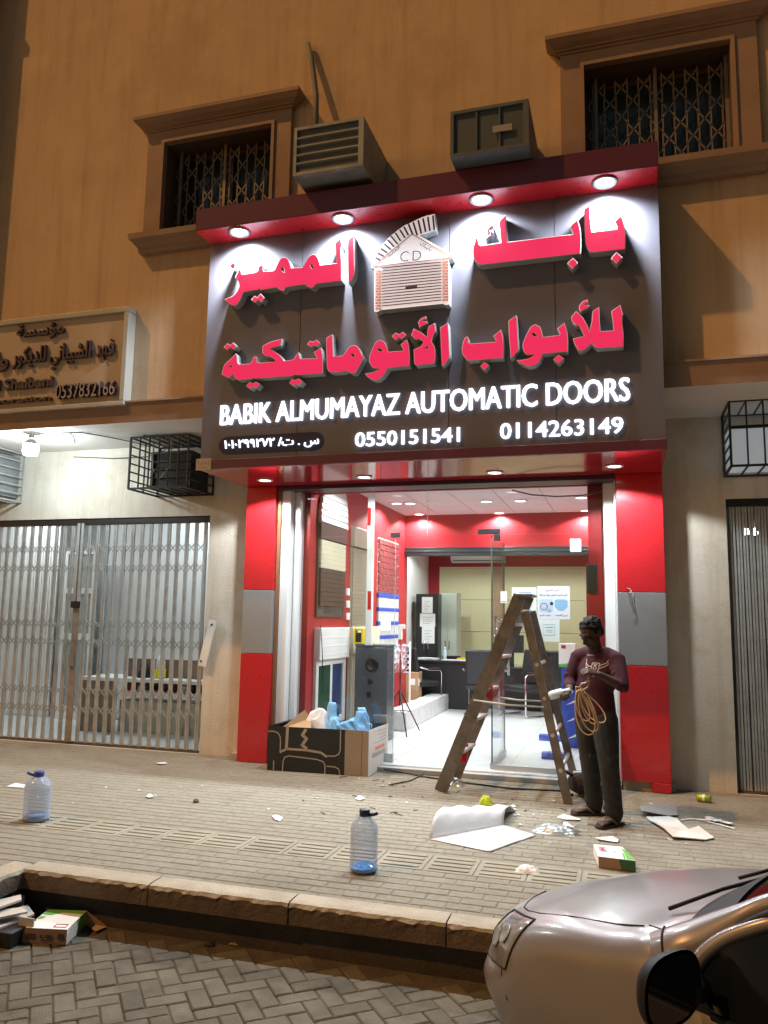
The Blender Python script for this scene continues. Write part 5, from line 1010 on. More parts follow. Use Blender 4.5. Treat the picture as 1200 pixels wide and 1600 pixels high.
b = MB(); b.quad(bxp(0, 1, .002), bxp(1, 1, .002), bxp(1, 1, hh), bxp(0, 1, hh)); b.quad(bxp(un, 1-vn, .002), bxp(1-un, 1-vn, .002), bxp(1-un, 1-vn, hh), bxp(un, 1-vn, hh)); b.quad(bxp(0, 0, .012), bxp(1, 0, .012), bxp(1, 1, .012), bxp(0, 1, .012)); b.build('back_panel', blkc, bx, recalc=False)
# printed line work on the front, in the front panel's own plane (zoom pixels -> u, height)
def fu(px, py): return ((px-85)/(877-85), 1-(py-370-(px-85)*0.044)/(718-370+(px-85)*0.019))
b = MB()
def line(pts, wd=0.011, m=0):
    pts = [fu(*p) for p in pts]; P2 = [Vector((p[0]*ex.length, p[1]*hh)) for p in pts]
    for i in range(len(P2)-1):
        a, c = P2[i], P2[i+1]; d = (c-a).normalized(); n = Vector((-d.y, d.x))*wd/2; a = a-d*wd*0.3; c = c+d*wd*0.3
        q = [bxp(p.x/ex.length, 0, p.y, 0.0015) for p in (a-n, c-n, c+n, a+n)]; b.quad(*q, m)
line([(85, 412), (130, 412), (165, 425), (183, 455), (187, 490), (187, 575)]); line([(187, 575), (240, 550), (400, 560), (510, 578), (555, 610)], 0.022); line([(240, 375), (236, 545)], 0.03)
line([(210, 725), (212, 650), (225, 615), (260, 605), (480, 632), (530, 650), (545, 680), (545, 755)]); line([(660, 400), (660, 560), (650, 590), (620, 605), (555, 605)]); line([(560, 685), (620, 690), (650, 705), (660, 735), (660, 762)]); line([(138, 645), (138, 712)])
line([(385, 400), (360, 440), (395, 470), (360, 520), (395, 545)], 0.03)
b.build('printed_lines', ltan, bx, recalc=False)
b = MB(); line([(828, 405), (824, 768)], 0.006, 0); b.build('printed_lines', mat('dark_red_print', (0.3, 0.04, 0.05), 0.5), bx, recalc=False)
b = MB()
def epl(v0, v1, z0, z1, m): b.quad(bxp(1, v0, z0*hh, 0), bxp(1, v1, z0*hh, 0), bxp(1, v1, z1*hh, 0), bxp(1, v0, z1*hh, 0), m)
off = ex.normalized()*0.0015; F0s = F0.copy(); F0 += off
epl(.32, .8, .50, .58, 0)
for v0, v1, z in ((.45, .85, .90), (.5, .85, .82), (.5, .88, .74), (.25, .85, .67)): epl(v0, v1, z, z+.014, 1)
x0 = 0.18
for k in range(11): w_ = rnd.uniform(.03, .055); epl(x0, x0+w_, .36, .46, 1); x0 += w_+.018
epl(.78, .90, .22, .31, 1); F0 = F0s
b.build('printed_marks', [mat('orange_print', (0.65, 0.25, 0.15), 0.6), mat('grey_print', (0.3, 0.3, 0.32), 0.6)], bx, recalc=False)
b = MB(); b.quad(bxp(.0, 0, hh), bxp(.0, 1, hh), bxp(.10, 1, hh+.02), bxp(.06, .1, hh+.012)); b.build('flap', blkc, bx, solid=0.005)
b = MB(); b.quad(bxp(.86, .98, hh), bxp(1, .98, hh), bxp(1.0, .9, hh+.09), bxp(.86, .9, hh+.09)); b.build('flap', whc, bx, solid=0.005)
b = MB(); b.quad(bxp(.1, .1, hh-.03), bxp(.42, .05, hh-.01), bxp(.30, .5, hh+.05), bxp(.25, .45, hh+.14)); b.build('inner_flap', kraft, bx, solid=0.005)
wpap = mat('crumpled_white_paper', (0.70, 0.69, 0.68), 0.7, bump=0.3, bs=30)
def crumple(nm, c, sx, sy, sz, m_, seed, lab, cat, peaks=(), n=26, grp=None):
    r_ = random.Random(seed); ph = [(r_.uniform(3, 14), r_.uniform(3, 14), r_.uniform(0, 6), r_.uniform(.3, 1)) for _ in range(7)]
    def fn(u, v):
        x, y = (u-.5)*2, (v-.5)*2; z = 0
        for a, e, p_, g in ph: z += g*abs(math.sin(a*x*.5+e*y*.5+p_))
        z = z/3.5+.22*abs(math.sin(13*x+5*y+ph[2][2]))*abs(math.sin(9*y-4*x)); e_ = max(0, 1-(x*x)**1.5)*max(0, 1-(y*y)**1.5); z = z*0.5*e_+0.5*e_
        for px_, py_, h_, rr in peaks: z += h_*max(0, 1-math.hypot(x-px_, y-py_)/rr)**1.3
        k = 1+0.10*math.sin(7*y+ph[0][2]); kk = 1+0.10*math.sin(6*x+ph[1][2])
        return (c[0]+x*sx*k, c[1]+y*sy*kk, c[2]+max(0.003, z*sz))
    b = MB(); b.grid(fn, n, n, smooth=False); o = b.build(nm, m_, loc=c, recalc=False); return tag(o, lab, cat, grp)
bluep = mat('blue_plastic_bag', (0.20, 0.47, 0.82), 0.28, var=0.12, vs=10, bump=0.7, bs=16)
p = bxp(.68, .5, hh-0.09); exn, eyn = ex.normalized(), ey.normalized()
def bagp(u, v):
    a = 2*math.pi*u; ear = math.exp(-((u-.48)/.055)**2)*.17+math.exp(-((u-.97)/.05)**2)*.12+math.exp(-((u-.03)/.04)**2)*.10; h = .13+ear+.025*math.sin(5*a+1)+.012*math.sin(11*a)
    vv = min(1, v*1.25); over = max(0, v-.8)/.2
    r_ = 1+.08*math.sin(3*a)*vv-.22*vv+.06*math.sin(8*a+3*vv)*vv-.30*over+.04*math.sin(17*a+9*vv)
    return p+exn*(.25*r_*math.cos(a))+eyn*(.15*r_*math.sin(a))+Vector((0, 0, .01+h*vv-.045*over*(1 if ear < .04 else .1)+.008*math.sin(13*a)*vv))
b = MB(); b.grid(bagp, 90, 16); tag(b.build('plastic_bag', bluep, loc=p, recalc=False), 'light blue plastic bag stuffed in the top of the black cardboard box', 'bag')
p = bxp(.36, .5, hh-0.07); crumple('waste_paper', p, 0.15, 0.10, 0.17, wpap, 9, 'crumpled white paper sticking out of the black cardboard box', 'paper', [(.6, .1, .6, .9), (-.2, 0, .3, .8)], 7)
b = MB(); b.tube([bxp(.90, .3, hh-0.01), bxp(.92, .3, hh+.05), bxp(.965, .3, hh+.04), bxp(.97, .3, hh-.02)], 0.004, 6); o = b.build('box_handle', white, bx)
# ------------------------------------------------------------------ bottles
plas = bpy.data.materials.new('clear_blue_plastic'); plas.use_nodes = True
def _plas():
    n = plas.node_tree.nodes; L = plas.node_tree.links; pb = n['Principled BSDF']; pb.inputs['Base Color'].default_value = (0.45, 0.55, 0.72, 1); pb.inputs['Roughness'].default_value = 0.12; pb.inputs['Specular IOR Level'].default_value = 0.9
    t = n.new('ShaderNodeBsdfTransparent'); t.inputs[0].default_value = (0.86, 0.90, 0.97, 1); lw = n.new('ShaderNodeLayerWeight'); lw.inputs[0].default_value = 0.35
    mr = n.new('ShaderNodeMapRange'); mr.inputs['To Min'].default_value = 0.20; mr.inputs['To Max'].default_value = 0.85; L.new(lw.outputs['Facing'], mr.inputs['Value'])
    x = n.new('ShaderNodeMixShader'); L.new(mr.outputs[0], x.inputs[0]); L.new(t.outputs[0], x.inputs[1]); L.new(pb.outputs[0], x.inputs[2]); L.new(x.outputs[0], n['Material Output'].inputs[0])
_plas()
def jug(base, Hh, Rr, lab, capm, water, tilt=0.0, strap=1):
    t = thing('water_jug', lab, 'bottle', base, 'empty water jugs on the pavement'); x, y, z = base
    prof = [(0.001, .006), (.80*Rr, .004), (.96*Rr, .02), (Rr, .05*Hh)]
    for k in range(9): zz = .10+.06*k; prof += [(Rr, (zz)*Hh), (.955*Rr, (zz+.02)*Hh), (.955*Rr, (zz+.03)*Hh), (Rr, (zz+.05)*Hh)]
    prof += [(Rr, .66*Hh), (.98*Rr, .71*Hh), (.84*Rr, .78*Hh), (.60*Rr, .85*Hh), (.36*Rr, .90*Hh), (.33*Rr, .93*Hh)]
    b = MB(); b.lathe(prof, base, 28); b.build('body', plas, t, recalc=False)
    b = MB(); b.lathe([(.36*Rr, .885*Hh), (.38*Rr, .89*Hh), (.38*Rr, .985*Hh), (.34*Rr, Hh), (.001, Hh)], base, 20); b.build('cap', capm, t)
    b = MB(); b.tube([(x+strap*.36*Rr, y, z+.91*Hh), (x+strap*.7*Rr, y-.01, z+.93*Hh), (x+strap*1.0*Rr, y-.01, z+.955*Hh)], .011, 6); b.build('handle', capm, t)
    if water:
        b = MB(); b.lathe([(.001, .008), (.80*Rr, .008), (.93*Rr, .02), (.96*Rr, .034), (.80*Rr, .040), (.6*Rr, .034), (.4*Rr, .042), (.2*Rr, .034), (.001, .04)], base, 22, smooth=False); b.build('water', mat('blue_tinted_water', (0.10, 0.34, 0.85), 0.05, spec=1.0, var=0.6, vs=60), t)
    else:
        b = MB(); b.lathe([(.001, .008), (.9*Rr, .01), (.93*Rr, .05), (.001, .052)], base, 20); b.build('water', mat('grey_water', (0.25, 0.32, 0.45), 0.05), t)
    return t
navy = mat('navy_cap', (0.012, 0.015, 0.04), 0.4); roy = mat('royal_blue_cap', (0.03, 0.05, 0.25), 0.4)
p = PZ(568, 1362); q = PY(568, 1262, p.y+0.03); jug(p.to_tuple(), q.z, 0.087, 'clear water jug with dark cap and blue water at the pavement edge', navy, True)
p = PZ(56, 1283); q = PY(58, 1203, p.y+0.03); jug(p.to_tuple(), q.z, 0.098, 'cloudy empty water jug with royal blue cap at the left', roy, False, strap=-1)
# ------------------------------------------------------------------ litter on the pavement
foam = mat('white_foam_sheet', (0.70, 0.70, 0.72), 0.28, var=0.03, vs=6, bump=0.5, bs=11)
fA, fB, fC, fD = PZ(671, 1312), PZ(765, 1332), PZ(838, 1306), PZ(787, 1290)
b = MB()
def sheet(u, v):     # flat front half
    p = (fA*(1-u)+fD*u)*(1-v)+(fB*(1-u)+fC*u)*v; j = 0.012*math.sin(9*u+3)*v*(1-u)+0.03*v*max(0, .6-u)*math.sin(7*u)
    return (p.x, p.y, 0.004+abs(j))
b.grid(sheet, 18, 10)
gA, gD = PZ(700, 1268), PZ(790, 1259); gA = Vector((fA.x+0.10, fA.y+0.70, 0)); gD = Vector((fD.x+0.02, fD.y+0.52, 0))
def flap(u, v):      # half folded back over itself in a soft roll
    a = fA*(1-u)+fD*u; c = gA*(1-u)+gD*u; s = math.sin(math.pi*min(1, v*1.05)); hgt = (0.19-0.07*u)*s*(1-.3*v)+0.010*math.sin(u*21)*s*math.sin(v*9)
    ov = -0.10*math.sin(math.pi*v)*(1-v)*1.6; p = a*(1-v)+c*v; d = (c-a).normalized(); p = p+d*ov
    return (p.x, p.y, 0.006+hgt)
b.grid(flap, 20, 16); o = b.build('foam_sheet', foam, loc=fA, solid=0.004); tag(o, 'large white foam sheet folded over on the pavement near the ladder', 'packing sheet')
# green and white flattened product box
q = [PZ(935, 1338, .07), PZ(993, 1345, .07), PZ(972, 1323, .07), PZ(927, 1319, .07)]
bxg = thing('product_box', 'crushed white and green product box lying on the pavement by the car', 'box', (q[0].x, q[0].y, 0)); b = MB()
b.add([(p.x, p.y, .07) for p in q]+[(p.x, p.y, .003) for p in q], [(0, 1, 2, 3), (4, 7, 6, 5), (1, 5, 6, 2), (2, 6, 7, 3), (3, 7, 4, 0)], 0); b.add([(q[0].x, q[0].y, .07), (q[1].x, q[1].y, .07), (q[1].x, q[1].y, .003), (q[0].x, q[0].y, .003)], [(0, 3, 2, 1)], 1); b.build('carton', [white, mat('brown_card_side', (0.26, 0.17, 0.11), 0.7)], bxg)
def bq(u, v, z=.0715): p = (q[0]*(1-u)+q[1]*u)*(1-v)+(q[3]*(1-u)+q[2]*u)*v; return (p.x, p.y, z)
b = MB(); b.poly([bq(.78, .02), bq(.99, .03), bq(.99, .75), bq(.90, .9), bq(.86, .5)]); b.poly([bq(.70, .02), bq(.76, .03), bq(.84, .45), bq(.80, .55)]); f0, f1 = q[0], q[1]
b.add([(f0.x+(f1.x-f0.x)*u, f0.y+(f1.y-f0.y)*u-.0015, z) for u, z in ((.55, .069), (.99, .069), (.99, .005), (.62, .005))], [(0, 1, 2, 3)], 1); b.build('green_print', [grn, mat('dark_green_print', (0.03, 0.10, 0.04), 0.6)], bxg)
b = MB()
for u0, u1, v0, v1 in ((.12, .34, .78, .82), (.12, .34, .44, .48), (.12, .15, .44, .82), (.31, .34, .44, .82)): b.poly([bq(u0, v0), bq(u1, v0), bq(u1, v1), bq(u0, v1)], 0)
b.poly([bq(.17, .52), bq(.29, .52), bq(.29, .74), bq(.17, .74)], 1); b.poly([bq(.48, .30), bq(.62, .50), bq(.66, .72), bq(.58, .52)], 2); b.build('printing', [mat('dark_red_print', (0.3, 0.04, 0.05), 0.5), rink, mat('grey_print', (0.3, 0.3, 0.32), 0.6)], bxg)
# torn white card with grey flap
q = [PZ(880+x/4.444, 1240+y/4.444) for x, y in ((575, 172), (735, 172), (790, 190), (820, 225), (870, 262), (905, 255), (940, 246), (990, 275), (1050, 318), (990, 333), (870, 326), (765, 322), (690, 258), (640, 222), (600, 200))]
b = MB(); b.prism([[(p.x, p.y) for p in q]], lambda u, v, d: (u, v, d+0.01*math.sin(u*9)*math.sin(v*7)+.012), 0.004, 0.010, back=True); b.build('torn_card', whc); tc_ = bpy.data.objects['torn_card']; tag(tc_, 'torn white cardboard sheet lying on the pavement right of the man', 'cardboard')
q = [PZ(880+x/4.444, 1240+y/4.444) for x, y in ((545, 165), (530, 125), (640, 108), (785, 105), (795, 160), (735, 170), (575, 170))]; b = MB(); b.prism([[(p.x, p.y) for p in q]], lambda u, v, d: (u, v, d+.03+0.02*math.sin(u*14)), 0.0, 0.004, back=True); tag(b.build('card_flap', mat('grey_card_back', (0.33, 0.31, 0.30), 0.7), loc=q[0]), 'bent grey cardboard flap behind the torn white sheet', 'cardboard')
for k, pts in enumerate((((820, 188), (900, 182), (1000, 200), (1190, 250)), ((1000, 165), (1060, 190), (1170, 225)), ((1010, 175), (1040, 195), (1100, 200)))):
    P_ = [PZ(880+x/4.444, 1240+y/4.444) for x, y in pts]; b = MB()
    for i in range(len(P_)-1): b.bar(P_[i]+Vector((0, 0, .008)), P_[i+1]+Vector((0, 0, .008+.01*(i % 2))), [.02, .05, .06][k], .003)
    tag(b.build('packing_strip', wpap, loc=P_[0]), ['long thin', 'wide torn', 'short crumpled'][k]+' pale packing strip on the pavement right of the torn card', 'strip', 'pale packing strips')
# drink can
c0, c1 = PZ(1089, 1252), PZ(1111, 1255); c0.z = c1.z = 0.034; cn = thing('drink_can', 'lime green drink can lying on its side by the cream wall', 'can', (c0.x, c0.y, 0)); b = MB(); d = (c1-c0); L = d.length
b.lathe([(.001, 0), (.026, 0.0), (.033, .012), (.033, L-.012), (.026, L), (.001, L)], c0, 20, ax=d); b.build('body', mat('lime_green_can', (0.30, 0.46, 0.02), 0.3, metal=0.3, var=0.25, vs=30), cn); b = MB(); b.lathe([(.0335, L*.42), (.0337, L*.6)], c0, 20, ax=d); b.build('band', white, cn)
b = MB(); b.lathe([(.027, L+.0005), (.001, L+.0005)], c0, 16, ax=d); b.build('lid', steel, cn)
p = PZ(759, 1256); crumple('sweet_wrapper', p, .055, .05, .07, mat('yellow_green_wrapper', (0.45, 0.55, 0.03), 0.35), 3, 'crumpled yellow green wrapper behind the folded foam sheet', 'wrapper', n=12)
film = glassmat('clear_film', (0.90, 0.92, 0.94), 0.45, 0.25)
p = PZ(868, 1300); crumple('plastic_film', p, .17, .10, .05, film, 12, 'crumpled clear plastic film on the pavement near the foam sheet', 'plastic film', n=22)
p = PZ(694, 1275); crumple('plastic_film', p, .06, .09, .08, film, 15, 'piece of clear plastic film behind the left end of the foam sheet', 'plastic film', n=12)
p = PZ(706, 1226); crumple('plastic_bag', p, .12, .10, .07, film, 19, 'clear plastic bag under the left ladder legs', 'bag', n=16)
def scrap(poly, lab, grp=None, m_=white, z=.004, nm='paper_scrap', ben=.01):
    q = [PZ(*p) for p in poly]; b = MB(); b.prism([[(p.x, p.y) for p in q]], lambda u, v, d: (u, v, d+ben*(0.5+0.5*math.sin(u*31+v*23))), z, z+.002, back=True); tag(b.build(nm, m_, loc=q[0]), lab, nm.split('_')[-1], grp)
scrap(((870, 1278), (880, 1275), (908, 1281), (905, 1283), (884, 1282)), 'long white paper scrap under the toes of the man', 'torn white scraps')
scrap(((880, 1286), (886, 1286), (898, 1296), (881, 1292)), 'triangular white scrap in front of the man', 'torn white scraps'); scrap(((930, 1312), (957, 1310), (967, 1315), (965, 1318), (940, 1315)), 'white torn scrap beside the green product box', 'torn white scraps')
scrap(((791, 1264), (803, 1259), (806, 1262), (801, 1263), (807, 1266), (796, 1267)), 'forked white scrap at the right end of the foam sheet', 'torn white scraps'); scrap(((10, 1230), (24, 1226), (42, 1228), (38, 1232)), 'long white scrap left of the cloudy jug', 'torn white scraps')
scrap(((425, 1277), (432, 1274), (442, 1279), (438, 1284), (430, 1283)), 'white star shaped scrap in the middle of the pavement', 'torn white scraps'); scrap(((243, 1194), (258, 1191), (262, 1194), (250, 1196)), 'white scrap lying near the left gate', 'torn white scraps'); scrap(((228, 1246), (234, 1243), (240, 1246), (233, 1249)), 'small white scrap between gate and tactile strip', 'torn white scraps')
scrap(((555, 1250), (562, 1244), (570, 1249), (562, 1252)), 'white scrap just behind the dark capped jug', 'torn white scraps')
p = PZ(825, 1363); crumple('paper_ball', p, .075, .05, .045, wpap, 23, 'crumpled grey white paper on the tactile strip', 'paper', n=12)
stn = mat('brown_stone', (0.16, 0.11, 0.07), 0.9, bump=0.6, bs=40); p = PZ(306, 1254); b = MB(); b.lathe([(.001, 0), (.022, .002), (.026, .016), (.016, .03), (.001, .034)], p, 7, smooth=False); tag(b.build('stone', stn, loc=p), 'small brown stone lying on the pavement', 'stone')
# many small scraps, chips and twigs
R2 = random.Random(21)
for k in range(46):
    u, v = R2.random(), R2.random(); px = 380+700*u if k < 36 else 40+330*u; py = 1195+130*v if px > 600 else 1195+75*v
    p = PZ(px, py)
    if p.y > 7.9 or (0.0 < p.x) and p.y > 7.8: continue
    s_ = R2.uniform(.008, .022); n = R2.randint(3, 6); a0 = R2.uniform(0, 6); b = MB(); pl_ = [(p.x+s_*R2.uniform(.5, 1.2)*math.cos(a0+6.28*i/n), p.y+s_*R2.uniform(.5, 1.2)*math.sin(a0+6.28*i/n)) for i in range(n)]
    b.prism([pl_], lambda a, c, d: (a, c, d+.006*math.sin(a*90)), .006, .008, back=True); tag(b.build('paper_chip', white if k % 3 else wpap, loc=p, recalc=False), 'tiny white paper chip lying on the pavement', 'paper chip', 'tiny paper chips')
for k in range(30):
    p = PZ(R2.uniform(420, 1000), R2.uniform(1212, 1300))
    if p.y > 7.85: continue
    a = R2.uniform(0, 3.14); L = R2.uniform(.015, .045); d = Vector((math.cos(a), math.sin(a), 0)); b = MB(); b.tube([p+Vector((0, 0, .006))-d*L, p+Vector((.004, 0, .008)), p+Vector((0, 0, .006))+d*L], .0035, 5); tag(b.build('wire_offcut', wire, loc=p), 'short black wire offcut on the pavement', 'wire offcut', 'wire offcuts')
b = MB(); b.tube([PZ(600, 1205, .02)+Vector((0, 0, .02)), PZ(660, 1213, .008), PZ(720, 1222, .008), PZ(800, 1232, .008), PZ(884, 1236, .008)], .008, 6); tag(b.build('power_cable', wire, loc=PZ(720, 1222)), 'black power cable along the threshold behind the ladder', 'cable')
b = MB(); b.tube([PZ(610, 1226, .008), PZ(640, 1220, .008), PZ(665, 1208, .008), PZ(680, 1205, .008)], .006, 6); tag(b.build('power_cable', wire, loc=PZ(640, 1220)), 'thin curved cable beside the black cardboard box', 'cable')
# backpack and socket block
p = PZ(921, 1251); bk = thing('backpack', 'dark backpack on the ground behind the legs of the man', 'bag', (p.x, p.y+.15, 0)); bkm = mat('dark_brown_fabric', (0.025, 0.017, 0.016), 0.85, bump=0.4, bs=60)
b = MB(); b.grid(lambda u, v: (p.x+.19*math.cos(u*6.283)*(max(.02, 1-abs(2*v-1)**3)**.5)*(1+.08*math.sin(5*u*6.28)), p.y+.16+.11*math.sin(u*6.283)*(max(.02, 1-abs(2*v-1)**3)**.5), .005+.21*v), 28, 12); b.build('bag_body', bkm, bk, merge=True)
b = MB(); b.tube([(p.x-.15, p.y+.08, .19), (p.x-.22, p.y+.02, .24), (p.x-.26, p.y, .15), (p.x-.23, p.y, .04), (p.x-.14, p.y+.03, .03)], .014, 8); b.build('strap', blackm, bk)
b = MB(); b.box(p.x-.10, p.x+.10, p.y+.035, p.y+.06, .03, .13); b.build('pocket', bkm, bk, bevel=.012)
a, c = PY(896, 1217, 8.0), PY(915, 1206, 8.0); b = MB(); b.box(a.x, c.x, 7.96, 8.015, a.z, c.z); o = tag(b.build('socket_block', whitep, loc=((a.x+c.x)/2, 8, a.z), bevel=.006), 'white socket block at the right end of the threshold', 'socket'); b = MB(); m_ = (a+c)/2; b.lathe([(.001, 0), (.025, 0), (.025, .003), (.001, .003)], (m_.x, 7.959, m_.z), 14, ax=(0, -1, 0)); b.build('socket_face', blackm, o)
# ------------------------------------------------------------------ cartons on the road, bottom left
def pz(x, y, h=0): return PZ(x/4, 1380+y/4, ZR+h)
hb = .085; tq = [pz(160, 278, hb), pz(420, 290, hb), pz(540, 172, hb), pz(300, 165, hb)]; gb = thing('product_box', 'empty white and green product box on the road below the kerb', 'box', (tq[0].x, tq[0].y, ZR)); b = MB()
b.add([(p.x, p.y, ZR+hb) for p in tq]+[(p.x, p.y, ZR+.004) for p in tq], [(0, 1, 2, 3), (4, 7, 6, 5), (1, 5, 6, 2), (2, 6, 7, 3), (3, 7, 4, 0)], 0); b.add([(tq[0].x, tq[0].y, ZR+hb), (tq[1].x, tq[1].y, ZR+hb), (tq[1].x+.0, tq[1].y, ZR+.004), (tq[0].x-.03, tq[0].y-.01, ZR+.004)], [(0, 3, 2, 1)], 1); b.build('carton', [white, mat('brown_card_side', (0.26, 0.17, 0.11), 0.7)], gb)
def gq(u, v, z=ZR+.085+.0015): p = (tq[0]*(1-u)+tq[1]*u)*(1-v)+(tq[3]*(1-u)+tq[2]*u)*v; return (p.x, p.y, z)
b = MB(); b.poly([gq(.02, .72), gq(.25, .70), gq(.45, .86), gq(.98, .80), gq(.99, .99), gq(.01, .99)]); b.poly([gq(.03, .45), gq(.15, .5), gq(.16, .62), gq(.02, .6)]); r0, r1 = tq[1], tq[2]
b.add([(r0.x+(r1.x-r0.x)*u+.0015, r0.y+(r1.y-r0.y)*u, ZR+z) for u, z in ((.5, .083), (.98, .083), (.98, .006), (.62, .006))], [(0, 1, 2, 3)]); b.build('green_print', grn, gb)
b = MB()
for u0, u1, v0, v1 in ((.62, .92, .08, .11), (.62, .92, .22, .25), (.62, .64, .08, .25), (.90, .92, .08, .25)): b.poly([gq(u0, v0), gq(u1, v0), gq(u1, v1), gq(u0, v1)])
b.build('printing', mat('dark_red_print', (0.3, 0.04, 0.05), 0.5), gb)
b = MB()
for u0, u1, z0, z1 in ((.10, .30, .35, .65), (.80, .94, .35, .7), (.40, .46, .4, .6), (.52, .68, .4, .6), (.45, .70, .22, .28)):
    f0, f1 = tq[0], tq[1]; b.add([(f0.x+(f1.x-f0.x)*u-.03*(1-z)*(1-u), f0.y+(f1.y-f0.y)*u-.0035-.01*(1-z)*(1-u), ZR+.004+z*.081) for u, z in ((u0, z0), (u1, z0), (u1, z1), (u0, z1))], [(0, 1, 2, 3)])
b.build('side_print', mat('dark_plum_letters', (0.07, 0.04, 0.05), 0.5), gb)
b = MB(); q0, q1 = tq[2], pz(660, 270); b.add([(q0.x, q0.y, ZR+hb), (q1.x, q1.y, ZR+.005), (pz(540, 265).x, pz(540, 265).y, ZR+.005)], [(0, 1, 2)]); b.build('flap', kraft, gb, solid=.004)
scrap_ = [pz(535, 268), pz(600, 310), pz(668, 280), pz(560, 262)]; b = MB(); b.prism([[(p.x, p.y) for p in scrap_]], lambda u, v, d: (u, v, d), ZR+.006, ZR+.009, back=True); tag(b.build('card_scrap', kraft, loc=scrap_[0]), 'tan card scrap on the road beside the green product box', 'scrap')
dkb = mat('black_box_card', (0.02, 0.02, 0.022), 0.5)
base = pz(-60, 400); fb = thing('flattened_carton', 'torn white cartons piled on a black box at the left edge of the road', 'box', (base.x, base.y, ZR)); b = MB()
for k, (pts, h0) in enumerate((([(-120, 130), (130, 70), (135, 100), (-120, 190)], .17), ([(-120, 240), (170, 130), (215, 190), (-60, 300)], .10), ([(-120, 170), (140, 150), (175, 175), (-80, 230)], .14))):
    P_ = [pz(x, y, h0) for x, y in pts]; b.add([(p.x, p.y, p.z) for p in P_]+[(p.x, p.y, p.z-.012) for p in P_], [(0, 1, 2, 3), (7, 6, 5, 4), (0, 4, 5, 1), (1, 5, 6, 2), (2, 6, 7, 3), (3, 7, 4, 0)])
b.build('card_sheets', mat('dirty_white_card', (0.50, 0.46, 0.42), 0.7, var=0.12, vs=8), fb)
b = MB(); p0, p1 = pz(-110, 330), pz(60, 420); b.box(p0.x-.1, p1.x, p1.y, p1.y+.22, ZR+.003, ZR+.085); b.build('black_box', dkb, fb, bevel=.006)
for k, (x, y) in enumerate(((132, 95), (190, 240))): p = pz(x-25, y+10, .10); b = MB(); b.box(p.x-.05, p.x+.05, p.y-.004, p.y+.004, p.z-.05, p.z+.03); b.build('folded_edge', mat('dirty_white_card', (0.50, 0.46, 0.42), 0.7), fb)
p = PZ(327, 1476, ZR); crumple('dry_leaf', p, .03, .02, .02, mat('dark_leaf', (0.04, 0.025, 0.015), 0.9), 31, 'dark dry leaf on the road by the kerb', 'leaf', n=8); p = PZ(366, 1476, ZR); crumple('dry_leaf', p, .03, .015, .02, mat('tan_leaf', (0.22, 0.15, 0.08), 0.9), 33, 'tan dry leaf on the road by the kerb', 'leaf', n=8)
# ------------------------------------------------------------------ the man
man = thing('person', 'man in dark maroon shirt and black jeans looking down at a coil of cable', 'person', (-0.2, 6.75, 0))
def blob(build_fn, nm, m_, vox, par, smooth=6, lab=None):
    b = MB(); build_fn(b); o = b.build(nm, m_, par, recalc=True, label=lab)
    md = o.modifiers.new('merge', 'REMESH'); md.mode = 'VOXEL'; md.voxel_size = vox; md.use_smooth_shade = True
    ms = o.modifiers.new('soften', 'SMOOTH'); ms.factor = 0.5; ms.iterations = smooth
    return o
def ell(b, c, r, ax=None, n=16):
    c = Vector(c); X, Y, Z = (Vector((1, 0, 0)), Vector((0, 1, 0)), Vector((0, 0, 1))) if ax is None else ax
    vs = []; fs = []; m = n//2
    for i in range(m+1):
        t = math.pi*i/m
        for k in range(n): a = 2*math.pi*k/n; vs.append(c+X*r[0]*math.sin(t)*math.cos(a)+Y*r[1]*math.sin(t)*math.sin(a)+Z*r[2]*math.cos(t))
    for i in range(m):
        for k in range(n): fs.append((i*n+k, i*n+(k+1) % n, (i+1)*n+(k+1) % n, (i+1)*n+k))
    b.add(vs, fs, 0, True)
def cap(b, pts, rs, n=14):
    b.tube(pts, 0, n, rs=rs)
    for i in (0, -1): r = rs[i]; r = r if isinstance(r, tuple) else (r, r); ell(b, pts[i], (max(r)*.98, max(r)*.98, max(r)*.98) if r[0] == r[1] else (min(r),)*3, n=12)
fdir = Vector((-0.72, -0.69, 0)).normalized(); rdir = Vector((-0.69, 0.72, 0)).normalized(); up = Vector((0, 0, 1))   # facing, his right
ctr = Vector((-0.235, 6.76, 0))
shR, shL = PY(905, 1026, 6.89), PY(963, 1031, 6.64); elR, wrR, haR = PY(890, 1066, 6.84), PY(890, 1079, 6.62), PY(885, 1081, 6.56); elL, wrL, haL = PY(973, 1073, 6.50), PY(936, 1054, 6.40), PY(924, 1050, 6.38)
hipR, hipL = PY(918, 1122, 6.84), PY(944, 1122, 6.70); knR, knL = PY(922, 1192, 6.85), PY(952, 1198, 6.60); anR, anL = PY(929, 1262, 6.93), PY(960, 1280, 6.63); anR.z = anL.z = 0.085
nk0, nk1 = (shR+shL)/2+Vector((0.0, 0, 0.01)), None; hc = PY(924, 989, 6.66)
hf = (fdir+Vector((0, 0, -0.62))).normalized(); hu = (up-hf*up.dot(hf)).normalized(); hr = hf.cross(hu).normalized()
toR, toL = Vector((-0.92, -0.40, 0)).normalized(), Vector((-0.62, -0.78, 0)).normalized()
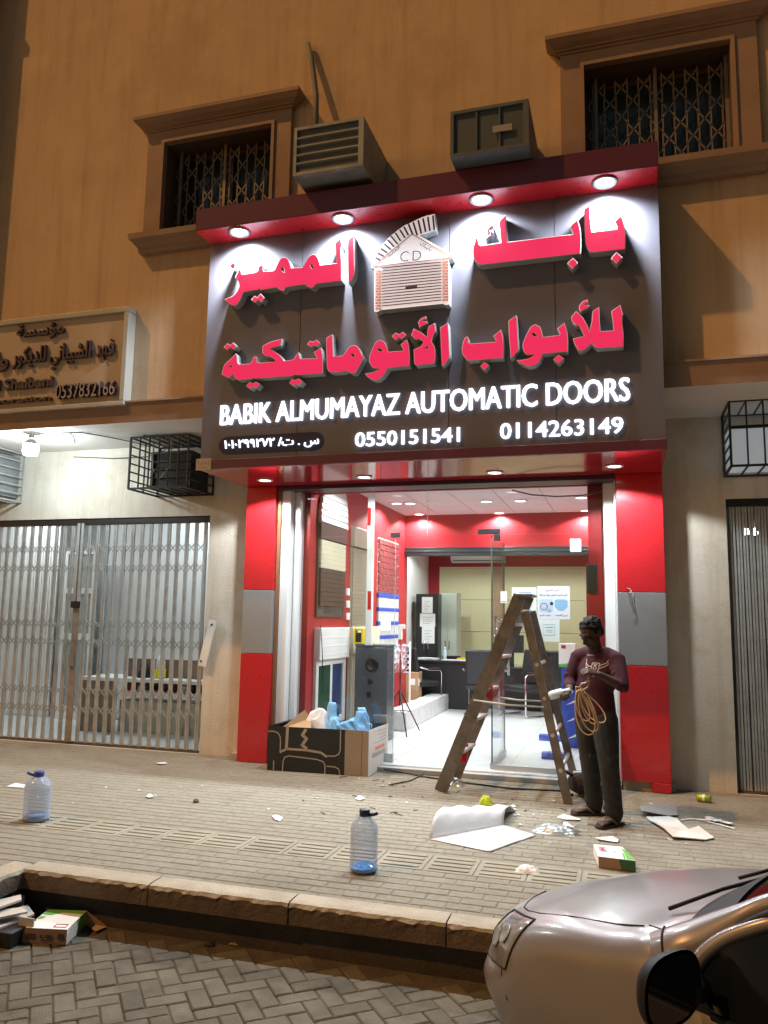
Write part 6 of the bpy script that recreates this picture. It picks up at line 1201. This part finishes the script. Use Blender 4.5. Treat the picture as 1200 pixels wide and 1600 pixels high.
def hand(b, w_, h_, palm_n, curl, thumb_dir):
    d = (h_-w_).normalized(); side = d.cross(palm_n).normalized(); pn = side.cross(d).normalized()
    k0 = h_+d*0.035
    b.tube([w_, w_+d*.02, h_, k0], 0, 12, q0=side, rs=[(.026, .020), (.030, .018), (.041, .017), (.040, .014)])
    for i, L in enumerate((.062, .072, .068, .054)):
        o = (i-1.5)*.0205; p0 = k0+side*o-d*.012; pts = [p0]; ang = 0.0; p = p0
        for s, f in enumerate((.42, .33, .27)):
            ang += curl*(0.7 if s == 0 else 1.0)*(1+.06*i); dd = d*math.cos(ang)+pn*math.sin(ang); p = p+dd*L*f*1.15; pts.append(p)
        b.tube(pts, 0, 8, rs=[.0098, .0092, .0084, .0068]); ell(b, pts[-1], (.0068,)*3, n=8)
    t0 = w_+d*.032+side*thumb_dir*.030; t1 = t0+d*.028+side*thumb_dir*.024+pn*.012; t2 = t1+d*.026-side*thumb_dir*.002+pn*.014; b.tube([t0-side*thumb_dir*.015, t0, t1, t2], 0, 8, rs=[.014, .0125, .0108, .0078]); ell(b, t2, (.0078,)*3, n=8)
def body(b):
    # legs, pelvis, torso, neck, arms and head as one skin
    for hp, kn, an in ((hipR, knR, anR), (hipL, knL, anL)): cap(b, [hp, hp+(kn-hp)*.5, kn, kn+(an-kn)*.35, an], [.085, .075, .055, .052, .036])
    pc = (hipR+hipL)/2
    b.tube([pc-up*.06, pc+up*.06, pc+up*.22, (shR+shL)/2-up*.16, (shR+shL)/2-up*.02, (shR+shL)/2+up*.03], 0, 18, q0=rdir, rs=[(.12, .11), (.155, .12), (.14, .105), (.165, .11), (.15, .085), (.07, .06)])
    for s_ in (shR, shL): cap(b, [(shR+shL)/2+up*.045+fdir*.01, ((shR+shL)/2+s_)/2+up*.035, s_+up*.0], [.05, .05, .05])
    b.tube([(shR+shL)/2-up*.03, (shR+shL)/2+up*.05+fdir*.02, hc-up*.05-hf*.02], 0, 12, rs=[.062, .056, .054])
    cap(b, [shR, (shR+elR)/2, elR], [.055, .047, .038]); cap(b, [elR, (elR+wrR)/2, wrR], [.038, .035, .026]); cap(b, [shL, (shL+elL)/2, elL], [.055, .047, .038]); cap(b, [elL, elL+(wrL-elL)*.4, wrL], [.038, .037, .026])
    hand(b, wrR, haR, Vector((0.25, 0.2, -1)), .75, 1); hand(b, wrL, haL, Vector((-0.2, 0.5, -0.9)), .62, -1)
    ax = (hr, hf, hu)
    ell(b, hc+hu*.025-hf*.012, (.076, .094, .092), ax, 24); ell(b, hc-hu*.042+hf*.022, (.060, .066, .070), ax, 20); ell(b, hc-hu*.098+hf*.060, (.026, .024, .020), ax, 12)   # skull, jaw, chin
    ell(b, hc+hu*.022+hf*.072, (.056, .020, .012), ax, 14)                          # brow
    b.tube([hc+hu*.012+hf*.082, hc-hu*.012+hf*.096, hc-hu*.034+hf*.108, hc-hu*.042+hf*.088], 0, 10, rs=[.009, .011, .016, .014]); ell(b, hc-hu*.036+hf*.092-hr*.013, (.010, .011, .009), ax, 8); ell(b, hc-hu*.036+hf*.092+hr*.013, (.010, .011, .009), ax, 8)
    ell(b, hc-hu*.063+hf*.086, (.024, .010, .007), ax, 12); ell(b, hc-hu*.074+hf*.083, (.022, .010, .008), ax, 12)
    for s in (-1, 1): ell(b, hc+hr*s*.076-hu*.008-hf*.012, (.011, .020, .032), ax, 12); ell(b, hc+hr*s*.036-hu*.018+hf*.066, (.022, .016, .018), ax, 10)
    for an, to in ((anR, toR), (anL, toL)):
        sd = Vector((-to.y, to.x, 0)); h0 = Vector((an.x, an.y, 0))-to*.055
        b.tube([h0+up*.048, h0+to*.05+up*.056, h0+to*.12+up*.050, h0+to*.175+up*.038, h0+to*.20+up*.034], 0, 14, q0=sd, rs=[(.030, .026), (.034, .034), (.038, .028), (.042, .016), (.040, .012)]); b.tube([an+up*.02, h0+to*.05+up*.05], 0, 12, rs=[.036, .036])
        for i, (L, r_) in enumerate(((.040, .0115), (.038, .0085), (.033, .008), (.028, .0075), (.022, .007))):
            s_ = 1 if an is anR else -1; o = (i-2)*.0175; p = h0+to*.196-sd*s_*o*(-1)+up*.034; b.tube([p-to*.02, p+to*L*.6+up*.002, p+to*L-up*.005], 0, 8, rs=[r_, r_, r_*.85]); ell(b, p+to*L-up*.005, (r_*.85,)*3, n=8)
skin = mat('dark_brown_skin', (0.055, 0.030, 0.021), 0.6, spec=0.3, var=0.06, vs=12)
bdo = blob(body, 'body', skin, 0.0058, man, 3)
hairm = mat('black_hair', (0.006, 0.0055, 0.0055), 0.75, bump=0.8, bs=220, spec=0.25)
def hair(b):
    ax = (hr, hf, hu); ell(b, hc+hu*.040-hf*.024, (.081, .092, .084), ax, 24); ell(b, hc+hu*.078+hf*.022, (.058, .046, .026), ax, 16); ell(b, hc-hf*.064-hu*.01, (.068, .042, .060), ax, 16)
    for s in (-1, 1): ell(b, hc+hr*s*.064+hu*.02-hf*.010, (.017, .040, .036), ax, 12)
    rh = random.Random(4)
    for k in range(150):     # short tufts that break the outline
        a, e = rh.uniform(0, 6.283), rh.uniform(.05, 1.0); d = hr*math.cos(a)*math.cos(e)*.081+hf*math.sin(a)*math.cos(e)*.092+hu*math.sin(e)*.084; c = hc+hu*.040-hf*.024+d*1.01
        if (c-hc).dot(hf) > .05 and (c-hc).dot(hu) < .075: continue
        r_ = rh.uniform(.006, .011); ell(b, c, (r_, r_, r_*1.5), ax, 8)
blob(hair, 'hair', hairm, 0.0045, man, 1)
b = MB()
for s in (-1, 1): ell(b, hc+hr*s*.032+hu*.002+hf*.0815, (.014, .008, .006), (hr, hf, hu), 10)
b.build('eye', mat('eye_dark', (0.06, 0.05, 0.045), 0.2), man)
b = MB()
for s in (-1, 1): b.tube([hc+hr*s*.014+hu*.024+hf*.090, hc+hr*s*.034+hu*.030+hf*.086, hc+hr*s*.054+hu*.024+hf*.072], .0045, 6)
b.build('eyebrow', hairm, man)
shirtm = mat('dark_maroon_jersey', (0.042, 0.013, 0.021), 0.9, spec=0.2, var=0.1, vs=6, bump=0.15, bs=150)
wv = lambda p, a, s: p+Vector((math.sin(a*3.1)*s, math.cos(a*2.3)*s, 0))
def shirt(b):
    pc = (hipR+hipL)/2; sc_ = (shR+shL)/2
    pts = [pc-up*.01, pc+up*.05, pc+up*.10, pc+up*.17, pc+up*.24, sc_-up*.17, sc_-up*.10, sc_-up*.03, sc_+up*.028]
    rs = [(.182, .142), (.180, .142), (.174, .138), (.170, .130), (.166, .125), (.185, .128), (.188, .125), (.165, .10), (.085, .074)]
    b.tube(pts, 0, 24, rs=rs, q0=rdir)
    for s_ in (shR, shL): cap(b, [sc_+up*.035+fdir*.005, (sc_+s_)/2+up*.03, s_-up*.002], [.062, .066, .068])
    for i in range(9): # soft folds across the waist
        a = i*1.7; z = pc.z+.02+.035*i; c = pc+up*(z-pc.z); an = -0.9+i*.35; d0 = fdir*math.cos(an)+rdir*math.sin(an); d1 = fdir*math.cos(an+.9)+rdir*math.sin(an+.9); b.tube([c+d0*.135-up*.02, c+(d0+d1).normalized()*.150, c+d1*.140+up*.025], .017, 6)
    for s_, e_, w_, rr in ((shR, elR, wrR, 1), (shL, elL, wrL, 0)):
        cap(b, [s_+(s_-sc_)*-.10, s_, (s_+e_)/2, e_-(e_-s_)*.12], [.070, .073, .063, .055]); d = (w_-e_); cap(b, [e_-(e_-s_)*.15, e_, e_+d*(.14 if not rr else .55)], [.054, .053, .046])
        for k in range(3): q = s_+(e_-s_)*(.35+.2*k); b.tube([q+fdir*.05+up*.02, q+fdir*.058-up*.01+rdir*.02, q+rdir*.055], .017, 6)
sh_o = blob(shirt, 'shirt', shirtm, 0.008, man, 2)
jean = mat('black_brown_jeans', (0.017, 0.0155, 0.0145), 0.9, var=0.25, vs=5, bump=0.25, bs=160)
def trousers(b):
    pc = (hipR+hipL)/2
    b.tube([pc+up*.10, pc+up*.04, pc-up*.04, pc-up*.09], 0, 22, q0=rdir, rs=[(.160, .125), (.172, .132), (.168, .135), (.12, .12)])
    for hp, kn, an in ((hipR, knR, anR), (hipL, knL, anL)):
        e = an+up*.0+(kn-an)*.02; L1 = kn-hp; L2 = e-kn
        cap(b, [hp, hp+L1*.35, hp+L1*.75, kn, kn+L2*.15, kn+L2*.45, kn+L2*.8, e], [.108, .102, .086, .078, .076, .074, .070, .071])
        for k in range(7):
            q = kn+L2*(-.12+.17*k); a = k*2.1; d0 = fdir*math.cos(a)+rdir*math.sin(a); d1 = fdir*math.cos(a+1.2)+rdir*math.sin(a+1.2); b.tube([q+d0*.062-up*.015, q+(d0+d1).normalized()*.074, q+d1*.064+up*.02], .014, 6)
        for k in range(3): q = hp+L1*(.25+.22*k); a = .6+k*1.9; d0 = fdir*math.cos(a)+rdir*math.sin(a); d1 = fdir*math.cos(a+1)+rdir*math.sin(a+1); b.tube([q+d0*.085, q+(d0+d1).normalized()*.094-up*.02, q+d1*.085-up*.05], .015, 6)
blob(trousers, 'trousers', jean, 0.008, man, 2)
sole = mat('brown_rubber_sole', (0.05, 0.032, 0.026), 0.8); strp = mat('grey_brown_strap', (0.15, 0.12, 0.105), 0.7)
for an, to in ((anR, toR), (anL, toL)):
    sd = Vector((-to.y, to.x, 0)); h0 = Vector((an.x, an.y, 0))-to*.055; ol = []
    for u, w_ in ((-.04, .022), (-.02, .036), (.05, .038), (.12, .041), (.18, .048), (.22, .046), (.245, .030), (.255, .008)): ol.append((u, w_))
    loop = [(u, w_) for u, w_ in ol]+[(u, -w_) for u, w_ in ol[::-1]]; b = MB(); b.prism([loop], lambda u, v, d: tuple(h0+to*u+sd*v+up*d), .003, .022, back=True); fl = b.build('sandal', sole, man)
    b = MB(); tip = h0+to*.185+up*.05
    for s in (-1, 1): b.tube([tip+to*.015-up*.02, tip, h0+to*.13+sd*s*.034+up*.060, h0+to*.075+sd*s*.044+up*.024], 0, 8, rs=[.006, .009, .010, .008])
    b.build('strap', strp, fl)
# printed emblem on the chest, wrapped onto the shirt
prm = mat('pale_shirt_print', (0.42, 0.36, 0.33), 0.8)
sc_ = (shR+shL)/2; ec = PY(911, 1042, 6.55); b = MB()
def em2(pts):
    for i in range(len(pts)-1):
        a, c = pts[i], pts[i+1]; n = 4
        for k in range(n):
            t0, t1 = k/n, (k+1)/n; P_ = []
            p0 = (a[0]+(c[0]-a[0])*t0, a[1]+(c[1]-a[1])*t0); p1 = (a[0]+(c[0]-a[0])*t1, a[1]+(c[1]-a[1])*t1); dx, dy = p1[0]-p0[0], p1[1]-p0[1]; L = math.hypot(dx, dy) or 1; nx, ny = -dy/L*.0035, dx/L*.0035
            for q in ((p0[0]+nx, p0[1]+ny), (p1[0]+nx, p1[1]+ny), (p1[0]-nx, p1[1]-ny), (p0[0]-nx, p0[1]-ny)): P_.append(ec+(-rdir)*q[0]+up*q[1]+fdir*.05)
            b.quad(*P_)
em2([(-.105, .055), (-.09, .02), (-.06, .0), (-.03, .0)]); em2([(-.10, .025), (-.085, -.005), (-.055, -.02), (-.03, -.022)]); em2([(-.09, -.005), (-.07, -.03), (-.03, -.045)])
em2([(.105, .055), (.07, .03), (.04, .015), (.03, .0)]); em2([(.11, .035), (.07, .008), (.03, -.018)]); em2([(-.03, .028), (.03, .028), (.03, -.05), (0, -.075), (-.03, -.05), (-.03, .028)]); em2([(-.018, .015), (.018, .015)]); em2([(0, .012), (.014, -.01), (0, -.03), (-.014, -.01), (0, .012)])
from mathutils.bvhtree import BVHTree
bpy.context.view_layer.update(); dg_ = bpy.context.evaluated_depsgraph_get(); em_ = sh_o.evaluated_get(dg_).to_mesh(); so_ = wloc(sh_o)
tree_ = BVHTree.FromPolygons([v.co+so_ for v in em_.vertices], [tuple(p.vertices) for p in em_.polygons])
nv_ = []
for v in b.v:
    h = tree_.ray_cast(Vector(v)+fdir*.5, -fdir); nv_.append(tuple((h[0] if h[0] is not None else Vector(v))+fdir*.004))
b.v = nv_; b.build('chest_print', prm, sh_o, recalc=False)
# collar
b = MB(); ncol = sc_+up*.035+fdir*.012; b.tube([ncol+fdir*.068*math.cos(2*math.pi*k/18)+rdir*.066*math.sin(2*math.pi*k/18)+up*(-.014*math.cos(2*math.pi*k/18)) for k in range(18)], .008, 6, closed=True); b.build('collar', mat('grey_collar_trim', (0.16, 0.12, 0.12), 0.8), man)
# coil of cable in his hands and a white tube
cab = mat('tan_cable', (0.42, 0.27, 0.13), 0.5); hx = haR+Vector((.075, -.015, .0)); b = MB(); top = PY(912, 1078, 6.46)
def loop(c, w_, h_, ph, tl, n=26):
    pts = []
    for k in range(n): a = 2*math.pi*k/n+math.pi/2; pts.append(c+Vector((w_*math.cos(a)*(1-.35*math.sin(a))+tl*(1-math.sin(a))*.5, .018*math.sin(a*2+ph), h_*(math.sin(a)-1))))
    b.tube(pts, .0052, 6, closed=True)
base = PY(903, 1079, 6.44)
for k in range(5): loop(base+Vector((.008*k, .012*k-.02, .012*math.sin(k*2.7))), .042+.011*((k*2) % 3), .112+.018*((k*3) % 4), k*1.9, .06+.014*k+.03*math.sin(k*3.3))
b.tube([base, base+Vector((.03, -.01, .055)), base+Vector((.09, -.01, .075)), base+Vector((.075, 0, .03)), base+Vector((.02, .01, -.01)), base+Vector((-.012, 0, -.02)), base+Vector((-.015, -.005, .03)), base+Vector((.03, 0, .02))], .0062, 6)
b.tube([haL+Vector((0, -.01, -.01)), (haL+base)/2+Vector((0.01, -.03, -.01)), base+Vector((.03, -.01, .055))], .0058, 6)
tag(b.build('cable_coil', cab, loc=base), 'coil of tan cable hanging from the hands of the man', 'cable')
tb0, tb1 = haR+Vector((-.13, -.02, -.035)), haR+Vector((.03, .0, .012)); b = MB(); d = tb1-tb0; b.lathe([(.001, 0), (.030, 0), (.034, .03), (.034, .10), (.022, .115), (.022, d.length), (.001, d.length)], tb0, 16, ax=d); tag(b.build('plastic_tube', mat('pale_blue_tube', (0.55, 0.64, 0.68), 0.4), loc=tb0), 'pale tube held in the right hand of the man', 'tube')
# ------------------------------------------------------------------ the parked car (bonnet and driver's side towards us)
CO = Vector((-0.335, 4.06, ZR)); CA = R(142.5); CS = 0.82
chd = Vector((math.cos(CA), math.sin(CA), 0)); cle = Vector((-math.sin(CA), math.cos(CA), 0))
def CL(x, y, z): return CO+chd*x*CS+cle*y*CS+Vector((0, 0, z*CS))
paint = mat('mauve_silver_paint', (0.275, 0.255, 0.262), 0.36, metal=0.5, coat=0.6)
paint.node_tree.nodes['Principled BSDF'].inputs['Coat Roughness'].default_value = 0.14
plast = mat('black_car_plastic', (0.012, 0.012, 0.013), 0.55, spec=0.3); tint = mat('dark_car_glass', (0.006, 0.007, 0.009), 0.10, spec=0.30)
car = thing('parked_car', 'mauve silver hatchback parked nose to the kerb at the lower right', 'car', CL(-1.8, 0, 0))
ST = [ # x, then (y, z) from the sill over the shoulder to the centre of the bonnet
 (0.03, [(.42, .37), (.46, .45), (.45, .56), (.42, .63), (.36, .675), (.24, .70), (.12, .71), (0, .712)]),
 (-.06, [(.60, .36), (.65, .45), (.64, .57), (.60, .66), (.50, .715), (.34, .745), (.17, .76), (0, .765)]),
 (-.20, [(.70, .30), (.76, .44), (.755, .58), (.72, .69), (.60, .76), (.42, .795), (.2, .812), (0, .818)]),
 (-.42, [(.76, .24), (.815, .44), (.815, .60), (.785, .735), (.68, .81), (.47, .85), (.22, .868), (0, .874)]),
 (-.70, [(.775, .22), (.835, .45), (.838, .63), (.815, .79), (.72, .87), (.49, .906), (.24, .922), (0, .928)]),
 (-.98, [(.78, .22), (.84, .46), (.845, .66), (.825, .84), (.74, .918), (.5, .95), (.25, .968), (0, .975)]),
 (-1.22, [(.78, .22), (.84, .46), (.85, .69), (.84, .88), (.77, .972), (.52, .995), (.26, 1.006), (0, 1.012)]),
 (-1.36, [(.78, .22), (.84, .46), (.85, .66), (.835, .84), (.77, .92), (.52, .96), (.26, .98), (0, .99)]),
 (-1.56, [(.78, .22), (.84, .44), (.85, .60), (.842, .74), (.80, .80), (.52, .82), (.26, .84), (0, .84)]),
 (-2.4, [(.78, .22), (.84, .46), (.85, .62), (.842, .77), (.80, .82), (.52, .84), (.26, .84), (0, .84)]),
 (-3.2, [(.76, .24), (.82, .46), (.83, .66), (.815, .82), (.78, .87), (.52, .88), (.26, .88), (0, .88)]),
 (-3.62, [(.60, .30), (.68, .46), (.69, .68), (.66, .86), (.60, .93), (.4, .95), (.2, .95), (0, .95)]),
]
for s_ in ST[:3]:
    for j_ in range(2, 8): y_, z_ = s_[1][j_]; s_[1][j_] = (y_*(.93 if j_ < 6 else .96), z_-(.012 if j_ == 2 else .028))
for s_ in ST[3:4]:
    for j_ in range(3, 8): y_, z_ = s_[1][j_]; s_[1][j_] = (y_*.98, z_-.012)
SX_ = np.array([s[0] for s in ST]); SP = np.array([s[1] for s in ST])   # (n, 8, 2)
def cr_(P, t):
    n = len(P)-1; t = min(max(t, 0), n-1e-6); i = int(t); f = t-i; p0, p1, p2, p3 = P[max(i-1, 0)], P[i], P[i+1], P[min(i+2, n)]
    return .5*((2*p1)+(-p0+p2)*f+(2*p0-5*p1+4*p2-p3)*f*f+(-p0+3*p1-3*p2+p3)*f**3)
def tx(x): return float(np.interp(-x, -SX_, np.arange(len(SX_))))
def bodyp(x, v, off=0.0):      # v 0 sill .. 7 centre; negative side by mirroring
    t = tx(x); row = np.array([cr_(SP[:, j], t) for j in range(8)]); p = cr_(row, abs(v)); return (x, float(p[0])*(1 if v >= 0 else -1), float(p[1]))
def bodyo(x, v, off): 
    a = Vector(bodyp(x, v)); dx = Vector(bodyp(x-.02, v))-Vector(bodyp(x+.02, v)); dv = Vector(bodyp(x, min(6.99, v+.15)))-Vector(bodyp(x, max(.01, v-.15))); n = dx.cross(dv)
    if n.length < 1e-9: n = Vector((0, 0, 1))
    n.normalize()
    if n.z < 0 and v > 3: n = -n
    if n.y < 0 and v <= 3: n = -n
    return CL(*(a+n*off))
def patch(nm, x0, x1, v0, v1, nu, nv, m_, off=0.0, par=None, solid=0.0):
    b = MB(); b.grid(lambda u, v: bodyo(x0+(x1-x0)*u, v0+(v1-v0)*v, off), nu, nv)
    return b.build(nm, m_, par or car, recalc=False)
# body shell: both sides, one skin
b = MB()
xs = [0.03-0.065*k for k in range(20)]; x = xs[-1]
while x > -3.6: x -= .12; xs.append(max(x, -3.62))
NV = 44; vs = []
for x in xs:
    for k in range(NV+1): v = -7+14*k/NV; s = 7-abs(v); p = bodyp(x, s if v >= 0 else -s); vs.append(CL(p[0], (p[1] if v != 0 else 0) if v > 0 else (p[1]), p[2]))
vs = []
for x in xs:
    for k in range(NV+1):
        q = 14*k/NV; s = q if q <= 7 else 14-q; p = bodyp(x, s); vs.append(CL(p[0], p[1] if q <= 7 else -p[1], p[2]))
fs = [(i*(NV+1)+k, i*(NV+1)+k+1, (i+1)*(NV+1)+k+1, (i+1)*(NV+1)+k) for i in range(len(xs)-1) for k in range(NV)]
fs += [tuple(range(NV+1)), tuple((len(xs)-1)*(NV+1)+k for k in range(NV, -1, -1))]
b.add(vs, fs, 0, True); b.build('body', paint, car)
# bonnet with shut lines
gapm = mat('shut_line', (0.01, 0.01, 0.011), 0.8)
def seam(nm, pts, r_=.0035): b = MB(); b.tube([bodyo(x, v, -.0005) for x, v in pts], r_, 6); b.build(nm, gapm, car)
seam('bonnet_gap', [(-.06, 5.9), (-.09, 5.2), (-.15, 4.7), (-.22, 4.35), (-.32, 4.22), (-.45, 4.18), (-.7, 4.2), (-.95, 4.25), (-1.1, 4.3)])
seam('door_gap', [(-1.30, 4.15), (-1.31, 3.6), (-1.33, 3.0), (-1.35, 2.2), (-1.36, 1.2)], .0045)
seam('bumper_gap', [(-.40, 2.75), (-.33, 2.2), (-.34, 1.6), (-.40, 1.0)])
seam('wing_gap', [(-1.12, 4.35), (-1.22, 4.28), (-1.30, 4.15)])
# headlamp
lens = mat('grey_headlamp_lens', (0.25, 0.245, 0.24), 0.22, metal=0.30, spec=0.5, coat=1.0, var=0.35, vs=9)
def hl(u, v):      # lens patch: wraps from the nose round to the wing
    xa = -.075-.07*v; xb = -.38-.10*v; return (xa+(xb-xa)*u, 1.65+2.45*v*(1-.10*u)+.30*u*(1-v)*.6)
for sgn in (1, -1):
    b = MB()
    def hp(u, v):
        x, w_ = hl(u, v); p = bodyo(x, w_, .010*math.sin(math.pi*min(1, max(0, u)))**.4*math.sin(math.pi*min(1, max(0, v)))**.4+.001)
        if sgn < 0: q = p-CO; y = q.dot(cle); p = p-cle*2*y
        return p
    b.grid(hp, 16, 12); h_ = b.build('headlight', lens, car, recalc=False)
    b = MB(); b.tube([hp(u, v) for u, v in [(k/8, 0) for k in range(9)]+[(1, k/8) for k in range(1, 9)]+[(1-k/8, 1) for k in range(1, 9)]+[(0, 1-k/8) for k in range(1, 8)]], .005, 6, closed=True); b.build('lamp_seal', gapm, h_)
    for k, (u, v) in enumerate(((.35, .45), (.62, .55))): c = hp(u, v); n = (hp(u, v+.05)-hp(u, v-.05)).cross(hp(u+.05, v)-hp(u-.05, v)).normalized(); n = n if n.dot(c-CL(-1, 0, .5)) > 0 else -n; b = MB(); b.lathe([(.001, .002), (.030, .0035), (.036, .006), (.040, .003)], c, 16, ax=n); b.build('lamp_reflector', mat('dull_lamp_bowl', (0.42, 0.42, 0.43), 0.3, metal=0.6), h_)
# windscreen, cowl, wipers
WB = lambda y: (-1.16-.10*(abs(y)/.7)**2*1.0, y, 1.012-.055*(abs(y)/.7)**2)   # base line of the windscreen
WT = lambda y: (-1.92-.06*(abs(y)/.58)**2, y*.82, 1.435-.02*(abs(y)/.58)**2)
b = MB(); b.grid(lambda u, v: CL(*(Vector(WB((u-.5)*1.36))*(1-v)+Vector(WT((u-.5)*1.36))*v+Vector((0, 0, .035*math.sin(math.pi*v))))), 20, 10); b.build('windscreen', tint, car, recalc=False)
b = MB(); b.grid(lambda u, v: CL(*(Vector(WB((u-.5)*1.38))*(1-v*.30+.05*(1-v))+Vector(WT((u-.5)*1.34))*(v*.30-.05*(1-v))+Vector((0, 0, .010+.035*math.sin(math.pi*v*.30))))), 20, 6); b.build('cowl', plast, car, recalc=False)
for a, c in (((-1.10, .52, 1.0), (-1.30, .02, 1.105)), ((-1.09, -.05, 1.03), (-1.28, -.52, 1.09))): b = MB(); b.tube([CL(*a), CL(*((Vector(a)+Vector(c))/2+Vector((0, 0, .012)))), CL(*c)], .007, 6); b.tube([CL(c[0]-.02, c[1]+.30, c[2]-.03), CL(c[0]-.03, c[1]-.18, c[2]+.02)], .006, 6); b.build('wiper', plast, car)
# roof, pillars, side glass
b = MB(); b.grid(lambda u, v: CL(-1.92-1.35*v, (u-.5)*1.14*(1-.10*v), 1.435-.09*(2*u-1)**2*1.0+.03*math.sin(math.pi*v)-.06*v), 14, 12); b.build('roof', paint, car, recalc=False)
for sgn in (1, -1):
    s = sgn
    UU = [(-1.10, .735, .945), (-1.23, .72, 1.012), (-1.323, .69, 1.064), (-1.418, .66, 1.117), (-1.51, .63, 1.166), (-1.598, .60, 1.216), (-1.80, .565, 1.315), (-2.0, .55, 1.375), (-2.4, .54, 1.41), (-2.9, .53, 1.38), (-3.3, .55, 1.22), (-3.5, .60, .96)]
    LL = [(-1.16, .848, .78), (-1.307, .840, .93), (-1.40, .795, .985), (-1.47, .755, 1.045), (-1.53, .72, 1.10), (-1.632, .665, 1.175), (-1.83, .625, 1.262), (-2.03, .605, 1.315), (-2.4, .595, 1.345), (-2.9, .585, 1.31), (-3.2, .61, 1.17), (-3.42, .66, .93)]
    UA, LA = np.array(UU), np.array(LL)
    def pil(u, v):
        t = u*11; p = cr_(UA, t)*(1-v)+cr_(LA, t)*v; k = .030*math.sin(math.pi*v)*(1-.35*u)-(.03 if v in (0, 1) else 0); return CL(p[0], s*(p[1]+k*.62), p[2]+k*.78)
    b = MB(); b.grid(pil, 60, 8); b.build('pillar', paint, car, recalc=False)
    b = MB(); b.tube([pil(.085, k/12)+Vector((0, 0, .001)) for k in range(0, 13)], .004, 6); b.build('wing_gap', gapm, car)
    SS = [(p[0]-.016, p[1]+.006, p[2]-.010) for p in LL[1:-1]]
    b = MB(); b.tube([CL(*(cr_(np.array(SS), k*.25)*np.array([1, s, 1]))) for k in range(36)], .0165, 8); b.build('window_seal', plast, car)
    FS = [(-1.415, .815, .935), (-1.44, .797, .985), (-1.50, .755, 1.05), (-1.585, .712, 1.105), (-1.68, .668, 1.152), (-1.88, .64, 1.235), (-2.06, .625, 1.285), (-2.4, .615, 1.315), (-2.9, .60, 1.28), (-3.12, .63, 1.14)]
    b = MB(); b.tube([CL(*(cr_(np.array(FS), k*.25)*np.array([1, s, 1]))) for k in range(36)], .022, 10); b.build('door_frame', paint, car)
    b = MB()
    def sw(u, v):
        t = u*(len(FS)-1.001); i = int(t); f = t-i; a, c = Vector(FS[i]), Vector(FS[min(i+1, len(FS)-1)]); q = a+(c-a)*f; base = Vector((q.x, .838-.02*u, .79+.05*u)); w_ = base*(1-v)+Vector((q.x, q.y, q.z))*v
        return CL(w_.x, s*w_.y, w_.z)
    b.grid(sw, 24, 4); b.build('side_window', tint, car, recalc=False)
    b = MB(); b.add([CL(x, s*y, z) for x, y, z in ((-1.30, .850, .84), (-1.31, .846, .925), (-1.40, .806, .965), (-1.43, .812, .955), (-1.50, .850, .80), (-1.34, .856, .80))], [(0, 1, 2, 3, 4, 5)]); b.build('mirror_sail', plast, car)
    b = MB(); b.tube([CL(-1.50, s*.846, .80), CL(-2.2, s*.848, .80), CL(-3.2, s*.825, .85)], .011, 6); b.build('waist_seal', plast, car)
    # door mirror
    c = Vector((-1.50, s*1.07, .945)); b = MB()
    def mp(u, v):
        a = 2*math.pi*u; t = v*math.pi*.5; r_ = math.sin(t)
        return CL(c.x+.10*math.cos(t), c.y+s*(.165*r_*math.copysign(abs(math.cos(a))**.75, math.cos(a))), c.z+.125*r_*math.copysign(abs(math.sin(a))**.75, math.sin(a)))
    b.grid(mp, 28, 10); b.tube([CL(c.x+.02, c.y-s*.12, c.z-.05), CL(c.x+.06, s*.82, .87)], .035, 8); mr_ = b.build('mirror', plast, car, merge=True)
    b = MB(); b.poly([CL(c.x-.002, c.y+s*.150*math.copysign(abs(math.cos(2*math.pi*k/28))**.75, math.cos(2*math.pi*k/28)), c.z+.110*math.copysign(abs(math.sin(2*math.pi*k/28))**.75, math.sin(2*math.pi*k/28))) for k in range(28)]); b.build('mirror_glass', mat('mirror_glass', (0.10, 0.10, 0.11), 0.03, metal=0.9), mr_)
    b = MB(); b.tube([CL(-2.28, s*.862, .80), CL(-2.36, s*.875, .80), CL(-2.44, s*.862, .80)], .012, 8); b.build('door_handle', paint, car)
    for xw in (-.97, -3.0):
        b = MB(); b.lathe([(.16, -.10), (.21, -.095), (.222, -.06), (.222, .06), (.21, .095), (.16, .10)], CL(xw, s*.762, .268), 32, ax=cle, sx=1.0); wl_ = b.build('wheel', mat('tyre_rubber', (0.02, 0.02, 0.02), 0.85), car)
        b = MB(); b.lathe([(.001, s*.075), (.05, s*.085), (.15, s*.07), (.165, s*.095)], CL(xw, s*.762, .268), 24, ax=cle); b.build('rim', mat('silver_rim', (0.45, 0.45, 0.46), 0.3, metal=0.8), wl_)
b = MB(); b.grid(lambda u, v: CL(-3.24-.30*v, (u-.5)*1.06, 1.385-.38*v), 8, 4); b.build('rear_window', tint, car, recalc=False)
